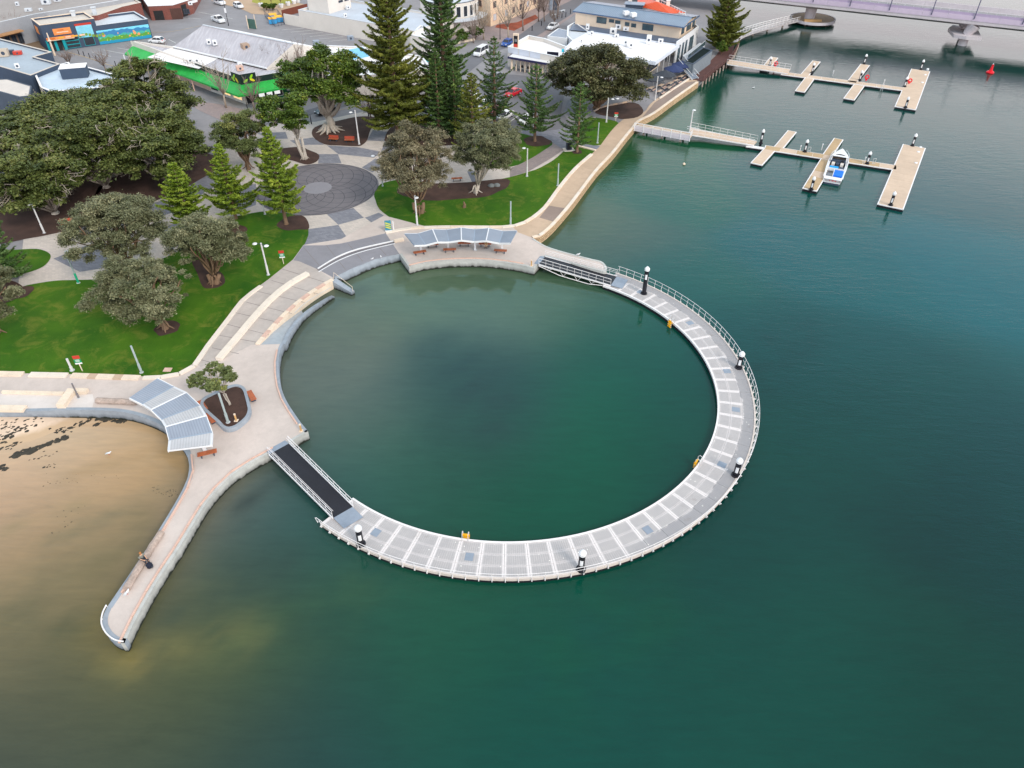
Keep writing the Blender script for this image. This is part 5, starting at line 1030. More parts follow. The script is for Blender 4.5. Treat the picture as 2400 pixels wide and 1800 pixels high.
lamp((1421, 286), (1425, 229), 'pale lamp post with two heads at the cafe mulch bed', [(1436, 232), (1451, 231)]); lamp((1535, 234.6), (1540.5, 179), 'pale lamp post with one head beside the cafe terrace', [(1551, 181)])
lamp((1616, 310), (1622, 259), 'white lamp post at the outer end of the fixed jetty', [(1627, 258)]); lamp((842, 338), (832, 258), 'tall pale lamp post in the central mulch bed', [(822, 263)])
lamp((897, 436), (888, 362), 'slim two headed lamp post at the edge of the round plaza', [(874, 365), (901, 362)], mm=m_polegrey, r=0.08); lamp((1196.7, 527), (1197, 472), 'plain grey pole at the kerb of the east lawn', mm=m_polegrey)
lamp((534.8, 990), (514.5, 922), 'plain grey pole standing in the curved planter', mm=m_polegrey, z0=LZ + 0.4); lamp((185, 933), (167, 899), 'short dark steel post on the white beach terrace', mm=M('dull_steel', L(128, 124, 126), 0.4, 0.15, metal=0.3), r=0.09)
lamp((621, 502), (616, 470), 'short pale post at the lawn edge behind the rightmost near pine', r=0.09)
lamp((169.5, 868), (156, 841), 'short white banded post on the west lawn by the kerb', r=0.13)
def slamp(base, top, label, banner=None, lantern=True):
    p = W(*base); h = HT(base, top); th = thing('street_lamp', label, 'street lamp', p, group='black street lamps in the town'); MB().tube([p, p + Vector((0, 0, 0.8)), p + Vector((0, 0, h))], [0.13, 0.09, 0.06], 8).build('shaft', m_black, th)
    if lantern:
        MB().bar(p + Vector((0, 0, h - 0.1)), p + Vector((1.2, 0, h - 0.1)), 0.07).build('arm', m_black, th); MB().lathe([(0.05, 0), (0.12, -0.15), (0.42, -0.55), (0.4, -0.6)], p + Vector((1.2, 0, h - 0.1)), 12).build('lantern', m_black, th)
    if banner: MB().box((p.x, p.y - 0.14, p.z + h * 0.55), (0.5, 0.04, 1.2)).build('notice', m_white, th)
slamp((536, 60), (523, -6), 'black street lamp with white notice behind the green shop', True, False); slamp((664.5, 155), (657, 114), 'black street lamp with hanging lantern at the right end of the green shop'); slamp((1172, 92), (1174, 46), 'black street lamp on the mauve street near the red bed', None, False)
slamp((1244, 212), (1245, 152), 'black street lamp beside the car park entry', None, False); slamp((730, 290), (729, 268), 'short black post at the street by the fig trunk', None, False); slamp((583, 268), (574, 240), 'black post on the footpath below the green shop', None, False)
slamp((1307, 45), (1308, 10), 'black street lamp among the pavement trees farther up the street', None, False); slamp((864, 272), (860, 244), 'black post on the footpath behind the central mulch bed', None, False)

# signs
m_sgreen = M('sign_green', L(10, 140, 90), 0.5, 0.1); m_sred = M('sign_red', L(190, 60, 45), 0.5, 0.1); m_sblue = M('sign_blue', L(60, 130, 150), 0.5, 0.2); m_syel = M('sign_lime', L(205, 200, 60), 0.5, 0.15)
def rsign(base, top, label, an):
    p = W(*base); h = HT(base, top); th = thing('park_sign', label, 'sign', p, an, 'green and red park rule signs')
    def P_(mb, n, mm): o = mb.build(n, mm); o.parent = th
    P_(MB().box((0, 0, h * 0.4), (0.09, 0.07, h * 0.8)), 'sign_post', m_lime)
    for nme, z0_, z1_, mm in (('red_band', 0.80, 1.0, m_sred), ('green_panel', 0.56, 0.80, m_sgreen), ('white_foot', 0.47, 0.56, m_white)): P_(MB().box((0, -0.05, h * (z0_ + z1_) / 2), (0.75, 0.05, h * (z1_ - z0_) - 0.015)), nme, mm)
    for k in range(3): P_(MB().box((0, -0.08, h * (0.74 - 0.05 * k)), (0.45, 0.01, 0.05)), 'sign_line', m_white)
rsign((193.5, 869.5), (174, 834), 'green and red park sign at the west lawn kerb', R(12)); rsign((665, 618.5), (658, 587), 'green and red park sign on the lawn by the dark forecourt', R(8)); rsign((1443, 284), (1443.6, 263), 'green and red park sign near the fixed jetty', R(-5))
p = W(911, 543); th = thing('info_sign', 'blue and lime slanted information board at the forecourt corner', 'sign', p); hh = HT((911, 543), (908, 517))
MB().box((p.x, p.y, LZ + hh * 0.58), (0.95, 0.1, hh * 0.84), 0.2).build('board', m_sblue, th); MB().box((p.x, p.y - 0.02, LZ + 0.12), (0.98, 0.3, 0.24), 0.2).build('board_foot', m_white, th)
for k in range(3): g = MB().box((p.x + 0.01, p.y - 0.075, LZ + hh * (0.38 + 0.18 * k)), (0.86, 0.02, 0.16), 0.2, Matrix.Rotation(R(24), 3, 'Y')); g.build('lime_stripe', m_syel, th)
MB().box((p.x + 0.75, p.y + 0.3, LZ + hh * 0.45), (0.12, 0.12, hh * 0.9), 0.2).build('side_post', m_white, th)
p = W(1333, 351); th = thing('utility_cabinet', 'grey park cabinet with pale lid on a concrete pad', 'cabinet', p); MB().box((p.x, p.y, LZ + 0.04), (2.0, 1.6, 0.12), 0.2).build('concrete_pad', m_limegrey, th); MB().box((p.x, p.y, LZ + 0.85), (0.95, 0.9, 1.5), 0.2).build('cabinet_body', m_charcoal, th); MB().box((p.x, p.y, LZ + 1.66), (1.25, 1.15, 0.12), 0.2).build('lid', m_limegrey, th); MB().box((p.x - 0.02, p.y - 0.47, LZ + 0.8), (0.7, 0.04, 1.2), 0.2).build('door', m_black, th)
for b_, lb, z0 in [((706, 1010), 'tan timber bollard light at the pool corner by the lower gangway', LZ), ((1245.6, 623), 'tan timber bollard light at the pool corner by the upper gangway', LZ), ((554, 986), 'tan bollard light on a square foot inside the planter', LZ + 0.42)]:
    p = W(*b_, z0); th = thing('bollard_light', lb, 'bollard', p, group='tan bollard lights'); MB().tube([p, p + Vector((0, 0, 0.85))], 0.1, 10).build('bollard_body', M('tan_timber', L(190, 150, 100), 0.7, 0.2), th); MB().tube([p + Vector((0, 0, 0.85)), p + Vector((0, 0, 0.95))], 0.12, 10).build('bollard_cap', m_cream, th); MB().box((p.x, p.y, z0 + 0.03), (0.4, 0.4, 0.06)).build('foot', m_lime, th)
for b_, lb in [((1152, 437), 'grey boulder in the mulch below the right hand olive, left one'), ((1165, 436), 'grey boulder in the mulch below the right hand olive, right one')]:
    p = W(*b_); g = MB(); 
    for rr, zz in ((0.55, 0), (0.6, 0.15), (0.45, 0.38), (0.15, 0.5)): g.v += [(p.x + rr * (1 + 0.15 * math.sin(3 * a + rr * 9)) * math.cos(a), p.y + 0.75 * rr * math.sin(a), LZ + zz) for a in np.linspace(0, 6.283, 11)[:-1]]
    for i in range(3):
        for k in range(10): g.f.append((i * 10 + k, i * 10 + (k + 1) % 10, i * 10 + 10 + (k + 1) % 10, i * 10 + 10 + k))
    g.f.append(tuple(range(30, 40))); tag(g.build('boulder', M('grey_stone', L(112, 116, 116), 0.85, 0.2, 2, 8), smooth=True), lb, 'boulder', 'grey boulders')
p = W(393, 867); tag(MB().box((p.x, p.y, LZ + 0.03), (0.9, 0.7, 0.06)).build('pit_lid', m_coping), 'brown service pit lid in the west lawn near the kerb', 'pit lid')
p = W(1088, 486); g = MB().tube([p, p + Vector((0.1, 0, 0.5)), p + Vector((-0.05, 0, 1.0))], [0.3, 0.22, 0.1], 8); tag(g.build('tree_stump', m_bark), 'small dark stump on the east lawn', 'stump')

# curved planter
z = lambda zx, zy: (440 + .1447 * zx, 850 + .1447 * zy)
rim = spline([W(*z(*q), LZ + 0.55) for q in [(205, 640), (260, 560), (420, 480), (600, 400), (720, 356), (810, 350), (890, 375), (940, 430), (975, 540), (1010, 680), (1020, 760), (985, 860), (900, 950), (780, 1035), (660, 1070), (560, 1045), (470, 955), (330, 830), (225, 725)]], 3, True)
pl = thing('planter', 'curved blue grey concrete planter filled with dark mulch', 'planter', W(*z(640, 700)))
MB().strip(rim, 0.32, LZ - 0.02, LZ + 0.55, True, side=-1 if sum(rim[i - 1].x * rim[i].y - rim[i].x * rim[i - 1].y for i in range(len(rim))) < 0 else 1).build('planter_wall', m_quay, pl); MB().sheet(rim, LZ + 0.42).build('mulch', m_mulch, pl)

# gulls
def gull(c_, label, z0=LZ, an=0.0):
    p = W(*c_, z0); th = thing('gull', label, 'bird', (p.x, p.y, z0), an, 'white gulls')
    g = MB(); g.tube([(-0.3, 0, 0.2), (-0.15, 0, 0.22), (0.0, 0, 0.24), (0.14, 0, 0.28), (0.2, 0, 0.36), (0.27, 0, 0.4), (0.32, 0, 0.38)], [0.02, 0.06, 0.1, 0.09, 0.055, 0.06, 0.015], 8)
    o = g.build('gull_body', m_white, smooth=True); o.parent = th
    o = MB().tube([(-0.36, 0.05, 0.22), (-0.1, 0.09, 0.28), (0.08, 0.08, 0.28)], [0.01, 0.05, 0.02], 6).tube([(-0.36, -0.05, 0.22), (-0.1, -0.09, 0.28), (0.08, -0.08, 0.28)], [0.01, 0.05, 0.02], 6).build('wings', m_steel); o.parent = th
    o = MB().tube([(0, 0.03, 0), (0, 0.03, 0.18)], 0.012, 5).tube([(0, -0.03, 0), (0, -0.03, 0.18)], 0.012, 5).build('legs', m_red); o.parent = th
gull((871.5, 611), 'white gull on the pool lip, left of the pair', 0.9, 0.5); gull((893.8, 606.5), 'white gull on the pool lip, right of the pair', 0.9, 2.0); gull((1355, 599.5), 'white gull on the edge of the upper spit', LZ, 0.2); gull((256, 1066), 'white gull standing in the sandy shallows', 0.02, 0.3); gull((1765, 208), 'white gull on the water left of the farther jetty', -0.15, 0.3); gull((299, 1393), 'white gull at the end of the log on the finger jetty', LZ, 1.2)

# people: one continuous body grown on a skeleton, with hair and clothes as children
m_skin = M('skin', L(205, 160, 130), 0.6, 0.06); m_hairg = M('ginger_hair', L(170, 110, 60), 0.7, 0.2); m_hair = M('dark_hair', L(40, 32, 28), 0.7, 0.2); m_shirt = M('grey_shirt', L(120, 120, 112), 0.85, 0.15); m_navy = M('navy_cloth', L(30, 34, 50), 0.85, 0.15); m_tanc = M('tan_trousers', L(200, 160, 110), 0.85, 0.1); m_dkc = M('charcoal_cloth', L(46, 50, 60), 0.85, 0.15)
def skin(name, verts, edges, radii, mat_, parent, root=0, lv=1):
    me = bpy.data.meshes.new(name); me.from_pydata(verts, edges, []); me.materials.append(mat_); o = bpy.data.objects.new(name, me); COL.objects.link(o); o.parent = parent
    md = o.modifiers.new('skin', 'SKIN'); md.use_smooth_shade = True; lay = me.skin_vertices[0] if me.skin_vertices else None
    if lay is None:
        import bmesh
        bm = bmesh.new(); bm.from_mesh(me); bm.verts.layers.skin.verify(); bm.to_mesh(me); bm.free(); lay = me.skin_vertices[0]
    for i, r_ in enumerate(radii): lay.data[i].radius = (r_, r_) if not hasattr(r_, '__len__') else r_; lay.data[i].use_root = (i == root)
    s = o.modifiers.new('sub', 'SUBSURF'); s.levels = lv; s.render_levels = lv; return o
def seated(label, loc, rz, top, legs_, hair, bare):
    th = thing('person', label, 'person', loc, rz)                    # faces +X, seat at 0.46
    V = [(0, 0, 0.56), (0.02, 0, 0.76), (0.06, 0, 0.98), (0.08, 0, 1.08), (0.1, 0, 1.16), (0.12, 0, 1.27), (0.12, 0, 1.36)]; E = [(i, i + 1) for i in range(6)]; Rr = [(0.15, 0.17), (0.13, 0.15), (0.13, 0.17), 0.06, 0.055, 0.085, 0.07]
    for s_ in (-1, 1):
        o_ = len(V); V += [(0.02, s_ * 0.1, 0.54), (0.46, s_ * 0.13, 0.53), (0.52, s_ * 0.13, 0.30), (0.50, s_ * 0.13, 0.09), (0.66, s_ * 0.14, 0.04)]; E += [(0, o_)] + [(o_ + k, o_ + k + 1) for k in range(4)]; Rr += [0.1, 0.075, 0.06, 0.042, 0.035]
        o_ = len(V); V += [(0.07, s_ * 0.19, 1.0), (0.12, s_ * 0.25, 0.76), (0.34, s_ * 0.16, 0.66), (0.42, s_ * 0.13, 0.64)]; E += [(2, o_)] + [(o_ + k, o_ + k + 1) for k in range(3)]; Rr += [0.06, 0.045, 0.034, 0.03]
        b_ = o_ + 3
        for k, (dy, ln) in enumerate(((-0.035, 0.07), (-0.012, 0.085), (0.012, 0.08), (0.035, 0.06))):
            q = len(V); V += [(0.46, s_ * 0.13 + dy, 0.63), (0.46 + ln * 0.8, s_ * 0.13 + dy, 0.615)]; E += [(b_, q), (q, q + 1)]; Rr += [0.010, 0.008]
        q = len(V); V += [(0.43, s_ * 0.13 - s_ * 0.045, 0.65), (0.47, s_ * 0.13 - s_ * 0.06, 0.645)]; E += [(b_, q), (q, q + 1)]; Rr += [0.012, 0.009]
    skin('body', V, E, Rr, m_skin, th)
    skin('top', [(0, 0, 0.58), (0.02, 0, 0.78), (0.06, 0, 1.0), (0.07, 0.2, 1.0), (0.12, 0.26, 0.78), (0.07, -0.2, 1.0), (0.12, -0.26, 0.78)], [(0, 1), (1, 2), (2, 3), (3, 4), (2, 5), (5, 6)], [(0.175, 0.19), (0.155, 0.175), (0.15, 0.19), 0.085, 0.07, 0.085, 0.07], top, th)
    kz = 0.34 if bare else 0.12
    skin('trousers', [(0.0, 0, 0.55), (0.03, 0.11, 0.54), (0.46, 0.13, 0.53), (0.52 if not bare else 0.5, 0.13, kz), (0.03, -0.11, 0.54), (0.46, -0.13, 0.53), (0.52 if not bare else 0.5, -0.13, kz)], [(0, 1), (1, 2), (2, 3), (0, 4), (4, 5), (5, 6)], [(0.17, 0.19), 0.115, 0.092, 0.075, 0.115, 0.092, 0.075], legs_, th)
    h = MB(); h.lathe([(0.02, 1.44), (0.07, 1.43), (0.098, 1.38), (0.103, 1.31), (0.09, 1.25)], (0.105, 0, 0), 12); o = h.build('hair', hair, smooth=True); o.parent = th
    f = MB(); f.box((0.205, 0, 1.29), (0.03, 0.024, 0.04)); 
    o = f.build('nose', m_skin); o.parent = th
    f = MB()
    for s_ in (-1, 1): f.box((0.197, s_ * 0.032, 1.32), (0.012, 0.022, 0.012))
    o = f.build('eyes', m_black); o.parent = th; o = MB().box((0.192, 0, 1.245), (0.012, 0.045, 0.01)).build('mouth', m_sred); o.parent = th
    o = MB().box((0.105, 0.095, 1.3), (0.04, 0.02, 0.055)).box((0.105, -0.095, 1.3), (0.04, 0.02, 0.055)).build('ears', m_skin); o.parent = th
    for s_ in (-1, 1): o = MB().tube([(0.47, s_ * 0.13, 0.05), (0.6, s_ * 0.14, 0.055), (0.74, s_ * 0.145, 0.04)], [0.055, 0.055, 0.035], 8).build('shoe', m_black, smooth=True); o.parent = th
p = W(342, 1320); a_ = W(379, 1253); b_ = W(297.6, 1384); nd = (b_ - a_).normalized(); nrm = Vector((-nd.y, nd.x, 0)); nrm = nrm if nrm.x > 0 else -nrm
seated('person with ginger hair in grey top sitting on the finger jetty log', a_.lerp(b_, 0.52) + Vector((0, 0, 0.08)), math.atan2(nrm.y, nrm.x) - 0.3, m_shirt, m_dkc, m_hairg, False)
c_ = a_.lerp(b_, 0.58) + nrm * 0.75; bg_ = thing('backpack', 'dark backpack standing on the ground before the seated jetty person', 'backpack', c_); g = MB().lathe([(0.2, 0), (0.27, 0.08), (0.26, 0.35), (0.16, 0.5), (0.05, 0.53)], c_, 12); g.build('bag_body', m_navy, bg_, smooth=True); MB().lathe([(0.08, 0.08), (0.12, 0.12), (0.1, 0.26), (0.04, 0.28)], c_ + Vector((0.22, -0.08, 0)), 10).build('bag_pocket', m_dkc, bg_, smooth=True)
for s_ in (-0.1, 0.1): MB().tube([c_ + Vector((-0.2, s_, 0.12)), c_ + Vector((-0.3, s_, 0.3)), c_ + Vector((-0.14, s_, 0.5))], 0.02, 5).build('bag_strap', m_charcoal, bg_)
pa_, pb_ = W(1122, 576.5), W(1151.7, 577.5); an = math.atan2(pb_.y - pa_.y, pb_.x - pa_.x)
seated('person in dark top and bare legs seated on the bench under the upper shelter', pa_.lerp(pb_, 0.6) + Vector((math.sin(an) * 0.05, -0.05, 0.03)), an - math.pi / 2, m_navy, m_tanc, m_hair, True)

# cars
def make_car(kind, paint):
    P_ = {'hatch': (4.1, 1.72, 1.5, [(-2.05, .62), (-1.95, .92), (-1.2, .98), (.95, .95), (1.75, .82), (2.05, .55)], (-1.9, -1.35, .25, 1.0)),
          'sedan': (4.7, 1.8, 1.45, [(-2.35, .62), (-2.25, .95), (-1.4, 1.0), (1.0, .96), (2.0, .82), (2.35, .55)], (-1.65, -0.95, .35, 1.2)),
          'suv': (4.6, 1.86, 1.75, [(-2.3, .65), (-2.25, 1.05), (-1.2, 1.1), (1.1, 1.08), (2.0, .98), (2.3, .6)], (-2.15, -1.8, .35, 1.05)),
          'ute': (5.2, 1.86, 1.72, [(-2.6, .65), (-2.55, 1.0), (-0.8, 1.0), (1.35, 1.05), (2.3, .95), (2.6, .6)], (-0.75, -0.5, .75, 1.4)),
          'van': (5.0, 1.9, 2.05, [(-2.5, .65), (-2.45, 1.15), (-1.2, 1.2), (1.6, 1.15), (2.3, .95), (2.5, .6)], (-2.4, -2.25, 1.15, 1.9))}[kind]
    LN, WD, HT_, prof, gh = P_; th = thing('parked_car', 'x', 'car'); hw = WD / 2
    b_ = MB(); st = [(x, z_) for x, z_ in prof]; sec = []
    for i, (x, zt) in enumerate(st):
        e = 0.86 if i in (0, len(st) - 1) else (0.95 if i in (1, len(st) - 2) else 1.0); zb = 0.34 if i in (0, len(st) - 1) else 0.2
        b_.v += [(x, -hw * e * 0.9, zb), (x, -hw * e, zb + 0.14), (x, -hw * e, zt * 0.78), (x, -hw * e * 0.9, zt), (x, hw * e * 0.9, zt), (x, hw * e, zt * 0.78), (x, hw * e, zb + 0.14), (x, hw * e * 0.9, zb)]
    for i in range(len(st) - 1):
        for k in range(8): b_.f.append((i * 8 + k, i * 8 + (k + 1) % 8, i * 8 + 8 + (k + 1) % 8, i * 8 + 8 + k)[::-1])
    b_.f += [tuple(range(8)), tuple(range(8 * len(st) - 1, 8 * len(st) - 9, -1))]; b_.build('body', paint, th, smooth='auto')
    r0_, r1_, f1_, f0_ = gh; zs = 0.93 if kind in ('hatch', 'sedan') else 1.05; g = MB(); wi = hw * 0.8
    lo = [(r0_, -hw * .93, zs), (f0_, -hw * .93, zs), (f0_, hw * .93, zs), (r0_, hw * .93, zs)]; hi = [(r1_, -wi, HT_ - .05), (f1_, -wi, HT_ - .05), (f1_, wi, HT_ - .05), (r1_, wi, HT_ - .05)]
    g.add(lo + hi, [(4, 5, 6, 7), (0, 1, 5, 4), (1, 2, 6, 5), (2, 3, 7, 6), (3, 0, 4, 7)]); g.build('window_glass', m_glassdk, th)
    rf = MB(); q = [(r1_ - .04, -wi - .02, HT_ - .045), (f1_ + .06, -wi - .02, HT_ - .045), (f1_ + .06, wi + .02, HT_ - .045), (r1_ - .04, wi + .02, HT_ - .045)]; q2 = [(x * 0.97, y * 0.9, HT_) for x, y, z_ in q]
    rf.add(q + q2, [(4, 5, 6, 7), (0, 1, 5, 4), (1, 2, 6, 5), (2, 3, 7, 6), (3, 0, 4, 7)]); rf.build('roof', paint, th)
    pl_ = MB()
    for s_ in (-1, 1):
        for a_, c2 in ((lo[0 if s_ < 0 else 3], hi[0 if s_ < 0 else 3]), (lo[1 if s_ < 0 else 2], hi[1 if s_ < 0 else 2])): pl_.bar(a_, c2, 0.09, 0.07)
        xm = (r1_ + f1_) / 2; pl_.bar((xm, s_ * hw * .935, zs), (xm, s_ * (wi + .01), HT_ - .05), 0.09, 0.05)
    pl_.build('pillars', paint, th)
    if kind == 'ute': MB().box((-1.65, 0, 1.0), (1.7, 1.5, 0.06)).build('tray_liner', m_charcoal, th); MB().box((-1.65, 0.83, 1.1), (1.75, 0.08, 0.2)).box((-1.65, -0.83, 1.1), (1.75, 0.08, 0.2)).box((-2.53, 0, 1.1), (0.08, 1.7, 0.2)).build('tray_sides', paint, th)
    for x in (-LN * 0.30, LN * 0.30):
        for s_ in (-1, 1):
            w_ = MB().tube([(x, s_ * (hw - .2), .32), (x, s_ * (hw + .01), .32)], 0.32, 14).build('wheel', m_rubber, th); MB().tube([(x, s_ * (hw - .02), .32), (x, s_ * (hw + .025), .32)], 0.19, 10).build('rim', m_steel, w_)
    for s_ in (-1, 1):
        MB().box((LN / 2 - .14, s_ * hw * .66, .68), (.22, .36, .16)).build('headlight', m_lens2, th); MB().box((-LN / 2 + .09, s_ * hw * .7, .82), (.14, .24, .24)).build('tail_light', m_red, th); MB().box((f0_ - .25, s_ * (hw + .07), zs + .05), (.14, .18, .12)).build('mirror', paint, th)
    MB().box((LN / 2 - .07, 0, .5), (.1, 1.0, .16)).build('grille', m_black, th); MB().box((LN / 2 - .02, 0, .36), (.04, .4, .1)).build('number_plate', m_white, th)
    return th
m_lens2 = M('headlamp_glass', L(190, 196, 205), 0.2, 0.05)
def paint(n, c): return M('car_paint_' + n, c, 0.25, 0.04, spec=0.6)
pw = paint('white', L(228, 228, 230))
cars = [('hatch', pw, (386, 101), (351, 99), 'white hatchback parked in the bays beside the mural shop'), ('ute', pw, (497, 45), (529, 57), 'white utility truck parked behind the green shop roof'), ('suv', pw, (498, 5), (533, 15), 'white sport utility car on the far street beside the black lamp'), ('hatch', pw, (545, 12), (575, 24), 'white compact car parked on the sandy verge of the far street'),
        ('sedan', pw, (1196, 269), (1171, 283), 'white sedan parked between maroon car and pine trunk'), ('sedan', paint('maroon', L(130, 18, 38)), (1173, 259), (1148, 272), 'maroon sedan parked left of the white sedan'), ('hatch', pw, (1246, 280), (1219, 295), 'white car half hidden behind the pine at the car park edge'), ('suv', pw, (1143, 250), (1120, 262), 'white car parked left of the maroon sedan behind a pine'),
        ('sedan', paint('red', L(200, 20, 40)), (1216, 217), (1188, 229), 'bright red car parked in the middle of the car park'), ('van', pw, (1140, 121), (1114, 135), 'white van standing on the street by the tall slim pine'), ('hatch', paint('blue', L(40, 84, 160)), (1200, 99), (1176, 113), 'blue car behind the low white restaurant roof'), ('sedan', pw, (1309, 60), (1282, 74), 'white car driving down the mauve street toward the restaurant'),
        ('sedan', paint('black', L(26, 28, 34)), (784, 259), (744, 271), 'black car on the main street behind the large fig trunk'), ('hatch', pw, (1118, 232), (1098, 240), 'white car glimpsed between the pines at the car park'), ('sedan', paint('grey', L(120, 124, 134)), (1172, 180), (1150, 190), 'grey car at the far edge of the car park behind the slim pine'), ('suv', paint('pale', L(222, 222, 224)), (463, -3), (440, -8), 'pale car cut off at the top edge beyond the brick building')]
protos = {}
for kd, pt, a, b_, lb in cars:
    pa_, pb_ = W(*a), W(*b_); c_ = (pa_ + pb_) / 2; an = math.atan2(pb_.y - pa_.y, pb_.x - pa_.x); c_.z = LZ - 0.03
    if (kd, pt.name) in protos: dup(protos[kd, pt.name], c_, an, lb, 'parked cars')
    else: o = make_car(kd, pt); protos[kd, pt.name] = o; o.location = c_; o.rotation_euler = (0, 0, an); o['label'] = lb; o['group'] = 'parked cars'
# a truck body on the van's street side
# cafe terrace umbrellas and tables
m_umn = M('navy_canvas', L(46, 58, 96), 0.8, 0.12, 1, 5); m_umb = M('black_canvas', L(58, 62, 70), 0.8, 0.12, 1, 5)
for c_, mm, lb in [((1594, 176), m_umn, 'navy market umbrella on the cafe terrace nearest the stairs'), ((1576, 186), m_umn, 'dark navy market umbrella, second from the stairs'), ((1556, 199), m_umb, 'charcoal market umbrella behind the promenade lamp'), ((1530, 208), m_umb, 'charcoal market umbrella half under the big cafe tree')]:
    p = W(*c_); th = thing('market_umbrella', lb, 'umbrella', p, group='umbrellas on the cafe terrace'); MB().tube([p, p + Vector((0, 0, 3.1))], 0.05, 8).build('umbrella_pole', m_steel, th)
    g = MB(); rr = 2.3; g.v = [(p.x, p.y, LZ + 3.25)] + [(p.x + rr * math.cos(a), p.y + rr * math.sin(a), LZ + 2.3) for a in np.linspace(0.4, 0.4 + 2 * math.pi, 9)[:-1]] + [(p.x + rr * math.cos(a), p.y + rr * math.sin(a), LZ + 2.08) for a in np.linspace(0.4, 0.4 + 2 * math.pi, 9)[:-1]]
    g.f = [(0, 1 + i, 1 + (i + 1) % 8) for i in range(8)] + [(1 + i, 9 + i, 9 + (i + 1) % 8, 1 + (i + 1) % 8) for i in range(8)]; g.build('canopy', mm, th)
tb = None; ta = math.atan2(*( (W(1584, 231) - W(1535, 266)).yx))
for i, (c_, lb) in enumerate([((1526, 213), 'pale picnic table at the tree end of the cafe terrace, inner row'), ((1549, 207), 'pale picnic table behind the promenade lamp, inner row'), ((1571, 202), 'pale picnic table under the charcoal umbrella edge, inner row'), ((1586, 196), 'pale picnic table toward the stairs, inner row'), ((1596, 186), 'tan picnic table beside the navy umbrellas'), ((1609, 181), 'tan picnic table closest to the outdoor stairs'), ((1547, 221), 'pale picnic table right of the promenade lamp, outer row'), ((1567, 212), 'brown picnic table in the middle of the outer row')]):
    p = W(*c_)
    if tb is None:
        tb = thing('picnic_table', lb, 'table', p, ta, 'picnic tables on the cafe terrace')
        for k in range(4): o = MB().box((0, -0.3 + 0.2 * k, 0.75), (1.7, 0.185, 0.05)).build('table_board', m_buff); o.parent = tb
        for y in (-0.75, 0.75): o = MB().box((0, y, 0.45), (1.7, 0.3, 0.05)).build('bench_seat', m_coping); o.parent = tb
        for x in (-0.6, 0.6): o = MB().bar((x, -0.8, 0.02), (x, 0.3, 0.72), 0.08).bar((x, 0.8, 0.02), (x, -0.3, 0.72), 0.08).build('trestle_leg', m_charcoal); o.parent = tb
    else: dup(tb, p, ta, lb)
# ================================================================== buildings of the town
UP = Vector((0, 0, 1))
def ccw(P):
    a = sum(P[i - 1].x * P[i].y - P[i].x * P[i - 1].y for i in range(len(P))); return P if a > 0 else P[::-1]
def flat(th, P, z1, wall, roof, par=0.45, z0=LZ - 0.1, tk=0.28, cap=None, names=('wall', 'roof')):
    P = ccw(P)
    for i in range(len(P)):
        a, b_ = P[i], P[(i + 1) % len(P)]; n_ = max(1, round((b_ - a).length / 14))
    MB().strip(P, tk, z0, z1, True, side=1).build(names[0], wall, th)
    MB().sheet(offs(P, tk * 0.5, True), z1 - par).build(names[1], roof, th)
    if cap: MB().strip(offs(P, -0.05, True), tk + 0.12, z1 + 0.002, z1 + 0.09, True, side=1).build('parapet_cap', cap, th)
    return P
def win(th, a, b_, s, w, z, h, fm, pm, proud=0.05, bars=1, name='window', emit=None):     # window on the wall from a to b, wall faces right of a->b
    d = (b_ - a); d.z = 0; d.normalize(); n_ = Vector((d.y, -d.x, 0)); c_ = Vector((a.x, a.y, 0)) + d * (s + w / 2) + UP * (z + h / 2) + n_ * proud; an = math.atan2(d.y, d.x)
    f = MB()
    for q in (-1, 1): f.box(tuple(c_ + d * q * w / 2), (0.09, 0.1, h + 0.09), an); f.box(tuple(c_ + UP * q * h / 2), (w - 0.09, 0.1, 0.09), an)
    for k in range(bars): f.box(tuple(c_ + d * (-w / 2 + w * (k + 1) / (bars + 1))), (0.05, 0.09, h - 0.09), an)
    o = f.build(name, fm, th); MB().box(tuple(c_ - n_ * 0.02), (w - 0.06, 0.04, h - 0.06), an).build('pane', pm, o); return o
def panel(th, a, b_, s0, s1, z0, z1, mm, name, out=0.04, tk=0.04):
    d = (b_ - a); d.z = 0; d.normalize(); n_ = Vector((d.y, -d.x, 0)); c_ = Vector((a.x, a.y, 0)) + d * (s0 + s1) / 2 + UP * (z0 + z1) / 2 + n_ * out
    return MB().box(tuple(c_), (s1 - s0, tk, z1 - z0), math.atan2(d.y, d.x)).build(name, mm, th)
def text(th, s, a, b_, s0, z0, size, mm, out=0.08, name='lettering'):
    cu = bpy.data.curves.new(name, 'FONT'); cu.body = s; cu.size = size; cu.extrude = 0.01; o = bpy.data.objects.new(name, cu); COL.objects.link(o); o.data.materials.append(mm)
    d = (b_ - a); d.z = 0; d.normalize(); n_ = Vector((d.y, -d.x, 0)); p = Vector((a.x, a.y, 0)) + d * s0 + UP * z0 + n_ * out
    bpy.context.view_layer.update(); me = bpy.data.meshes.new_from_object(o); o2 = bpy.data.objects.new(name, me); bpy.data.objects.remove(o); COL.objects.link(o2); o2.location = p - wl(th); o2.rotation_euler = (R(90), 0, math.atan2(d.y, d.x)); o2.parent = th; return o2
m_rfgrey = M_ribbed('grey_sheet_roof', L(176, 170, 176), 0.3, R(-20), 0.5, streak=L(222, 218, 220))
m_rfblue = M_ribbed('blue_sheet_roof', L(112, 126, 146), 0.4, R(-14), 0.25, rough=0.35)
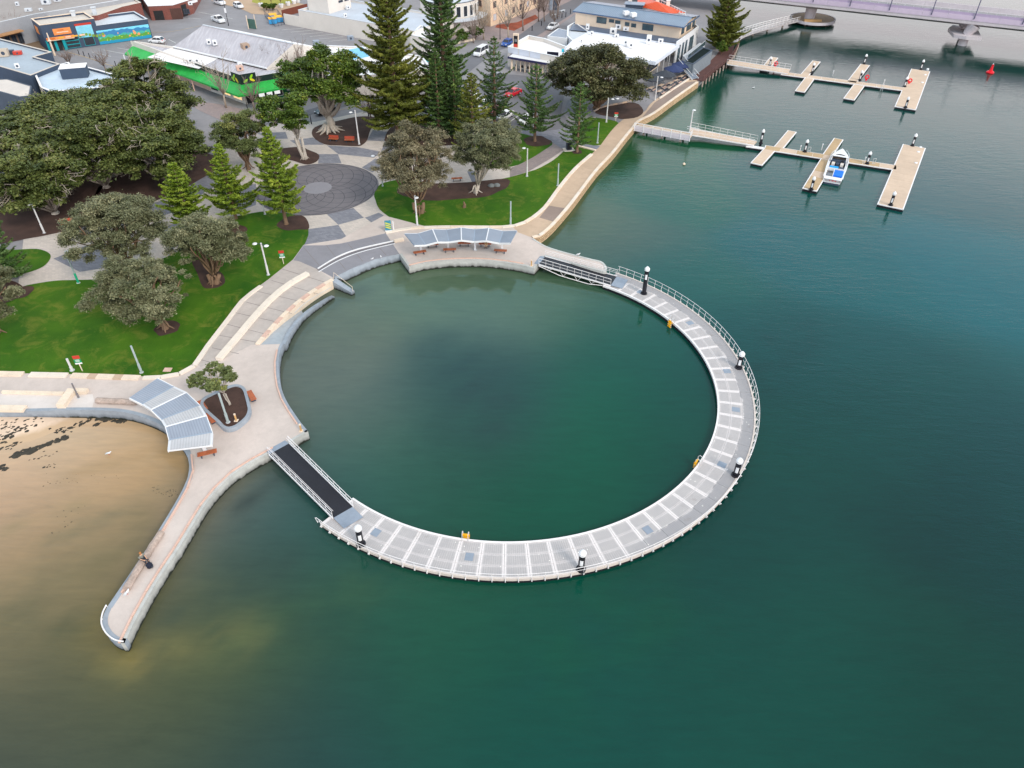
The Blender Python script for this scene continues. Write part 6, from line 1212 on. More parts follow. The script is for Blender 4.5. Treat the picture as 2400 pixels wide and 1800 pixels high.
m_rfpale = M('pale_flat_roof', L(196, 200, 206), 0.8, 0.14, 0.15, 2.5); m_rfwhite = M('white_flat_roof', L(232, 228, 228), 0.75, 0.07, 0.12, 2.0); m_rfcream = M('cream_flat_roof', L(200, 190, 180), 0.8, 0.12, 0.1, 1.5); m_rfcool = M('blue_white_roof', L(186, 200, 214), 0.7, 0.14, 0.2, 3)
m_rib9 = M_ribbed('cream_ribbed_roof', L(206, 194, 184), 0.6, R(15), 0.2); m_brickr = M_brick('red_brick', L(132, 62, 50), L(108, 46, 40), L(140, 110, 100), 0.5, 0.16, wall=True)
m_green = M('bright_green_awning', L(42, 166, 70), 0.5, 0.26, 0.7, 4); m_dgreen = M('dark_green_wall', L(14, 92, 56), 0.6, 0.15); m_signdk = M('dark_sign', L(24, 42, 40), 0.5, 0.2); m_teal = M('turquoise_paint', L(10, 150, 160), 0.6, 0.12); m_orange = M('orange_sign', L(226, 140, 78), 0.6, 0.12, 1.5, 8)
m_lit = M('lit_window', L(240, 238, 236), 0.4, 0.05, emit=(1, 1, 1), est=0.5); m_warm = M('warm_lit_window', L(230, 190, 130), 0.4, 0.2, 1.5, 5, emit=(1, 0.7, 0.35), est=0.55); m_lime2 = M('lime_leaf_print', L(150, 205, 40), 0.6, 0.15); m_ylw2 = M('yellow_leaf_print', L(225, 205, 40), 0.6, 0.15)
def acunit(c_, zr, label, sz=(0.9, 0.5, 0.8), an=0.3, mm=None, group='air conditioners on the town roofs'):
    p = W(*c_, zr); th = thing('air_conditioner', label, 'air conditioner', p, an, group)
    o = MB().box((0, 0, sz[2] / 2 + 0.08), sz).build('housing', mm or m_white); o.parent = th
    o = MB().tube([(0.0, -sz[1] / 2 - 0.005, sz[2] / 2 + 0.08), (0.0, -sz[1] / 2 - 0.03, sz[2] / 2 + 0.08)], min(sz[0], sz[2]) * 0.26, 12).build('fan_grille', m_charcoal); o.parent = th
    o = MB().box((0, 0, 0.03), (sz[0] + 0.1, 0.1, 0.1)).build('feet', m_steel); o.parent = th

# ---- green awning corner shop
th = thing('corner_shop', 'large grey roofed corner shop with bright green awning and dark leaf sign', 'shop building', W(577, 244))
zf = LZ + 5.1
C = W(577, 244); Rr = C + (W(674, 226) - C).normalized() * 19.5; Ld = (W(468, 203) - C).normalized(); Lw = C + Ld * 44
e0, e1 = W(406, 109.3, zf), W(624.5, 160, zf); k0_, k1_ = W(476, 58.8, LZ + 8), W(688, 103, LZ + 8)
back0, back1 = e0 + 2 * (k0_ - e0), e1 + 2 * (k1_ - e1); back0.z = back1.z = zf
MB().strip([Lw, C, Rr], 0.3, LZ - 0.1, zf, side=1).build('shop_wall', m_offw, th)
q = [W(345, 134, zf - 0.35), W(406, 110, zf - 0.35), W(513, 136, zf - 0.35), W(466, 161, zf - 0.35)]; MB().sheet([Lw + Vector((0, 0, 0)), C, Rr, e1, e0], zf - 0.4).build('front_roof', M_ribbed('weathered_front_roof', L(190, 184, 190), 0.3, R(-20), 0.7, streak=L(120, 116, 120)), th); MB().sheet(q, zf - 0.36).build('white_roof_part', m_rfwhite, th)
MB().add([e0, e1, k1_, k0_], [(0, 1, 2, 3)]).build('roof_slope', m_rfgrey, th); MB().add([k0_, k1_, back1, back0], [(0, 1, 2, 3)]).build('back_roof_slope', m_rfwhite, th)
MB().bar(k0_ + UP * 0.05, k1_ + UP * 0.05, 0.5, 0.12).build('ridge_cap', m_rfpale, th); MB().bar(e0, e1, 0.3, 0.25).build('gutter', m_white, th)
for a, b_, c_ in ((e0, k0_, back0), (e1, k1_, back1)):
    lo_ = [Vector((p.x, p.y, LZ - 0.1)) for p in (a, c_)]; MB().add([lo_[0], lo_[1], c_, b_, a], [(0, 1, 2, 3, 4)]).build('gable_wall', m_offw, th)
lo_ = [Vector((p.x, p.y, LZ - 0.1)) for p in (back0, back1)]; MB().add([lo_[0], lo_[1], back1, back0], [(0, 1, 2, 3)]).build('rear_wall', m_offw, th)
MB().strip([Lw, Lw + (e0 - Lw) * 1.0], 0.3, LZ - 0.1, zf).build('end_wall', m_offw, th)
rn = (Rr - C).normalized(); nR = Vector((rn.y, -rn.x, 0)); ln_ = -Ld; nL = Vector((ln_.y, -ln_.x, 0))
cu_ = C + (nL + nR).normalized() * 2.4 / max(0.3, (nL + nR).normalized().dot(nR)); cu_.z = 0
az1, az0 = LZ + 3.95, LZ + 2.7; g1_, g2_ = C + UP * 0, cu_
for a, b_, nn_, nm in ((Lw, C, nL, 'awning'), (C, Rr, nR, 'awning')):
    oa, ob = (a + nn_ * 2.4 if a is not C else cu_), (b_ + nn_ * 2.4 if b_ is not C else cu_)
    V_ = [Vector((a.x, a.y, az1)), Vector((b_.x, b_.y, az1)), Vector((ob.x, ob.y, az0)), Vector((oa.x, oa.y, az0)), Vector((ob.x, ob.y, az0 - 0.35)), Vector((oa.x, oa.y, az0 - 0.35))]
    MB().add(V_, [(3, 2, 1, 0), (5, 4, 2, 3)]).build(nm, m_green, th)
llen, rlen = (C - Lw).length, (Rr - C).length
panel(th, Lw, C, llen - 17, llen - 3.2, LZ + 4.0, LZ + 5.15, m_signdk, 'dark_sign'); panel(th, C, Rr, 3.2, rlen, LZ + 4.0, LZ + 5.15, m_signdk, 'dark_sign'); panel(th, Lw, C, llen - 3.2, llen + 0.1, LZ + 4.0, LZ + 6.0, m_signdk, 'corner_sign', 0.07); panel(th, C, Rr, -0.1, 3.2, LZ + 4.0, LZ + 6.0, m_signdk, 'corner_sign', 0.07)
text(th, 'GOOD', C, Rr, 12.0, LZ + 4.4, 0.8, M('pale_green_letters', L(120, 200, 150), 0.6, 0.1)); text(th, 'FRESH', C, Rr, 8.2, LZ + 4.4, 0.8, MC['pale_green_letters'])
def leafp(a, b_, s, z, sz, an, mm):
    d = (b_ - a).normalized(); n_ = Vector((d.y, -d.x, 0)); c_ = Vector((a.x, a.y, 0)) + d * s + UP * z + n_ * 0.12; V_ = []
    for k in range(10):
        t_ = 2 * math.pi * k / 10; x, y = sz * math.cos(t_), sz * 0.42 * math.sin(t_); V_.append(c_ + d * (x * math.cos(an) - y * math.sin(an)) + UP * (x * math.sin(an) + y * math.cos(an)))
    g = MB(); g.add(V_ + [v - n_ * 0.03 for v in V_], [tuple(range(10)), tuple(range(19, 9, -1))] + [(k, 10 + k, 10 + (k + 1) % 10, (k + 1) % 10) for k in range(10)]); g.build('leaf_emblem', mm, th)
for s_, z_, an, mm in ((llen - 2.2, LZ + 5.2, 1.0, m_lime2), (llen - 1.4, LZ + 4.6, -0.9, m_ylw2), (llen - 2.7, LZ + 4.6, -0.7, m_lime2)): leafp(Lw, C, s_, z_, 0.6, an, mm)
for s_, z_, an, mm in ((0.9, LZ + 4.6, 0.5, m_lime2), (2.2, LZ + 5.3, 0.9, m_lime2), (2.3, LZ + 4.6, -0.5, m_ylw2)): leafp(C, Rr, s_, z_, 0.55, an, mm)
win(th, Lw, C, llen - 4.2, 3.2, LZ + 0.5, 1.6, m_white, m_warm, bars=0); win(th, Lw, C, llen - 8.6, 3.4, LZ + 0.5, 1.6, m_white, m_warm, bars=0); win(th, Lw, C, llen - 12.5, 2.4, LZ + 0.6, 1.4, m_charcoal, m_glassdk); panel(th, Lw, C, llen - 40, llen - 13, LZ, LZ + 2.6, m_coping, 'rendered_base', 0.02, 0.02)
panel(th, C, Rr, 1.6, rlen, LZ, LZ + 2.7, m_dgreen, 'green_base', 0.02, 0.02); win(th, C, Rr, 2.6, 5.6, LZ + 0.5, 2.0, m_white, m_glassdk, bars=0); win(th, C, Rr, 13.8, 4.6, LZ + 0.6, 2.1, m_white, m_lit, bars=1); panel(th, C, Rr, 9.2, 13.2, LZ + 1.2, LZ + 2.3, m_rfpale, 'shop_poster', 0.06); panel(th, C, Rr, 9.5, 12.6, LZ + 1.75, LZ + 2.25, m_white, 'shop_notice', 0.09); panel(th, C, Rr, 11.3, 12.5, LZ + 1.82, LZ + 2.18, m_sred, 'red_notice', 0.115)
for k in range(3): panel(th, C, Rr, 3.0 + 1.7 * k, 4.2 + 1.7 * k, LZ + 0.95, LZ + 2.3, m_lit, 'lit_arch', 0.09)
panel(th, C, Rr, 0.3, 1.4, LZ, LZ + 2.3, m_dark, 'doorway', 0.03)
for k in range(5): p = C + Ld * (16 + 5.2 * k) + nL * 2.2; MB().bar(Vector((p.x, p.y, LZ - 0.05)), Vector((p.x, p.y, LZ + 2.7)), 0.22).build('awning_post', m_coping, th)
acunit((447, 147), zf - 0.36, 'pale air conditioner on the white part of the green shop roof, left of two'); acunit((463, 147), zf - 0.36, 'pale air conditioner on the white part of the green shop roof, right of two'); acunit((491, 104), zf + 1.25, 'white roof fan box on the grey slope of the green shop, left of two', (0.9, 0.8, 1.0)); acunit((505, 106), zf + 1.2, 'white roof fan box on the grey slope of the green shop, right of two', (0.9, 0.8, 1.0)); acunit((576, 116), zf + 1.1, 'brown boxy cooler on the grey slope of the green shop', (1.5, 1.5, 1.2), 0.7, M('brown_box', L(166, 142, 124), 0.8, 0.1)); acunit((563, 165), zf - 0.4, 'rusty cooler behind the leaf sign of the green shop', (1.4, 1.2, 0.9), 0.5, m_coping); acunit((563, 156), zf - 0.3, 'small white cooler behind the leaf sign of the green shop', (0.9, 0.8, 0.7), 0.5)

# ---- mural shop
A_ = W(116, 122); B_ = W(358, 88); ht = HT((119, 121), (96, 58.6)); zt = LZ + ht; D_ = W(75.7, 43, zt) - W(96, 58.6, zt); D_.z = 0; D_ = D_ * 1.0
th = thing('mural_shop', 'dark blue shop with orange signs and a colourful jungle mural', 'shop building', A_)
ln_ = (B_ - A_).length; dAB = (B_ - A_).normalized(); S_ = A_ + dAB * ln_ * 0.5; zl = LZ + 4.5
m_navyw = M('slate_blue_wall', L(62, 76, 96), 0.7, 0.12, 0.6, 4)
P_ = flat(th, [A_, S_, S_ + D_, A_ + D_], zt, m_navyw, m_rfcream, 0.4, cap=m_cream, names=('tall_wall', 'tall_roof')); flat(th, [S_ + dAB * 0.01, B_, B_ + D_ * 1.25, S_ + D_ * 1.25 + dAB * 0.01], zl, m_navyw, m_rfpale, 0.5, cap=m_rfpale, names=('low_wall', 'low_roof'))
m, t, b = nodes('mural'); g = N(t, 'ShaderNodeNewGeometry', name='geo'); sp_ = t.nodes.new('ShaderNodeSeparateXYZ'); t.links.new(g.outputs['Position'], sp_.inputs[0]); zz = MATH(t, 'SUBTRACT', sp_.outputs[2], LZ)
n1 = NOISE(t, 0.35, 3); n2 = NOISE(t, 1.3, 4); n3 = NOISE(t, 0.6, 2, vec=POS(t, 1, 1, 0.6)); vo = N(t, 'ShaderNodeTexVoronoi', Scale=1.5); t.links.new(g.outputs['Position'], vo.inputs['Vector'])
h1 = MATH(t, 'ADD', zz, MATH(t, 'MULTIPLY', n1, 2.2)); c = MIXN(t, RAMP(t, h1, 3.9, 4.0), L(52, 124, 172), L(120, 206, 236)); c = MIXN(t, RAMP(t, MATH(t, 'ADD', zz, MATH(t, 'MULTIPLY', n3, 1.8)), 3.0, 2.9), c, L(64, 168, 150))
c = MIXN(t, RAMP(t, MATH(t, 'ADD', zz, MATH(t, 'MULTIPLY', n2, 1.6)), 2.35, 2.25), c, L(86, 150, 56)); c = MIXN(t, MATH(t, 'MULTIPLY', RAMP(t, vo.outputs['Distance'], 0.25, 0.2), RAMP(t, zz, 2.2, 2.0)), c, L(170, 200, 70)); c = MIXN(t, RAMP(t, MATH(t, 'ADD', zz, MATH(t, 'MULTIPLY', n2, 0.9)), 1.2, 1.1), c, L(24, 140, 176))
v2 = N(t, 'ShaderNodeTexVoronoi', Scale=0.8); t.links.new(g.outputs['Position'], v2.inputs['Vector']); c = MIXN(t, MATH(t, 'MULTIPLY', RAMP(t, MATH(t, 'ADD', v2.outputs['Distance'], MATH(t, 'MULTIPLY', n2, 0.3)), 0.46, 0.42), RAMP(t, MATH(t, 'ABSOLUTE', MATH(t, 'SUBTRACT', zz, 1.9)), 0.9, 0.8)), c, L(232, 150, 96))
t.links.new(c, b.inputs['Base Color']); b.inputs['Roughness'].default_value = 0.7; m_mural = m
tf = lambda px: (px - 116) / (358 - 116) * ln_
panel(th, A_, B_, tf(232), ln_ - 0.2, LZ + 0.05, LZ + 3.3, m_mural, 'mural_panel', 0.05); panel(th, A_, B_, tf(190), tf(226), LZ + 2.2, LZ + 5.0, M('mural_sky', L(130, 200, 220), 0.7, 0.2, 0.8, 4), 'mural_sky_panel', 0.07); panel(th, A_, B_, tf(189), tf(227), LZ + 5.0, LZ + 5.5, m_sred, 'red_title_strip', 0.09)
panel(th, A_, B_, tf(139), tf(178), LZ + 3.55, LZ + 5.0, m_orange, 'orange_sign', 0.07); panel(th, A_, B_, tf(119), tf(180), LZ + 2.75, LZ + 3.4, m_orange, 'awning_sign', 1.0); panel(th, A_, B_, tf(119), tf(180), LZ + 2.6, LZ + 2.75, m_cream, 'awning_edge', 0.5, 1.0); panel(th, A_ + D_, A_, 1.5, 4.5, LZ + 3.3, LZ + 5.0, m_orange, 'side_sign', 0.06)
text(th, 'WOW', A_, B_, tf(121), LZ + 2.86, 0.62, M('burnt_letters', L(190, 80, 20), 0.6, 0.1), 1.06); text(th, 'WOW', A_, B_, tf(149), LZ + 4.45, 0.5, MC['burnt_letters'], 0.12)
for k in range(4): panel(th, A_, B_, tf(145) + 1.6 * k, tf(145) + 1.6 * k + 1.25, LZ + 2.92, LZ + 3.25, M('pink_letter_block', L(240, 190, 160), 0.6, 0.15, 3, 9) if k % 2 else M('amber_letter_block', L(235, 170, 60), 0.6, 0.15, 3, 9), 'sign_word', 1.04, 0.02)
panel(th, A_, B_, tf(146), tf(172), LZ + 4.0, LZ + 4.2, m_cream, 'sign_line', 0.1, 0.02)
panel(th, A_, B_, tf(126), tf(156), LZ, LZ + 2.6, m_dark, 'entrance', 0.03); panel(th, A_, B_, tf(133), tf(139), LZ, LZ + 2.4, m_teal, 'turquoise_door', 0.06); panel(th, A_, B_, tf(151), tf(157), LZ, LZ + 2.7, m_teal, 'turquoise_pier', 0.3, 0.6); panel(th, A_, B_, 0.0, tf(121), LZ, LZ + 2.6, m_teal, 'turquoise_wall', 0.05)
for k in range(3): win(th, A_, B_, tf(158), tf(188) - tf(158), LZ + 0.25 + 0.85 * k, 0.75, m_teal, m_glassdk, bars=0)
win(th, A_, B_, tf(199), tf(222) - tf(199), LZ + 0.3, 1.9, m_teal, m_glassdk, bars=0)
g = MB()
for k in range(60): s_ = random.uniform(tf(190), tf(232)); 
for k in range(8): panel(th, A_, B_, tf(191) + k * 0.75, tf(191) + k * 0.75 + 0.6, LZ + 2.25 + 0.35 * math.sin(k * 0.8 + 0.4), LZ + 2.85 + 0.35 * math.sin(k * 0.8 + 0.4), M('painted_leaves', L(120, 150, 60), 0.7, 0.4, 2, 6), 'painted_leaf_block', 0.1)
for p0_, p1_, lb in (((176, 45), (195, 42), 'grey square duct stack behind the mural shop, left'), ((224, 36), (232, 44), 'grey square duct stack behind the mural shop, right')):
    p = W(*p0_, LZ + 5); t_ = thing('duct_stack', lb, 'duct', p); MB().box((p.x, p.y, LZ + 5.5), (0.9, 0.9, 2.6), 0.3).build('duct', m_rfpale, t_); MB().box((p.x, p.y, LZ + 6.9), (1.2, 1.2, 0.2), 0.3).build('cowl', m_steel, t_)
p = W(129, 130); t_ = thing('gable_post', 'tall cream post with knob standing before the mural shop', 'post', p); MB().tube([p, p + UP * 3.6, p + UP * 5.2], [0.25, 0.18, 0.12], 10).build('post_shaft', m_cream, t_); MB().lathe([(0.1, 3.1), (0.4, 3.3), (0.4, 3.5), (0.1, 3.7)], p, 12).build('post_knob', m_cream, t_)

# ---- brick block behind
th = thing('brick_building', 'red brick building with pale flat roof behind the mural shop', 'building', W(228, 40, LZ))
flat(th, WP([(80, 33), (101, 31.7), (128.5, 44.7), (228, 36), (249, 29), (286, 16), (330, 6), (305, -6), (270, 2)], LZ + 5.2), LZ + 5.2, m_brickr, m_rfcream, 0.15, cap=m_rfcream)
for k, c_ in enumerate([(131, 33), (200, 19), (282, 4)]): p = W(*c_, LZ + 5.05); MB().lathe([(0.7, 0), (0.75, 0.15), (0.4, 0.32), (0.02, 0.36)], p, 14).build('roof_dome', m_rfpale, th)
th = thing('hall_building', 'wide beige flat roofed hall at the top left corner', 'building', W(100, 20, LZ)); flat(th, WP([(-60, 66), (36, 44), (82, 33.5), (270, 2), (312, -6), (322, -60), (-90, -60)], LZ + 6.0), LZ + 6.0, M('grey_parapet', L(150, 152, 158), 0.8, 0.12), M('beige_roof', L(152, 144, 140), 0.85, 0.14, 0.1, 1.2), 0.35, cap=m_rfpale)
ha, hb_ = W(-60, 66, LZ + 6.0), W(36, 44, LZ + 6.0); hl = (hb_ - ha).length
panel(th, ha, hb_, 0.3, hl - 0.1, LZ, LZ + 3.3, M('brown_shopfront', L(112, 86, 68), 0.7, 0.2), 'shopfront', 0.03); panel(th, ha, hb_, 0.3, hl - 0.1, LZ + 3.3, LZ + 3.6, M('tan_awning', L(176, 132, 92), 0.7, 0.15), 'awning', 0.9, 1.8)
for k in range(6): win(th, ha, hb_, 1.0 + k * hl / 6.3, hl / 9, LZ + 0.4, 2.2, m_charcoal, m_glassdk, proud=0.08)
for c_, lb, sz in [((68, 27), 'grey roof cooler on the hall roof near its front edge', (1.6, 1.0, 0.7)), ((42, 14), 'small grey vent on the hall roof, far left', (0.8, 0.6, 0.9)), ((110, 10), 'cluster of grey plant boxes on the hall roof', (2.0, 1.6, 1.4)), ((136, 4), 'brown plant box on the hall roof beside the cluster', (1.6, 1.2, 1.0)), ((97, 25), 'small flat vent on the hall roof', (0.9, 0.6, 0.5))]: acunit(c_, LZ + 5.65, lb, sz, 0.2, m_rfpale)
th = thing('brick_building', 'red brick block with dark doorway at the corner of the far street', 'building', W(413, 45)); hb = HT((413, 44.7), (407, 12)); P_ = WP([(356, 47.5), (413, 45), (455, 31), (478, -12), (390, -25), (335, 15)]); flat(th, P_, LZ + hb, m_brickr, m_rfwhite, 0.2, cap=m_white)
a, b_ = P_[1], P_[2]; panel(th, a, b_, 3.0, 5.0, LZ, LZ + 3.0, m_dark, 'doorway'); panel(th, a, b_, 6.0, 10.0, LZ + hb - 1.0, LZ + hb - 0.3, m_white, 'white_sign'); a, b_ = P_[0], P_[1]; panel(th, a, b_, 1.0, 3.5, LZ, LZ + 2.4, m_dark, 'loading_door'); panel(th, a, b_, 5.5, 8.5, LZ, LZ + 2.8, M('brown_gate', L(84, 58, 52), 0.8, 0.2), 'side_gate'); win(th, a, b_, 9.2, 1.4, LZ + 1.3, 1.2, m_charcoal, m_glassdk)
acunit((447, 12), LZ + hb - 0.2, 'white air conditioner on the wall top of the far brick block', (1.0, 0.5, 0.8))

# ---- left roofs
th = thing('flat_roof_building', 'grey flat roofed building with a dark recess and rooftop plant at the left edge', 'building', W(60, 140)); flat(th, WP([(-80, 72), (0, 91), (121, 122), (79.7, 133.5), (140, 150), (71.6, 177), (0, 156), (-90, 138)], LZ + 4.6), LZ + 4.6, m_navyw, M('blue_grey_roof', L(160, 170, 180), 0.8, 0.12, 0.2, 3), 0.3, cap=m_rfcream)
acunit((12, 132), LZ + 4.3, 'large tan cooler on the grey left roof', (1.9, 1.4, 1.5), 0.3, M('tan_box', L(186, 172, 156), 0.8, 0.1)); acunit((28, 127), LZ + 4.3, 'dark plant box on the grey left roof beside the tan cooler', (1.2, 1.0, 0.8), 0.3, m_charcoal); acunit((43, 128), LZ + 4.3, 'red brown plant box on the grey left roof', (1.7, 1.1, 0.7), 0.3, m_sred); acunit((42, 160), LZ + 4.3, 'pale air conditioner near the front edge of the grey left roof', (0.9, 0.6, 0.9), 0.6)
th = thing('flat_roof_building', 'pale blue white stepped roof building behind the large fig trees', 'building', W(150, 180)); flat(th, WP([(78, 167), (161, 146), (169, 158), (189, 153), (278, 177), (240, 205), (120, 215), (95, 205)], LZ + 4.2), LZ + 4.2, m_navyw, m_rfcool, 0.5, cap=m_rfwhite)
p = W(178, 176, LZ + 4.0); MB().box((p.x, p.y, LZ + 4.7), (5.0, 3.0, 2.2), R(18)).build('plant_room', m_navyw, th); MB().box((p.x, p.y, LZ + 5.86), (5.2, 3.2, 0.12), R(18)).build('plant_room_roof', m_rfwhite, th)
th = thing('flat_roof_building', 'dark walled building with cream ribbed roof at the left edge', 'building', W(40, 225)); flat(th, WP([(-70, 192), (0, 185.5), (18, 184.7), (74, 201), (70, 224), (44, 227), (0, 215), (-80, 200)], LZ + 4.4), LZ + 4.4, M('charcoal_wall', L(72, 82, 96), 0.7, 0.12), m_rib9, 0.05)

# ---- cream wall building and the shops right of it
th = thing('cream_building', 'long cream walled building with grey roof behind the tall pines', 'building', W(760, 75)); F0, F1 = W(668, 56), W(975, 115); hc = HT((852, 91), (846, 50)); dn = (F1 - F0).normalized(); nb = Vector((-dn.y, dn.x, 0)); fl_ = (F1 - F0).length
flat(th, [F0 + dn * 6, F1, F1 + nb * 17, F0 + dn * 6 + nb * 17], LZ + hc, m_offw, M('cool_grey_roof', L(184, 190, 200), 0.8, 0.12, 0.2, 3), 0.5, cap=m_rfpale); MB().strip([F0, F0 + dn * 5.98], 0.3, LZ - 0.1, LZ + 2.6, side=1).build('yard_wall', m_offw, th)
a = F0 + dn * 7 + nb * 3; P_ = flat(th, [a, a + dn * 7.5, a + dn * 7.5 + nb * 9, a + nb * 9], LZ + hc + 3.0, m_offw, m_rfpale, 0.2, z0=LZ + hc - 0.5, cap=m_white, names=('upper_wall', 'upper_roof'))
for s_ in (4.2, 6.6): win(th, a + dn * 7.5, a + dn * 7.5 + nb * 9, s_, 1.6, LZ + hc + 1.5, 0.5, m_charcoal, m_glassdk)
for c_, lb in [((789, 25), 'white air conditioner on the upper box of the cream building, nearer'), ((815, 22), 'white air conditioner on the upper box of the cream building, farther'), ((809, 41), 'pale roof cooler on the grey roof of the cream building')]: acunit(c_, LZ + hc - 0.4, lb, (1.0, 0.5, 0.9), R(60))
th = thing('street_shops', 'row of white roofed shops behind the large central fig', 'shop building', W(830, 190)); flat(th, WP([(705, 128), (745, 106), (850, 110), (990, 132), (1010, 160), (870, 176), (775, 178), (700, 170)], LZ + 4.6), LZ + 4.6, m_offw, m_rfwhite, 0.3, cap=m_white)
P_ = WP([(770, 200), (880, 190), (1005, 172)]); MB().strip(P_, 2.2, LZ + 2.9, LZ + 3.1).build('awning', m_teal, th)
for c_, lb in [((742, 106), 'blue grey plant box on the white shop row, left'), ((822, 95), 'dark plant box on the white shop row behind the fig crown')]: acunit(c_, LZ + 4.3, lb, (1.4, 1.0, 1.0), 0.4, m_charcoal if '822' in lb else m_plate)
th = thing('blue_roof_shop', 'small pale blue roof piece showing between fig and big pine', 'shop building', W(830, 130)); flat(th, WP([(800, 118), (850, 108), (880, 130), (826, 142)], LZ + 5.6), LZ + 5.6, m_white, M('sky_blue_roof', L(120, 190, 225), 0.6, 0.12), 0.1, z0=LZ + 4.0)
th = thing('curved_front_building', 'white building with curved canopy and tall windows behind the second big pine', 'building', W(1062, 56)); c_ = W(1055, 58); cir = [Vector((c_.x + 8 * math.cos(a), c_.y + 8 * math.sin(a), LZ)) for a in np.linspace(0, 6.2832, 25)[:-1]]
flat(th, cir, LZ + 7.0, m_offw, m_rfpale, 0.4, cap=m_charcoal)
for k in range(16, 24):
    a, b_ = cir[k], cir[(k + 1) % 24]; win(th, a, b_, 0.4, 1.2, LZ + 3.6, 2.6, m_white, m_glassdk, bars=0)
MB().strip([Vector((c_.x + 9.4 * math.cos(a), c_.y + 9.4 * math.sin(a), LZ)) for a in np.linspace(3.6, 6.4, 20)], 2.4, LZ + 3.0, LZ + 3.25).build('curved_canopy', m_rfpale, th)
P2 = WP([(985, 60), (1040, 75), (1030, 95), (960, 82)], LZ + 4); flat(th, P2, LZ + 4, m_offw, m_rfwhite, 0.3, cap=m_white, names=('wing_wall', 'wing_roof'))
th = thing('apartment_building', 'cream rendered apartment building behind bare street trees', 'building', W(1150, 62)); P_ = ccw(WP([(1092, 46), (1150, 62), (1178, 52), (1262, 16), (1250, -40), (1090, -30)])); flat(th, P_, LZ + 10.5, M('peach_render', L(224, 196, 168), 0.85, 0.1, 0.3, 3), m_rfcream, 0.4)
for i in range(len(P_)):
    a, b_ = P_[i], P_[(i + 1) % len(P_)]; l_ = (b_ - a).length
    if W(1160, 100).y > min(a.y, b_.y) - 60 and l_ > 5:
        for fl__ in range(3):
            for k in range(int(l_ // 4.2)): win(th, a, b_, 1.2 + 4.2 * k, 1.5, LZ + 1.2 + 3.2 * fl__, 1.7, m_coping, m_glassdk if (k + fl__) % 3 else m_rfpale)
p = W(1290, 24); th = thing('street_pylon', 'tall blue grey advertising pylon at the top of the mauve street', 'pylon', p); MB().box((p.x, p.y, LZ + 3), (1.0, 0.8, 6.0), 0.4).build('pylon_body', m_plate, th); MB().box((p.x + 1.4, p.y + 0.6, LZ + 3.2), (1.2, 0.4, 6.4), 0.4).build('dark_panel', m_charcoal, th)
for k in range(6): MB().box((p.x + 1.25, p.y + 0.36, LZ + 5.8 - 0.75 * k), (0.3, 0.06, 0.28), 0.4).build('pylon_mark', m_white, th)

# ---- hotel and restaurant by the water
th = thing('hotel', 'two storey cream hotel with blue metal roof beside the water', 'hotel', W(1600, 125)); ze = LZ + 7.0
NL, NR, FR, FL = W(1342.7, 25.3, ze), W(1603, 63.3, ze), W(1640, 36, ze), W(1388.8, 2.7, ze); r0_, r1_ = (NL + FL) / 2 + UP * 0.9, (NR + FR) / 2 + UP * 0.9
MB().add([NL, NR, r1_, r0_], [(0, 1, 2, 3)]).build('front_roof_slope', m_rfblue, th); MB().add([r0_, r1_, FR, FL], [(0, 1, 2, 3)]).build('back_roof_slope', M_ribbed('blue_sheet_roof_back', L(106, 120, 140), 0.4, R(-14), 0.25, rough=0.35), th); MB().bar(r0_ + UP * 0.04, r1_ + UP * 0.04, 0.35, 0.08).build('ridge_cap', m_plate, th)
for a, b_ in ((NL, NR), (NR, FR), (FR, FL), (FL, NL)): MB().bar(a - UP * 0.14, b_ - UP * 0.14, 0.12, 0.26).build('gutter', M('slate_gutter', L(80, 104, 136), 0.5, 0.1), th)
ctr = (NL + NR + FR + FL) / 4; ins = lambda p, k=0.955: Vector((ctr.x + (p.x - ctr.x) * k, ctr.y + (p.y - ctr.y) * (k - 0.09), 0)); wa = [ins(NL), ins(NR), ins(FR), ins(FL)]
MB().strip(ccw(wa), 0.3, LZ - 0.1, ze - 0.12, True, side=1).build('upper_wall', m_cream, th)
for a_, b2 in ((wa[0], wa[1]),):
    l_ = (b2 - a_).length
    for u_, w_, h_, z_ in ((0.215, 2.6, 1.35, 5.0), (0.335, 1.3, 0.7, 5.5), (0.395, 1.3, 0.7, 5.4), (0.49, 1.1, 0.8, 5.2), (0.55, 1.2, 0.8, 5.1), (0.655, 2.8, 1.4, 4.8)): win(th, a_, b2, l_ * u_, w_, LZ + z_, h_, m_charcoal, m_glassbl)
    for k in range(1, 9): panel(th, a_, b2, l_ * k / 9, l_ * k / 9 + 0.06, LZ + 3.9, ze - 0.25, m_offw, 'wall_batten', 0.02, 0.03)
a_, b2 = wa[1], wa[2]; l_ = (b2 - a_).length
for u_, w_ in ((0.1, 0.16), (0.42, 0.26), (0.78, 0.14)): win(th, a_, b2, l_ * u_, l_ * w_, LZ + 4.6, 1.7, m_charcoal, m_glassbl)
for c_ in ((1467, 37), (1484, 41)): p = W(*c_, ze + 0.2); MB().box((p.x, p.y, ze + 0.9), (1.3, 1.3, 0.8), 0.3).lathe([(0.35, 0), (0.35, 0.6)], p, 10).build('roof_exhaust', m_white, th)
p = W(1487, 16, ze + 0.8); MB().box((p.x, p.y, ze + 1.1), (4.4, 2.6, 0.9), R(-14)).build('roof_lantern', m_charcoal, th); MB().box((p.x, p.y, ze + 1.6), (5.2, 3.2, 0.14), R(-14)).build('lantern_roof', m_rfblue, th)
zm = LZ + 3.9; ml = WP([(1345, 52), (1597, 88.5), (1584, 101), (1380, 74), (1335, 70)], zm); MB().sheet(ml, zm).build('lower_roof', M_ribbed('slate_lower_roof', L(84, 100, 124), 0.35, R(-14), 0.2, rough=0.45), th)
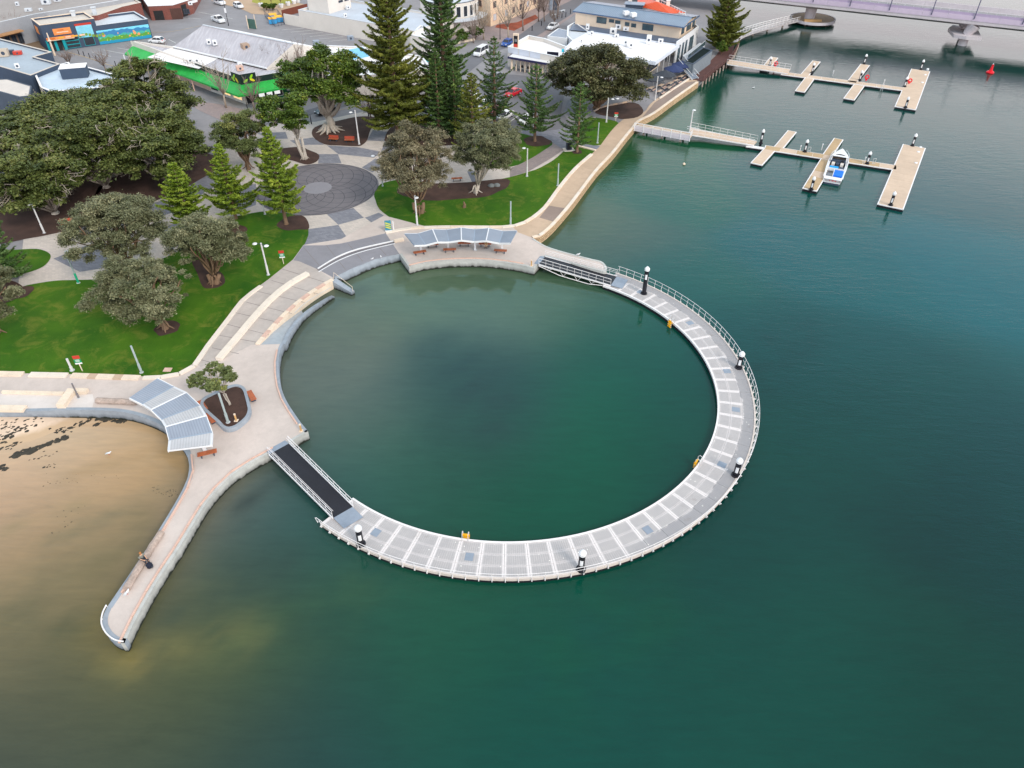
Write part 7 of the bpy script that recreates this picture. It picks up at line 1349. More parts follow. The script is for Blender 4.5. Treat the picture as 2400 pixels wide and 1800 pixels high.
w0, w1 = W(1588, 98, LZ + 5.0), W(1638, 61.5, LZ + 5.0); w0 = Vector((w0.x, w0.y, 0)); w1 = Vector((w1.x, w1.y, 0)); MB().strip([w0, w1], 0.3, LZ - 0.1, LZ + 5.0, side=1).build('white_side_wall', m_white, th); MB().strip([w1, w1 + (ins(FR) - w1) * 0.9], 0.3, LZ - 0.1, LZ + 5.0, side=1).build('white_end_wall', m_white, th)
l_ = (w1 - w0).length
for s_, w_ in ((1.2, 1.6), (4.4, 1.1), (6.8, 1.2), (10.0, 3.0)):
    if s_ + w_ < l_: win(th, w0, w1, s_, w_, LZ + 0.1, 3.6, m_charcoal, m_glassbl, bars=0)
# open terrace deck beside the hotel
th2 = thing('hotel_terrace', 'raised grey terrace with a glass balustrade beside the hotel', 'terrace', W(1625, 130)); tp = WP([(1600, 130), (1640, 100), (1652, 106), (1612, 139)], LZ + 1.8); MB().prism([(p.x, p.y) for p in tp], LZ - 0.1, LZ + 1.8).build('terrace_deck', m_rfpale, th2)
for k in range(8): a, b_ = tp[3].lerp(tp[2], k / 8), tp[3].lerp(tp[2], (k + 0.93) / 8); MB().bar(a + UP * 0.55, b_ + UP * 0.55, 0.04, 1.0).build('balustrade_panel', m_glassbl, th2)
r_ = MB().bar(tp[3] + UP * 1.1, tp[2] + UP * 1.1, 0.06); r_.build('top_rail', m_white, th2)
th = thing('stairs', 'blue grey outdoor stairs with white handrails down to the cafe terrace', 'stairs', W(1600, 165)); s0_, s1_ = W(1596, 146, LZ + 2.6), W(1630, 186, LZ + 0.1); dd = (s1_ - s0_); hx = Vector((dd.y, -dd.x, 0)).normalized()
for k in range(14): p = s0_ + dd * (k / 14); MB().box((p.x, p.y, p.z), (1.9, 0.42, 0.12), math.atan2(hx.y, hx.x)).build('stair_tread', m_plate, th)
for s_ in (-1.0, 1.0): MB().bar(s0_ + hx * s_ + UP * 0.95, s1_ + hx * s_ + UP * 0.95, 0.08).bar(s0_ + hx * s_, s1_ + hx * s_, 0.08, 0.3).build('stair_rail', m_white, th)
th = thing('store_shed', 'long dark roofed grey shed beside the boardwalk', 'shed', W(1630, 160)); P_ = ccw(WP([(1602, 144.6), (1647, 111), (1670, 118.4), (1625, 151)], LZ + 3.1)); flat(th, P_, LZ + 3.1, M('shed_grey', L(112, 120, 128), 0.7, 0.1), M('black_green_roof', L(22, 32, 32), 0.9, 0.2, spec=0.1), 0.08, cap=m_charcoal)
for i in range(4):
    a, b_ = P_[i], P_[(i + 1) % 4]; l_ = (b_ - a).length
    for k in range(int(l_ / 1.15)): panel(th, a, b_, 0.06 + 1.15 * k, 1.15 * k + 1.13, LZ, LZ + 2.95, M('shed_sheet', L(124, 132, 140), 0.6, 0.1), 'shed_panel', 0.03)
th = thing('restaurant', 'low restaurant with broad white flat roof behind the large cafe tree', 'restaurant', W(1536, 185)); zr = LZ + 4.4; rp_ = WP([(1340, 96), (1380.7, 73), (1593, 104), (1537, 144.6), (1500, 139), (1470, 133), (1322, 113)], zr); P_ = ccw(rp_)
MB().sheet(P_, zr - 0.3).build('roof', m_rfwhite, th); MB().strip(P_, 0.25, zr - 0.75, zr, True, side=1).build('roof_fascia', M('white_fascia', L(212, 216, 226), 0.6, 0.06), th); q2 = offs(P_, 3.2, True); MB().strip(q2, 0.3, LZ - 0.1, zr - 0.35, True, side=1).build('wall', m_cream, th)
for i in range(len(P_)):
    a, b_ = P_[i], P_[(i + 1) % len(P_)]; a2, b3 = q2[i], q2[(i + 1) % len(P_)]; l_ = (b_ - a).length
    if max(a.x, b_.x) > W(1480, 130).x:
        for k in range(int(l_ / 4)): p = a.lerp(b_, (k + 0.5) / int(l_ / 4)); p = p + (ctr - p).normalized() * 0.3; MB().bar(Vector((p.x, p.y, LZ)), Vector((p.x, p.y, zr - 0.4)), 0.16).build('terrace_post', m_steel, th)
        l2 = (b3 - a2).length
        for k in range(int(l2 / 2.6)): win(th, a2, b3, 0.3 + 2.6 * k, 2.2, LZ + 0.3, 2.6, m_charcoal, m_glassdk)
r_ = [p for p in P_]
for c_, lb, sz in [((1387, 82), 'small dark vent on the white restaurant roof, far left', (0.7, 0.6, 0.8)), ((1445, 88), 'round white fan on the restaurant roof', (1.0, 1.0, 0.7)), ((1466, 108), 'pair of stacked white fans on the restaurant roof', (0.8, 0.6, 1.7)), ((1479, 113), 'white cowl and dark motor on the restaurant roof', (0.9, 0.8, 1.4)), ((1520, 103), 'tall white plant box on the restaurant roof', (1.1, 1.0, 1.9)), ((1548, 101), 'low white air conditioner at the right of the restaurant roof', (1.2, 0.5, 0.9)), ((1437, 79), 'white drum cooler on the slate lower roof', (1.6, 1.0, 1.2)), ((1449, 68), 'dark plant box against the hotel wall, left', (1.4, 0.9, 1.1)), ((1467, 72), 'dark plant box against the hotel wall, right', (1.4, 0.9, 0.8)), ((1377, 69), 'white pipe unit at the left end of the slate lower roof', (0.8, 0.8, 1.2)), ((1363, 99), 'tiny grey vent on the restaurant roof left side', (0.5, 0.5, 0.6))]: acunit(c_, zr - 0.3, lb, sz, -0.25)
th = thing('cafe_building', 'low white cafe with navy edged canopy and black sign', 'cafe', W(1204, 152)); zc = LZ + 4.3; cp_ = WP([(1190, 110), (1238.5, 83), (1277.5, 90.4), (1332, 111), (1320, 136), (1255, 123)], zc); P_ = flat(th, cp_, zc, m_offw, m_rfwhite, 0.8, cap=m_white)
cz = LZ + 3.0; cf = WP([(1191.5, 133), (1203.7, 124.4), (1312, 143), (1299, 151)], cz); MB().prism([(p.x, p.y) for p in cf], cz - 0.28, cz, True).build('canopy', m_white, th); MB().strip(ccw(cf), 0.12, cz - 0.4, cz + 0.06, True, side=-1).build('canopy_edge', M('navy_edge', L(44, 44, 84), 0.6, 0.1), th)
for k in range(10): p = cf[0].lerp(cf[3], 0.06 + k * 0.098); p = p + (cf[1] - cf[0]).normalized() * 0.5; MB().bar(Vector((p.x, p.y, LZ)), Vector((p.x, p.y, cz - 0.2)), 0.22 if k else 0.5).build('canopy_column', m_cream, th)
a, b_ = cp_[0], cp_[5]; l_ = (W(1320, 136, zc) - a).length
for k in range(3): panel(th, a, b_, 0.1 + k * 3.1, 3.0 + k * 3.1, zc - 1.25, zc - 0.05, M('cool_white_panel', L(206, 210, 222), 0.6, 0.05), 'parapet_panel', 0.06)
p = W(1295, 141, cz); MB().box((p.x, p.y + 0.4, cz + 0.85), (2.7, 0.16, 1.7), R(-14)).build('black_sign', M('sign_black', L(22, 24, 44), 0.4, 0.1), th)
for k in range(4): MB().box((p.x - 0.6 + 0.4 * k, p.y + 0.31 - 0.1 * k + 0.17, cz + 0.5), (0.22, 0.05, 0.4), R(-14)).build('sign_letter', m_sgreen if k != 2 else m_white, th)
MB().box((p.x + 0.18, p.y + 0.31, cz + 0.95), (0.3, 0.05, 0.55), R(-14)).build('sign_figure', m_white, th)
p = W(1209, 112, zc - 0.8); MB().box((p.x, p.y, zc + 0.75), (1.3, 0.5, 3.3), R(-14)).build('pylon_frame', m_cream, th); MB().box((p.x - 0.05, p.y - 0.28, zc + 0.7), (0.95, 0.06, 2.5), R(-14)).build('pylon_panel', m_black, th); MB().box((p.x - 0.05, p.y - 0.32, zc - 0.2), (0.9, 0.05, 0.7), R(-14)).build('pylon_red_band', m_sred, th)
for k in range(3): MB().box((p.x - 0.05, p.y - 0.325, zc + 0.75 + 0.22 * k), (0.6, 0.03, 0.07), R(-14)).build('pylon_line', m_steel, th)
p = W(1332, 128, LZ + 3); MB().box((p.x, p.y, LZ + 3.3), (3.2, 0.2, 1.7), R(-14)).build('cyan_screen', M('cyan_screen', L(0, 190, 215), 0.4, 0.1), th); MB().box((p.x - 0.2, p.y - 0.02, LZ + 2.1), (2.8, 0.2, 0.7), R(-14)).build('red_screen_foot', m_sred, th)
th = thing('blue_roof_annexe', 'small white annexe with blue grey roof between cafe and hotel', 'building', W(1300, 100)); flat(th, WP([(1283, 84), (1308, 66), (1331, 71), (1330, 90)], LZ + 3.7), LZ + 3.7, m_white, m_rfblue, 0.06); flat(th, WP([(1330, 62), (1347, 52), (1382, 76), (1342, 96), (1329, 84)], LZ + 3.9), LZ + 3.9, M('cool_render', L(206, 208, 214), 0.7, 0.06), m_rfpale, 0.3, cap=m_white, names=('tall_wall', 'tall_roof'))
for i, c_ in enumerate([(1212, 158), (1226, 160), (1240, 163), (1254, 166), (1268, 168)]):
    p = W(*c_); t_ = thing('cafe_table', 'black table and chairs under the cafe canopy, number %s from the left' % ['one', 'two', 'three', 'four', 'five'][i], 'table', p, group='black cafe tables'); MB().lathe([(0.4, 0.72), (0.4, 0.75)], p, 12).build('table_top', m_black, t_); MB().tube([p, p + UP * 0.73], 0.05).build('table_leg', m_black, t_)
    for a in (0.3, 2.4, 4.4): q = p + Vector((0.75 * math.cos(a), 0.75 * math.sin(a), 0)); MB().box((q.x, q.y, LZ + 0.45), (0.45, 0.45, 0.06), a).box((q.x + 0.2 * math.cos(a), q.y + 0.2 * math.sin(a), LZ + 0.7), (0.06, 0.45, 0.5), a).build('chair', m_black, t_)
th = thing('tower_house', 'orange roofed house with white chimneys and railing behind the hotel', 'house', W(1545, 40)); zo = LZ + 7.6; orf = WP([(1492, 14), (1496, -8), (1538, 2), (1607, 30), (1570, 32)], zo); m_ofr = M_ribbed('orange_roof', L(226, 88, 44), 0.35, R(-30), 0.15)
apx = W(1540, 4, zo + 1.6); MB().add(orf + [apx], [(i, (i + 1) % 5, 5) for i in range(5)]).build('orange_roof', m_ofr, th); MB().prism([(p.x, p.y) for p in orf], LZ - 0.1, zo - 0.05).build('house_wall', m_offw, th)
for c_ in ((1539, 16), (1564, 20), (1476, 8)): p = W(*c_, zo); MB().box((p.x, p.y, zo + 0.6), (0.9, 0.9, 2.6)).build('chimney', m_offw, th); MB().box((p.x, p.y, zo + 2.0), (1.1, 1.1, 0.2)).build('chimney_cap', m_white, th)
ra, rb = W(1545, -2, zo + 0.9), W(1607, 28, zo + 0.9); r_ = MB().bar(ra, rb, 0.14).bar(ra - UP * 0.8, rb - UP * 0.8, 0.1).build('white_railing', m_white, th)
for k in range(11): p = ra.lerp(rb, k / 10); MB().bar(p - UP * 0.85, p, 0.1).build('baluster', m_white, r_)

# ---- small town things
for c_, lb in [((1318, 28), 'pale stone bench on the mauve street, farther up'), ((1297, 38), 'pale stone bench on the mauve street, nearer the cafe')]:
    p = W(*c_); t_ = thing('stone_bench', lb, 'bench', p, R(48), 'stone street benches'); o = MB().box((0, 0, 0.42), (2.0, 0.6, 0.14)).build('bench_seat', m_rfpale); o.parent = t_; o = MB().box((-0.7, 0, 0.18), (0.25, 0.5, 0.36)).box((0.7, 0, 0.18), (0.25, 0.5, 0.36)).build('bench_block', m_steel); o.parent = t_
th = thing('bin_enclosure', 'dark mesh fence pen round the blue bins beside the car bays', 'fence', W(645, 60)); e_ = WP([(621, 40), (645, 63), (668, 58), (652, 37)])
for i in range(4):
    a, b_ = e_[i], e_[(i + 1) % 4]; l_ = (b_ - a).length
    for k in range(int(l_ / 1.0)): p = a.lerp(b_, k / int(l_)); MB().bar(p, p + UP * 1.8, 0.06).build('fence_bar', m_charcoal, th)
    for z_ in (0.2, 1.75): MB().bar(a + UP * z_, b_ + UP * z_, 0.06).build('fence_rail', m_charcoal, th)
for c_, mm, lb in [((640, 55), m_sblue, 'blue skip bin with yellow lid inside the mesh pen, nearer'), ((655, 51), m_sblue, 'blue skip bin with yellow lid inside the mesh pen, right'), ((641, 46), m_sblue, 'blue skip bin inside the mesh pen, farther')]:
    p = W(*c_); t_ = thing('skip_bin', lb, 'bin', p, 0.4, 'blue skip bins'); o = MB().box((0, 0, 0.7), (2.0, 1.5, 1.3)).build('bin_body', M('bin_blue', L(60, 150, 205), 0.6, 0.1)); o.parent = t_; o = MB().box((0, 0, 1.42), (2.1, 1.6, 0.1), 0, Matrix.Rotation(R(8), 3, 'X')).build('bin_lid', m_yellow); o.parent = t_
th = thing('timber_fence', 'red brown timber fence behind the cream yard wall', 'fence', W(680, 32)); a, b_ = W(662, 40), W(722, 24)
for k in range(22): p, q = a.lerp(b_, k / 22), a.lerp(b_, (k + 0.9) / 22); MB().bar(p + UP * 0.9, q + UP * 0.9, 0.06, 1.8).build('fence_board', M('red_brown_fence', L(120, 66, 52), 0.85, 0.2), th)
th = thing('green_gate_panel', 'dark green mesh gate between two pale posts by the shop roof', 'gate', W(592, 66)); p = W(592, 68); MB().box((p.x, p.y, LZ + 1.3), (2.6, 0.08, 2.4), -0.4).build('gate_mesh', M('mesh_green', L(70, 100, 92), 0.7, 0.2), th)
for c_ in ((583, 68), (601, 66)): q = W(*c_); MB().bar(q, q + UP * 3.4, 0.2).build('gate_post', m_cream, th)
k = 0
for c_, wh in [((186, 128), 0), ((198, 132), 0), ((211, 136), 0), ((227, 142), 0), ((272, 155), 0), ((285, 159), 0)]:
    k += 1; p = W(*c_); t_ = thing('bollard', 'slim black bollard along the mural shop car park, %s from its left' % ['first', 'second', 'third', 'fourth', 'fifth', 'sixth'][k - 1], 'bollard', p, group='black bollards at the car park'); MB().tube([p, p + UP * 1.1], 0.09, 8).build('bollard_shaft', m_black, t_); MB().tube([p + UP * 1.1, p + UP * 1.16], 0.11, 8).build('bollard_top', m_black, t_)
for k, c_ in enumerate([(1247, 72), (1269, 60), (1317, 42), (1326, 40), (1289, 36), (1337, 32)]):
    p = W(*c_); t_ = thing('bollard', 'slim black bollard along the mauve street, %s from the cafe' % ['first', 'second', 'third', 'fourth', 'fifth', 'sixth'][k], 'bollard', p, group='black bollards on the street'); MB().tube([p, p + UP * 1.2], 0.11, 8).build('bollard_shaft', m_black, t_); MB().tube([p + UP * 1.2, p + UP * 1.27], 0.13, 8).build('bollard_top', m_black, t_)
for k, c_ in enumerate([(612, 16), (638, 19), (660, 18), (676, 13), (690, 9), (699, 6)]):
    p = W(*c_); t_ = thing('planter_tub', 'white tub with a small clipped shrub by the round lawn, %s from the left' % ['first', 'second', 'third', 'fourth', 'fifth', 'sixth'][k], 'planter tub', p, group='white planter tubs'); MB().lathe([(0.5, 0), (0.75, 1.0), (0.6, 1.0)], p, 12).build('tub', m_white, t_)
p = W(300, 162); t_ = thing('white_post', 'slanting white post behind the top of the tallest fig', 'post', p); MB().tube([p, p + UP * 3.2], 0.14, 8).build('post_shaft', m_white, t_); MB().lathe([(0.25, 0), (0.25, 0.06)], p, 8).build('post_foot', m_steel, t_)
# low limestone wall and handrail under the cafe tree
kerb('garden_wall', sp([(1392, 262), (1412, 252), (1440, 246), (1470, 240), (1484, 233)], 4), 'low curved limestone garden wall below the large cafe tree', step=1.2, ms=(m_weathered, m_tan), w=0.3, h=0.3, cat='wall')
kerb('garden_wall', sp([(1000, 122), (1060, 105), (1125, 92)], 4), 'low limestone street wall behind the slim tall pine', step=2.0, ms=(m_lime,), w=0.5, h=0.5, cat='wall')
kerb('cafe_kerb', sp([(1546, 232), (1575, 212), (1604, 193), (1624, 180)], 4), 'pale raised edge between cafe terrace and promenade', step=1.8, ms=(m_limegrey,), w=0.3, h=0.3)
th = thing('terrace_balustrade', 'black slatted balustrade along the cafe terrace edge', 'fence', W(1560, 222)); q = sp([(1543, 229), (1575, 207), (1604, 188), (1620, 178)], 4)
for p, d in walk(q, 1.0): MB().bar(p, p + UP * 1.0, 0.07).build('balustrade_post', m_charcoal, th)
MB().tube([p + UP * 1.0 for p in q], 0.05).build('balustrade_rail', m_charcoal, th)
# ================================================================== trees
def leaf_obj(name, C_, S_, mat_, parent, tint, up=0.35, asp=0.6, seed=0, axis=None):
    n = len(C_); g = np.random.default_rng(seed)
    nrm = g.normal(size=(n, 3)); nrm /= np.linalg.norm(nrm, axis=1, keepdims=True); nrm[:, 2] = np.abs(nrm[:, 2]); nrm[:, 2] += up * 2; nrm /= np.linalg.norm(nrm, axis=1, keepdims=True)
    a = g.normal(size=(n, 3)) if axis is None else axis + g.normal(size=(n, 3)) * 0.25
    u_ = a - (a * nrm).sum(1, keepdims=True) * nrm; u_ /= np.linalg.norm(u_, axis=1, keepdims=True) + 1e-9; v = np.cross(nrm, u_)
    s = S_[:, None]; o = np.array(wl(parent)); c_ = C_ - o
    bend = nrm * s * 0.18
    V_ = np.stack([c_ - u_ * s - bend, c_ - v * s * asp, c_ + u_ * s - bend, c_ + v * s * asp], 1).reshape(-1, 3)
    me = bpy.data.meshes.new(name); me.vertices.add(4 * n); me.vertices.foreach_set('co', V_.astype(np.float32).ravel())
    me.loops.add(4 * n); me.loops.foreach_set('vertex_index', np.arange(4 * n, dtype=np.int32)); me.polygons.add(n); me.polygons.foreach_set('loop_start', np.arange(0, 4 * n, 4, dtype=np.int32))
    try: me.polygons.foreach_set('loop_total', np.full(n, 4, np.int32))
    except Exception: pass
    me.update(calc_edges=True); me.attributes.new('tint', 'FLOAT', 'FACE').data.foreach_set('value', tint.astype(np.float32))
    me.materials.append(mat_); ob = bpy.data.objects.new(name, me); COL.objects.link(ob); ob.parent = parent; return ob
lf_fig = M_leaf('fig_leaves', (0.028, 0.058, 0.010), (0.095, 0.150, 0.018), (0.19, 0.22, 0.03))
lf_figd = M_leaf('dark_fig_leaves', (0.040, 0.058, 0.016), (0.115, 0.140, 0.034), (0.21, 0.21, 0.07))
lf_pine = M_leaf('pine_needles', (0.030, 0.066, 0.020), (0.075, 0.140, 0.032), (0.15, 0.22, 0.04)); lf_pinel = M_leaf('young_pine_needles', (0.085, 0.140, 0.012), (0.19, 0.27, 0.022), (0.32, 0.38, 0.04)); lf_pineo = M_leaf('old_pine_needles', (0.062, 0.080, 0.012), (0.150, 0.170, 0.024), (0.25, 0.25, 0.04)); lf_pined = M_leaf('blue_pine_needles', (0.036, 0.074, 0.022), (0.085, 0.155, 0.036), (0.17, 0.25, 0.05))
lf_olive = M_leaf('grey_green_leaves', (0.085, 0.095, 0.042), (0.200, 0.205, 0.110), (0.32, 0.30, 0.17)); lf_oliveb = M_leaf('brown_grey_leaves', (0.100, 0.092, 0.050), (0.235, 0.205, 0.120), (0.36, 0.29, 0.18)); lf_gum = M_leaf('gum_leaves', (0.07, 0.095, 0.03), (0.15, 0.18, 0.06), (0.26, 0.26, 0.07)); lf_cafe = M_leaf('cafe_tree_leaves', (0.040, 0.046, 0.018), (0.100, 0.102, 0.040), (0.17, 0.15, 0.07))
m_limb = M('fig_limb_bark', L(158, 148, 134), 0.9, 0.2, 1.5, 9)
def limb(mb, a, b_, r0, r1, g, sag=0.15, n=6, sides=6):
    a, b_ = Vector(a), Vector(b_); l = (b_ - a).length; k1, k2 = Vector(g.normal(size=3)) * l * sag * 0.5, Vector(g.normal(size=3)) * l * sag * 0.5
    P = []
    for i in range(n + 1):
        u_ = i / n; P.append(a.lerp(b_, u_) + k1 * math.sin(math.pi * u_) + k2 * math.sin(2 * math.pi * u_) * 0.6 + Vector((0, 0, 0.12 * l * math.sin(math.pi * u_) * (1 if b_.z > a.z else -1))))
    mb.tube(P, [r0 + (r1 - r0) * i / n for i in range(n + 1)], sides); return P
def broad(label, base, height, rad, leaf, bark, seed, name='fig_tree', cat='tree', trunk_h=0.25, tr=0.5, lumps=26, per=700, leaf_s=0.30, off=(0, 0), flat_=0.8, lump_r=0.30, group=None, bare=0, stems=1, roots=0, inner=0.45, z0=LZ - 0.05, thin=1.0, up=0.35, sub=7, sub_r=0.46, asp=0.6, rag=0.0):
    g = np.random.default_rng(seed); p = W(*base) if len(base) == 2 else Vector(base); th = thing(name, label, cat, (p.x, p.y, z0), group=group); b0 = Vector((p.x, p.y, z0))
    cz = height * (trunk_h + (1 - trunk_h) * 0.5); hz = height * (1 - trunk_h) * 0.5; cc_ = np.array([p.x + off[0], p.y + off[1], z0 + cz])
    LC = []
    for i in range(lumps):
        for _ in range(30):
            d = g.normal(size=3); d /= np.linalg.norm(d)
            if d[2] < -0.55: continue
            q = d * (0.62 - 0.15 * rag + (0.38 + 0.30 * rag) * g.random() ** 0.5) * (1 - lump_r * 0.75)
            if all(np.linalg.norm(q - e) > 0.28 for e in LC): break
        LC.append(q)
    LC = np.array(LC); ctrs = cc_ + LC * np.array([rad, rad, hz]); lr = rad * lump_r * (0.7 - 0.2 * rag + (0.6 + 0.5 * rag) * g.random(lumps))
    Cs, Ss, Ts = [], [], []
    for i in range(lumps):
        nsub = max(3, int(sub * (lr[i] / (rad * lump_r)))); tl = 0.42 + 0.16 * g.normal()
        for q_ in range(nsub):
            dd = g.normal(size=3); dd /= np.linalg.norm(dd); dd[2] = dd[2] if dd[2] > -0.35 else -dd[2]
            cs = ctrs[i] + dd * lr[i] * (0.55 + 0.45 * g.random()) * np.array([1, 1, flat_]); rs_ = lr[i] * sub_r * (0.6 + 0.8 * g.random())
            n = int(per / sub * (rs_ / (rad * lump_r * sub_r)) ** 1.5) + 6; d = g.normal(size=(n, 3)); d /= np.linalg.norm(d, axis=1, keepdims=True); d[:, 2] = np.where(d[:, 2] < -0.3, -d[:, 2] * 0.5, d[:, 2])
            q = cs + d * (rs_ * (0.30 + 0.70 * g.random(n) ** inner) * (1 + 0.18 * g.normal(size=n)))[:, None] * np.array([1, 1, flat_ * 0.85]); Cs.append(q); Ss.append(leaf_s * (0.6 + 0.8 * g.random(n))); Ts.append(np.clip(tl + 0.16 * g.normal() + 0.20 * g.normal(size=n), 0, 1))
    k = thin; C_ = np.concatenate(Cs); S_ = np.concatenate(Ss); T_ = np.concatenate(Ts)
    if len(C_): leaf_obj('crown', C_, S_, leaf, th, T_, up=up, asp=asp, seed=seed)
    mb = MB(); fork = b0 + Vector((off[0] * 0.25, off[1] * 0.25, height * trunk_h * 0.85))
    for s_ in range(stems):
        a0 = 6.283 * s_ / stems; bb = b0 + (Vector((math.cos(a0), math.sin(a0), 0)) * tr * 0.8 if stems > 1 else Vector((0, 0, 0))); ff = fork + (Vector((math.cos(a0), math.sin(a0), 0)) * tr * 2.2 if stems > 1 else Vector((0, 0, 0)))
        mb.tube([bb - Vector((0, 0, 0.2)), bb + Vector((0, 0, 0.35)), bb.lerp(ff, 0.5) + Vector((g.normal() * tr * 0.3, g.normal() * tr * 0.3, 0)), ff], [tr * 1.5, tr * 1.05, tr * 0.85, tr * 0.7], 9)
    for k in range(roots): a0 = 6.283 * k / roots + g.random() * 0.4; d = Vector((math.cos(a0), math.sin(a0), 0)); mb.tube([b0 + d * tr * 0.7 + Vector((0, 0, 1.3)), b0 + d * tr * 1.4 + Vector((0, 0, 0.45)), b0 + d * tr * (2.4 + g.random()) + Vector((0, 0, 0.02))], [tr * 0.4, tr * 0.34, 0.06], 6)
    order = np.argsort(-LC[:, 2])[:max(10, int(lumps * 0.7))]
    for i in order:
        e = Vector(ctrs[i]); limb(mb, fork + Vector(g.normal(size=3)) * tr * 0.3, e, tr * 0.42, 0.06, g)
    mb.build('trunk', bark, th, smooth=True)
    if bare:
        for k in range(bare):
            tw = MB(); i = g.integers(lumps); d = Vector((LC[i][0], LC[i][1], abs(LC[i][2]) * 0.5)).normalized(); st_ = Vector(ctrs[i]) - d * lr[i] * 0.7
            for j in range(3):
                e = Vector(ctrs[i]) + (d * 1.12 + Vector(g.normal(size=3)) * 0.5).normalized() * lr[i] * 1.18; P = limb(tw, st_, e, 0.11, 0.04, g, 0.22, 5, 5)
                for q in range(3): a = P[2 + q]; limb(tw, a, a + (d + Vector(g.normal(size=3)) * 0.9).normalized() * lr[i] * 0.5, 0.05, 0.015, g, 0.25, 3, 4)
            tw.build('pale_limb', m_limb, th, smooth=True)
    return th
def pine(label, base, top, rad, leaf, seed, cone=1.0, droop=0.0, dens=1.0, name='norfolk_pine', gap=0.07, h=None, space=0.85, tuft=1.0, group='tall whorled pines in the park', bark=None):
    g = np.random.default_rng(seed); p = W(*base); h = h or HT(base, top); th = thing(name, label, 'pine tree', (p.x, p.y, LZ - 0.05), group=group); b0 = np.array([p.x, p.y, LZ - 0.05])
    mb = MB(); r0 = 0.05 + h * 0.0155; mb.tube([b0 - np.array([0, 0, 0.2]), b0 + np.array([0, 0, 0.4]), b0 + np.array([0.05, 0, h * 0.5]), b0 + np.array([0, 0, h * 0.985])], [r0 * 1.7, r0 * 1.1, r0 * 0.62, 0.03], 9)
    C_, S_, T_, AX = [], [], [], []; z = h * gap; lev = 0
    while z < h * 0.985:
        u_ = (z - h * gap) / (h * (1 - gap)); ln = rad * cone_prof(u_, cone) * (0.78 + 0.40 * g.random()); nb = 5 + int(g.integers(0, 2)); a0 = g.random() * 6.28
        for k in range(nb):
            a = a0 + 6.2832 * k / nb + g.normal() * 0.12; l = ln * (0.62 + 0.52 * g.random()); d = np.array([math.cos(a), math.sin(a), 0.0]); sd_ = np.array([-d[1], d[0], 0.0]); rise = (0.02 + 0.36 * u_ + 0.10 * g.normal() * 0.5)
            s0 = b0 + np.array([0, 0, z]); pts = []
            for q in range(5): w = q / 4; pts.append(s0 + d * l * w + np.array([0, 0, l * (rise * w + 0.16 * w * w - 0.10 * math.sin(math.pi * w))]))
            mb.tube(pts, [r0 * 0.30 * (1 - u_ * 0.7), r0 * 0.24 * (1 - u_ * 0.7), r0 * 0.17 * (1 - u_ * .7), r0 * 0.1 * (1 - u_ * .7), 0.012], 4, False); tb_ = np.clip(0.40 + 0.18 * g.normal(), 0, 1)
            ns = max(4, int(l * 6.0 * dens))
            for q in range(ns):
                w = 0.10 + 0.90 * (q + g.random() * 0.8) / ns; c = s0 + d * l * w + np.array([0, 0, l * (rise * w + 0.16 * w * w - 0.10 * math.sin(math.pi * w))])
                tl = (0.26 + 0.20 * l * math.sin(math.pi * min(1, 0.25 + w * 0.8)) * 0.6) * (0.75 + 0.5 * g.random()) * tuft
                for s_ in (-1, 1):
                    ax = d * (0.75 + 0.3 * w) + sd_ * s_ * (0.85 - 0.35 * w) + np.array([0, 0, 0.42]); ax /= np.linalg.norm(ax); nseg = 1 if tl < 0.5 else 2
                    for e in range(nseg):
                        C_.append(c + ax * tl * (e + 0.55) / nseg * 1.25); S_.append(0.14 + tl / nseg * 0.45); AX.append(ax); T_.append(min(1, max(0, tb_ + 0.22 * w + 0.10 * g.normal())))
            C_.append(pts[-1]); S_.append(0.32); AX.append(d + np.array([0, 0, 0.6])); T_.append(min(1, tb_ + 0.3))
        z += space * (1.2 - 0.55 * u_) * (0.85 + 0.3 * g.random()); lev += 1
    for k in range(14): C_.append(b0 + np.array([g.normal() * 0.08, g.normal() * 0.08, h * (0.96 + 0.04 * g.random())])); S_.append(0.25); AX.append(np.array([g.normal() * 0.4, g.normal() * 0.4, 1])); T_.append(0.7)
    C_ = np.array(C_); S_ = np.array(S_); T_ = np.array(T_); AX = np.array(AX); C2 = np.concatenate([C_, C_ + g.normal(size=C_.shape) * 0.05]); leaf_obj('needle_crown', C2, np.concatenate([S_, S_ * 0.9]), leaf, th, np.concatenate([T_, T_]), up=0.15, asp=0.27, seed=seed, axis=np.concatenate([AX, AX])); mb.build('trunk', bark or m_bark, th, smooth=True); return th
def cone_prof(u_, c_):
    return max(0.05, (1 - u_) ** 0.80) * (1.0 if u_ > 0.14 else 0.72 + 2.0 * u_) if c_ >= 1 else max(0.06, (1 - u_ ** 2.2) * (0.80 + 0.2 * math.sin(9 * u_)))
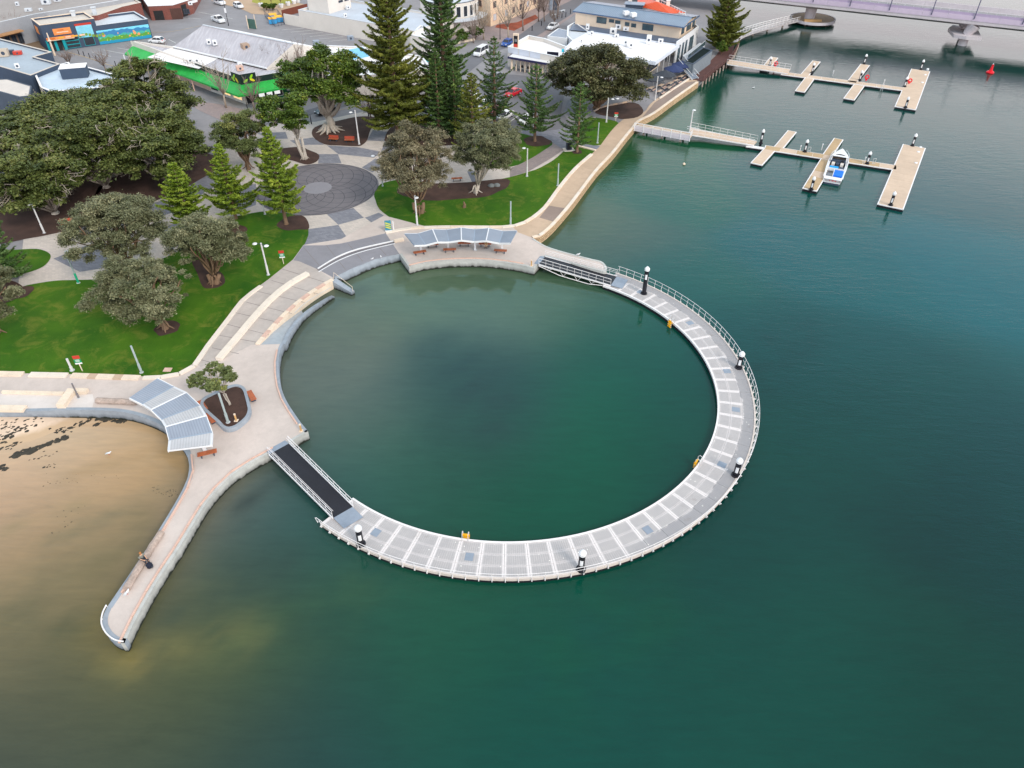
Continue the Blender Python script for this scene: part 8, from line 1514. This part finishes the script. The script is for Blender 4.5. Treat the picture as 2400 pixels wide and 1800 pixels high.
def bare_tree(label, base, height, spread, seed, group='bare winter street trees', m=None):
    g = np.random.default_rng(seed); p = W(*base); th = thing('bare_tree', label, 'bare tree', (p.x, p.y, LZ - 0.05), group=group); b0 = Vector((p.x, p.y, LZ - 0.1)); mb = MB(); fk = b0 + Vector((g.normal() * 0.15, g.normal() * 0.15, height * 0.30)); mb.tube([b0, fk], [0.16 + height * 0.008, 0.11 + height * 0.005], 7)
    tw = MB()
    for k in range(9):
        a = 6.283 * k / 9 + g.normal() * 0.25; e = fk + Vector((math.cos(a) * spread * (0.45 + 0.5 * g.random()), math.sin(a) * spread * (0.45 + 0.5 * g.random()), height * (0.30 + 0.38 * g.random()))); P = limb(mb, fk, e, 0.09, 0.035, g, 0.16, 5, 5)
        for j in range(7):
            s_ = P[1 + j % 5]; d = ((e - fk).normalized() + Vector(g.normal(size=3)) * 0.55 + Vector((0, 0, 0.35))).normalized(); P2 = limb(tw, s_, s_ + d * height * (0.16 + 0.14 * g.random()), 0.042, 0.018, g, 0.15, 3, 4)
            for q in range(3): d2 = (d + Vector(g.normal(size=3)) * 0.6 + Vector((0, 0, 0.2))).normalized(); limb(tw, P2[1 + q % 3], P2[1 + q % 3] + d2 * height * 0.11, 0.022, 0.010, g, 0.1, 2, 3)
    mb.build('trunk', m or m_twig, th, smooth=True); tw.build('twigs', m or m_twig, th); return th

GF = 'large spreading fig trees on the left'
figs = [((376, 345), 15.6, 8.6, 'tallest fig crown of the left grove, rising before the green shop', 60), ((215, 370), 11.2, 10, 'broad fig at the back left of the grove before the pale blue roof', 61), ((80, 425), 11.5, 9.5, 'fig at the left edge of the grove', 62), ((250, 440), 12.5, 9.5, 'dense fig in the middle front of the grove above the path', 63), ((395, 430), 12, 8.0, 'dark fig at the right front of the grove by the young pines', 64), ((130, 500), 11, 7.5, 'front left fig hanging over the bench and lamp', 65), ((325, 395), 12.2, 8, 'inner fig with many bare pale limbs in the middle of the grove', 66)]
for b_, h, r_, lb, sd_ in figs: broad(lb, b_, h, r_, lf_figd, m_palebark, sd_, lumps=52, per=1050, leaf_s=0.21, tr=0.5, trunk_h=0.06, lump_r=0.25, group=GF, bare=15, flat_=0.66, inner=0.5, rag=0.35, sub=9, sub_r=0.42)
broad('huge fig with fluted pale trunk in the central mulch bed', (772, 306), 15.2, 7.5, lf_fig, m_palebark, 70, lumps=38, per=1050, rag=0.5, sub=8, leaf_s=0.22, tr=0.95, trunk_h=0.24, roots=11, bare=5, off=(0.2, 0.5), lump_r=0.24)
broad('smaller pale stemmed fig in the little mulch bed by the round plaza', (714, 372), 11.2, 4.6, lf_fig, m_palebark, 71, lumps=22, per=620, rag=0.8, leaf_s=0.21, tr=0.30, trunk_h=0.42, stems=3, roots=5, bare=4, off=(-2.2, 0.2), lump_r=0.27)
broad('wide dark dense tree hiding the restaurant front', (1400, 254), 11.2, 9.9, lf_cafe, m_bark, 72, name='cafe_tree', lumps=54, per=950, rag=0.35, sub=9, sub_r=0.42, leaf_s=0.2, tr=0.6, trunk_h=0.03, flat_=0.85, lump_r=0.23, inner=0.5, off=(-0.2, 0.6))
GO = 'grey green gnarled park trees'
olv = [((984, 499), 12.5, 6.2, lf_oliveb, 'large brown grey tree with thick trunk at the left of the east lawn', 80, (-0.6, 1.2), 36), ((1115, 452), 11.2, 6.0, lf_olive, 'grey green tree with twisted trunk above the mulch on the east lawn', 81, (2.0, 1.0), 32), ((300, 648), 10.5, 6.6, lf_olive, 'largest grey green tree of the west lawn, farthest left of three', 82, (0.0, 1.0), 36),
       ((503, 664), 9.6, 5.4, lf_olive, 'grey green tree with dark mulch at its foot in the west lawn, right of three', 83, (0.3, 1.0), 30), ((388, 770), 8.2, 6.0, lf_olive, 'leaning grey green tree nearest the camera on the west lawn', 84, (-1.6, 0.8), 30), ((-6, 780), 9, 4.6, lf_olive, 'grey tree cut off by the left edge of the west lawn', 85, (0.2, 0.5), 22), ((583, 396), 9.5, 5.2, lf_gum, 'loose grey green tree behind the rightmost near pine', 86, (0, 0.5), 26)]
for b_, h, r_, lf, lb, sd_, of, lu in olv: broad(lb, b_, h, r_ * 0.92, lf, m_bark if sd_ != 81 else m_palebark, sd_, name='gnarled_tree', lumps=lu, per=1700, leaf_s=0.135, asp=0.4, rag=0.6, sub=10, sub_r=0.40, flat_=0.95, tr=0.36, trunk_h=0.16, off=of, group=GO, lump_r=0.27, roots=4, inner=0.6, stems=2 if sd_ in (80, 83) else 1)
broad('sparse young gum leaning over the curved planter', (541, 955), 4.6, 2.0, lf_gum, m_palebark, 90, name='young_tree', lumps=20, per=150, leaf_s=0.15, rag=1.2, tr=0.07, trunk_h=0.38, off=(-1.3, 0.7), stems=3, lump_r=0.24, z0=LZ + 0.4, inner=0.8)
pine('bright green young pine in the round mulch bed', (671, 525), (618, 298), 4.4, lf_pinel, 100, gap=0.19, space=0.72, dens=1.4, tuft=1.25); pine('bright green young pine, middle of the three near the round plaza', (553, 512), (518, 336), 4.0, lf_pinel, 101, gap=0.14, space=0.7, dens=1.4, tuft=1.25); pine('palest young pine, leftmost of the three near the round plaza', (452, 545), (405, 380), 4.5, lf_pinel, 102, gap=0.14, space=0.66, dens=1.4, tuft=1.35)
pine('deep green pine cut off by the left edge beside the oval lawn', (18, 655), (-36, 470), 4.9, lf_pined, 103, gap=0.06)
pine('giant old pine at the centre top with broad tufted crown', (935, 318), (902, -12), 8.6, lf_pineo, 104, cone=0.5, dens=1.5, h=30, gap=0.09, space=0.95, tuft=1.5); pine('second giant old pine right of the largest', (1046, 288), (1012, -30), 7.6, lf_pined, 105, cone=0.5, dens=1.3, h=31, gap=0.09, space=1.0, tuft=1.35)
pine('mid green pine between the giant pines and the slim pine, left', (1030, 322), (1022, 114), 4.8, lf_pine, 106); pine('pine with reddish leader between the giant pines and the slim pine', (1068, 316), (1060, 130), 4.6, lf_pined, 107); pine('bright pointed pine before the giant pines', (1108, 345), (1099, 170), 5.2, lf_pineo, 108)
pine('tall slim dark pine beside the maroon car', (1159, 296), (1164, 84), 6.0, lf_pine, 109, dens=0.8, gap=0.14, space=1.15); pine('dark symmetrical pine in the mulch ring on the north lawn', (1253, 331), (1258, 148), 5.6, lf_pined, 110, gap=0.18, space=0.95); pine('smaller pine by the grey cabinet near the promenade', (1352, 356), (1361, 192), 5.0, lf_pined, 111, gap=0.15, space=0.9)
pine('massive dense pine at the end of the hotel', (1688, 112), (1690, -60), 6.6, lf_pineo, 112, cone=0.5, dens=1.7, h=19, gap=0.05, space=0.8, tuft=1.5)
# palms at the boardwalk bend
lf_palm = M_leaf('palm_fronds', (0.03, 0.055, 0.02), (0.08, 0.11, 0.04), (0.14, 0.14, 0.06))
for c_, lb, sd_ in [((1706, 100), 'palm with arching fronds at the boardwalk bend', 120)]:
    p = W(*c_); th = thing('palm_tree', lb, 'palm tree', p); g = np.random.default_rng(sd_); MB().tube([p, p + UP * 2.6], [0.3, 0.24], 8).build('trunk', m_bark, th); C_, S_, AX = [], [], []
    for k in range(22):
        a = 6.283 * k / 22 + g.normal() * 0.1; d = np.array([math.cos(a), math.sin(a), 0]); r_ = 0.9 * g.random() + 0.2
        for q in range(9): w = (q + 1) / 9; C_.append(np.array(p) + np.array([0, 0, 2.6]) + d * 2.8 * w + np.array([0, 0, 1.6 * r_ * w - 1.9 * w * w])); S_.append(0.36); AX.append(d - np.array([0, 0, 0.5 * w]))
    leaf_obj('fronds', np.array(C_), np.array(S_), lf_palm, th, np.clip(g.normal(0.45, 0.2, len(C_)), 0, 1), up=0.4, asp=0.55, seed=1, axis=np.array(AX))
bt = [((530, 252), 9, 3.6, 'tall bare tree with pale trunk before the green awning', 130), ((596, 258), 6, 3.2, 'bare tree in a tree pit at the corner of the green shop', 131), ((700, 196), 8, 3.4, 'bare tree at the right end of the green shop roof', 132), ((250, 168), 4.5, 2.2, 'small bare tree in the kerbed bed at the mural shop car park', 133), ((41, 98), 6, 2.6, 'bare dark tree in the lane left of the mural shop', 134), ((165, 158), 4, 2.0, 'bushy bare tree beside the cream roof corner', 135), ((470, 200), 5, 2.2, 'thin bare tree under the green awning, left part', 136), ((388, 150), 4.5, 2.0, 'small bare tree at the left end of the green shop', 137), ((655, 190), 7, 2.6, 'bare tree by the hanging street lantern', 138),
      ((1134, 92), 9, 4.0, 'bare street tree before the apartment building, leftmost', 139), ((1192, 92), 10, 4.4, 'bare street tree beside the red mulch bed', 140), ((1226, 72), 10, 4.2, 'bare street tree behind the cafe pylon', 141), ((1262, 50), 9, 3.8, 'bare street tree at the end of the apartment building', 142), ((1276, 50), 8, 3.0, 'bare street tree in a pavement grate, nearest', 143), ((1308, 33), 7, 2.6, 'bare street tree in a pavement grate, farther', 144), ((1110, 100), 6, 3.0, 'dark bare shrubby tree behind the second giant pine', 145), ((1300, 62), 5, 2.2, 'bushy bare tree by the white driving car', 146), ((335, 145), 4.5, 2.4, 'bare tree behind the tallest fig', 147), ((870, 285), 5, 2.2, 'thin bare tree on the footpath left of the giant pine', 148)]
for b_, h, s_, lb, sd_ in bt: bare_tree(lb, b_, h, s_, sd_, m=m_twig if sd_ not in (130, 140, 139) else M('pale_twig', L(160, 146, 132), 0.9, 0.2))
for c_, r_, lb, sd_ in [((1115, 92), 2.2, 'dark rounded shrub behind the low street wall', 150), ((1085, 100), 2.0, 'dark shrub between the second giant pine and the street wall', 151), ((625, 24), 1.2, 'low clipped hedge behind the white tubs, left', 152), ((640, 24), 1.3, 'low clipped hedge behind the white tubs, right', 153), ((1690, 128), 2.0, 'dark shrub under the hotel pine at the boardwalk', 154), ((450, 12), 2.2, 'pale shrub by the far street', 156), ((1545, -5), 3.0, 'dark shrub behind the orange roof', 157)]:
    broad(lb, c_, r_ * 1.5, r_, lf_fig if sd_ != 156 else lf_gum, m_bark, sd_, name='shrub', cat='shrub', lumps=9, per=260, leaf_s=0.2, tr=0.1, trunk_h=0.05, lump_r=0.42, group='shrubs')
for k, c_ in enumerate([(612, 16), (638, 19), (660, 18), (676, 13)]):
    q = W(*c_); broad('small dark clipped tree growing from white tub %s by the round lawn' % ['one', 'two', 'three', 'four'][k], (q.x, q.y, 0), 2.6, 1.1, lf_fig, m_bark, 160 + k, name='tub_tree', lumps=6, per=160, leaf_s=0.18, tr=0.06, trunk_h=0.3, lump_r=0.5, group='clipped tub trees', z0=LZ + 0.9)
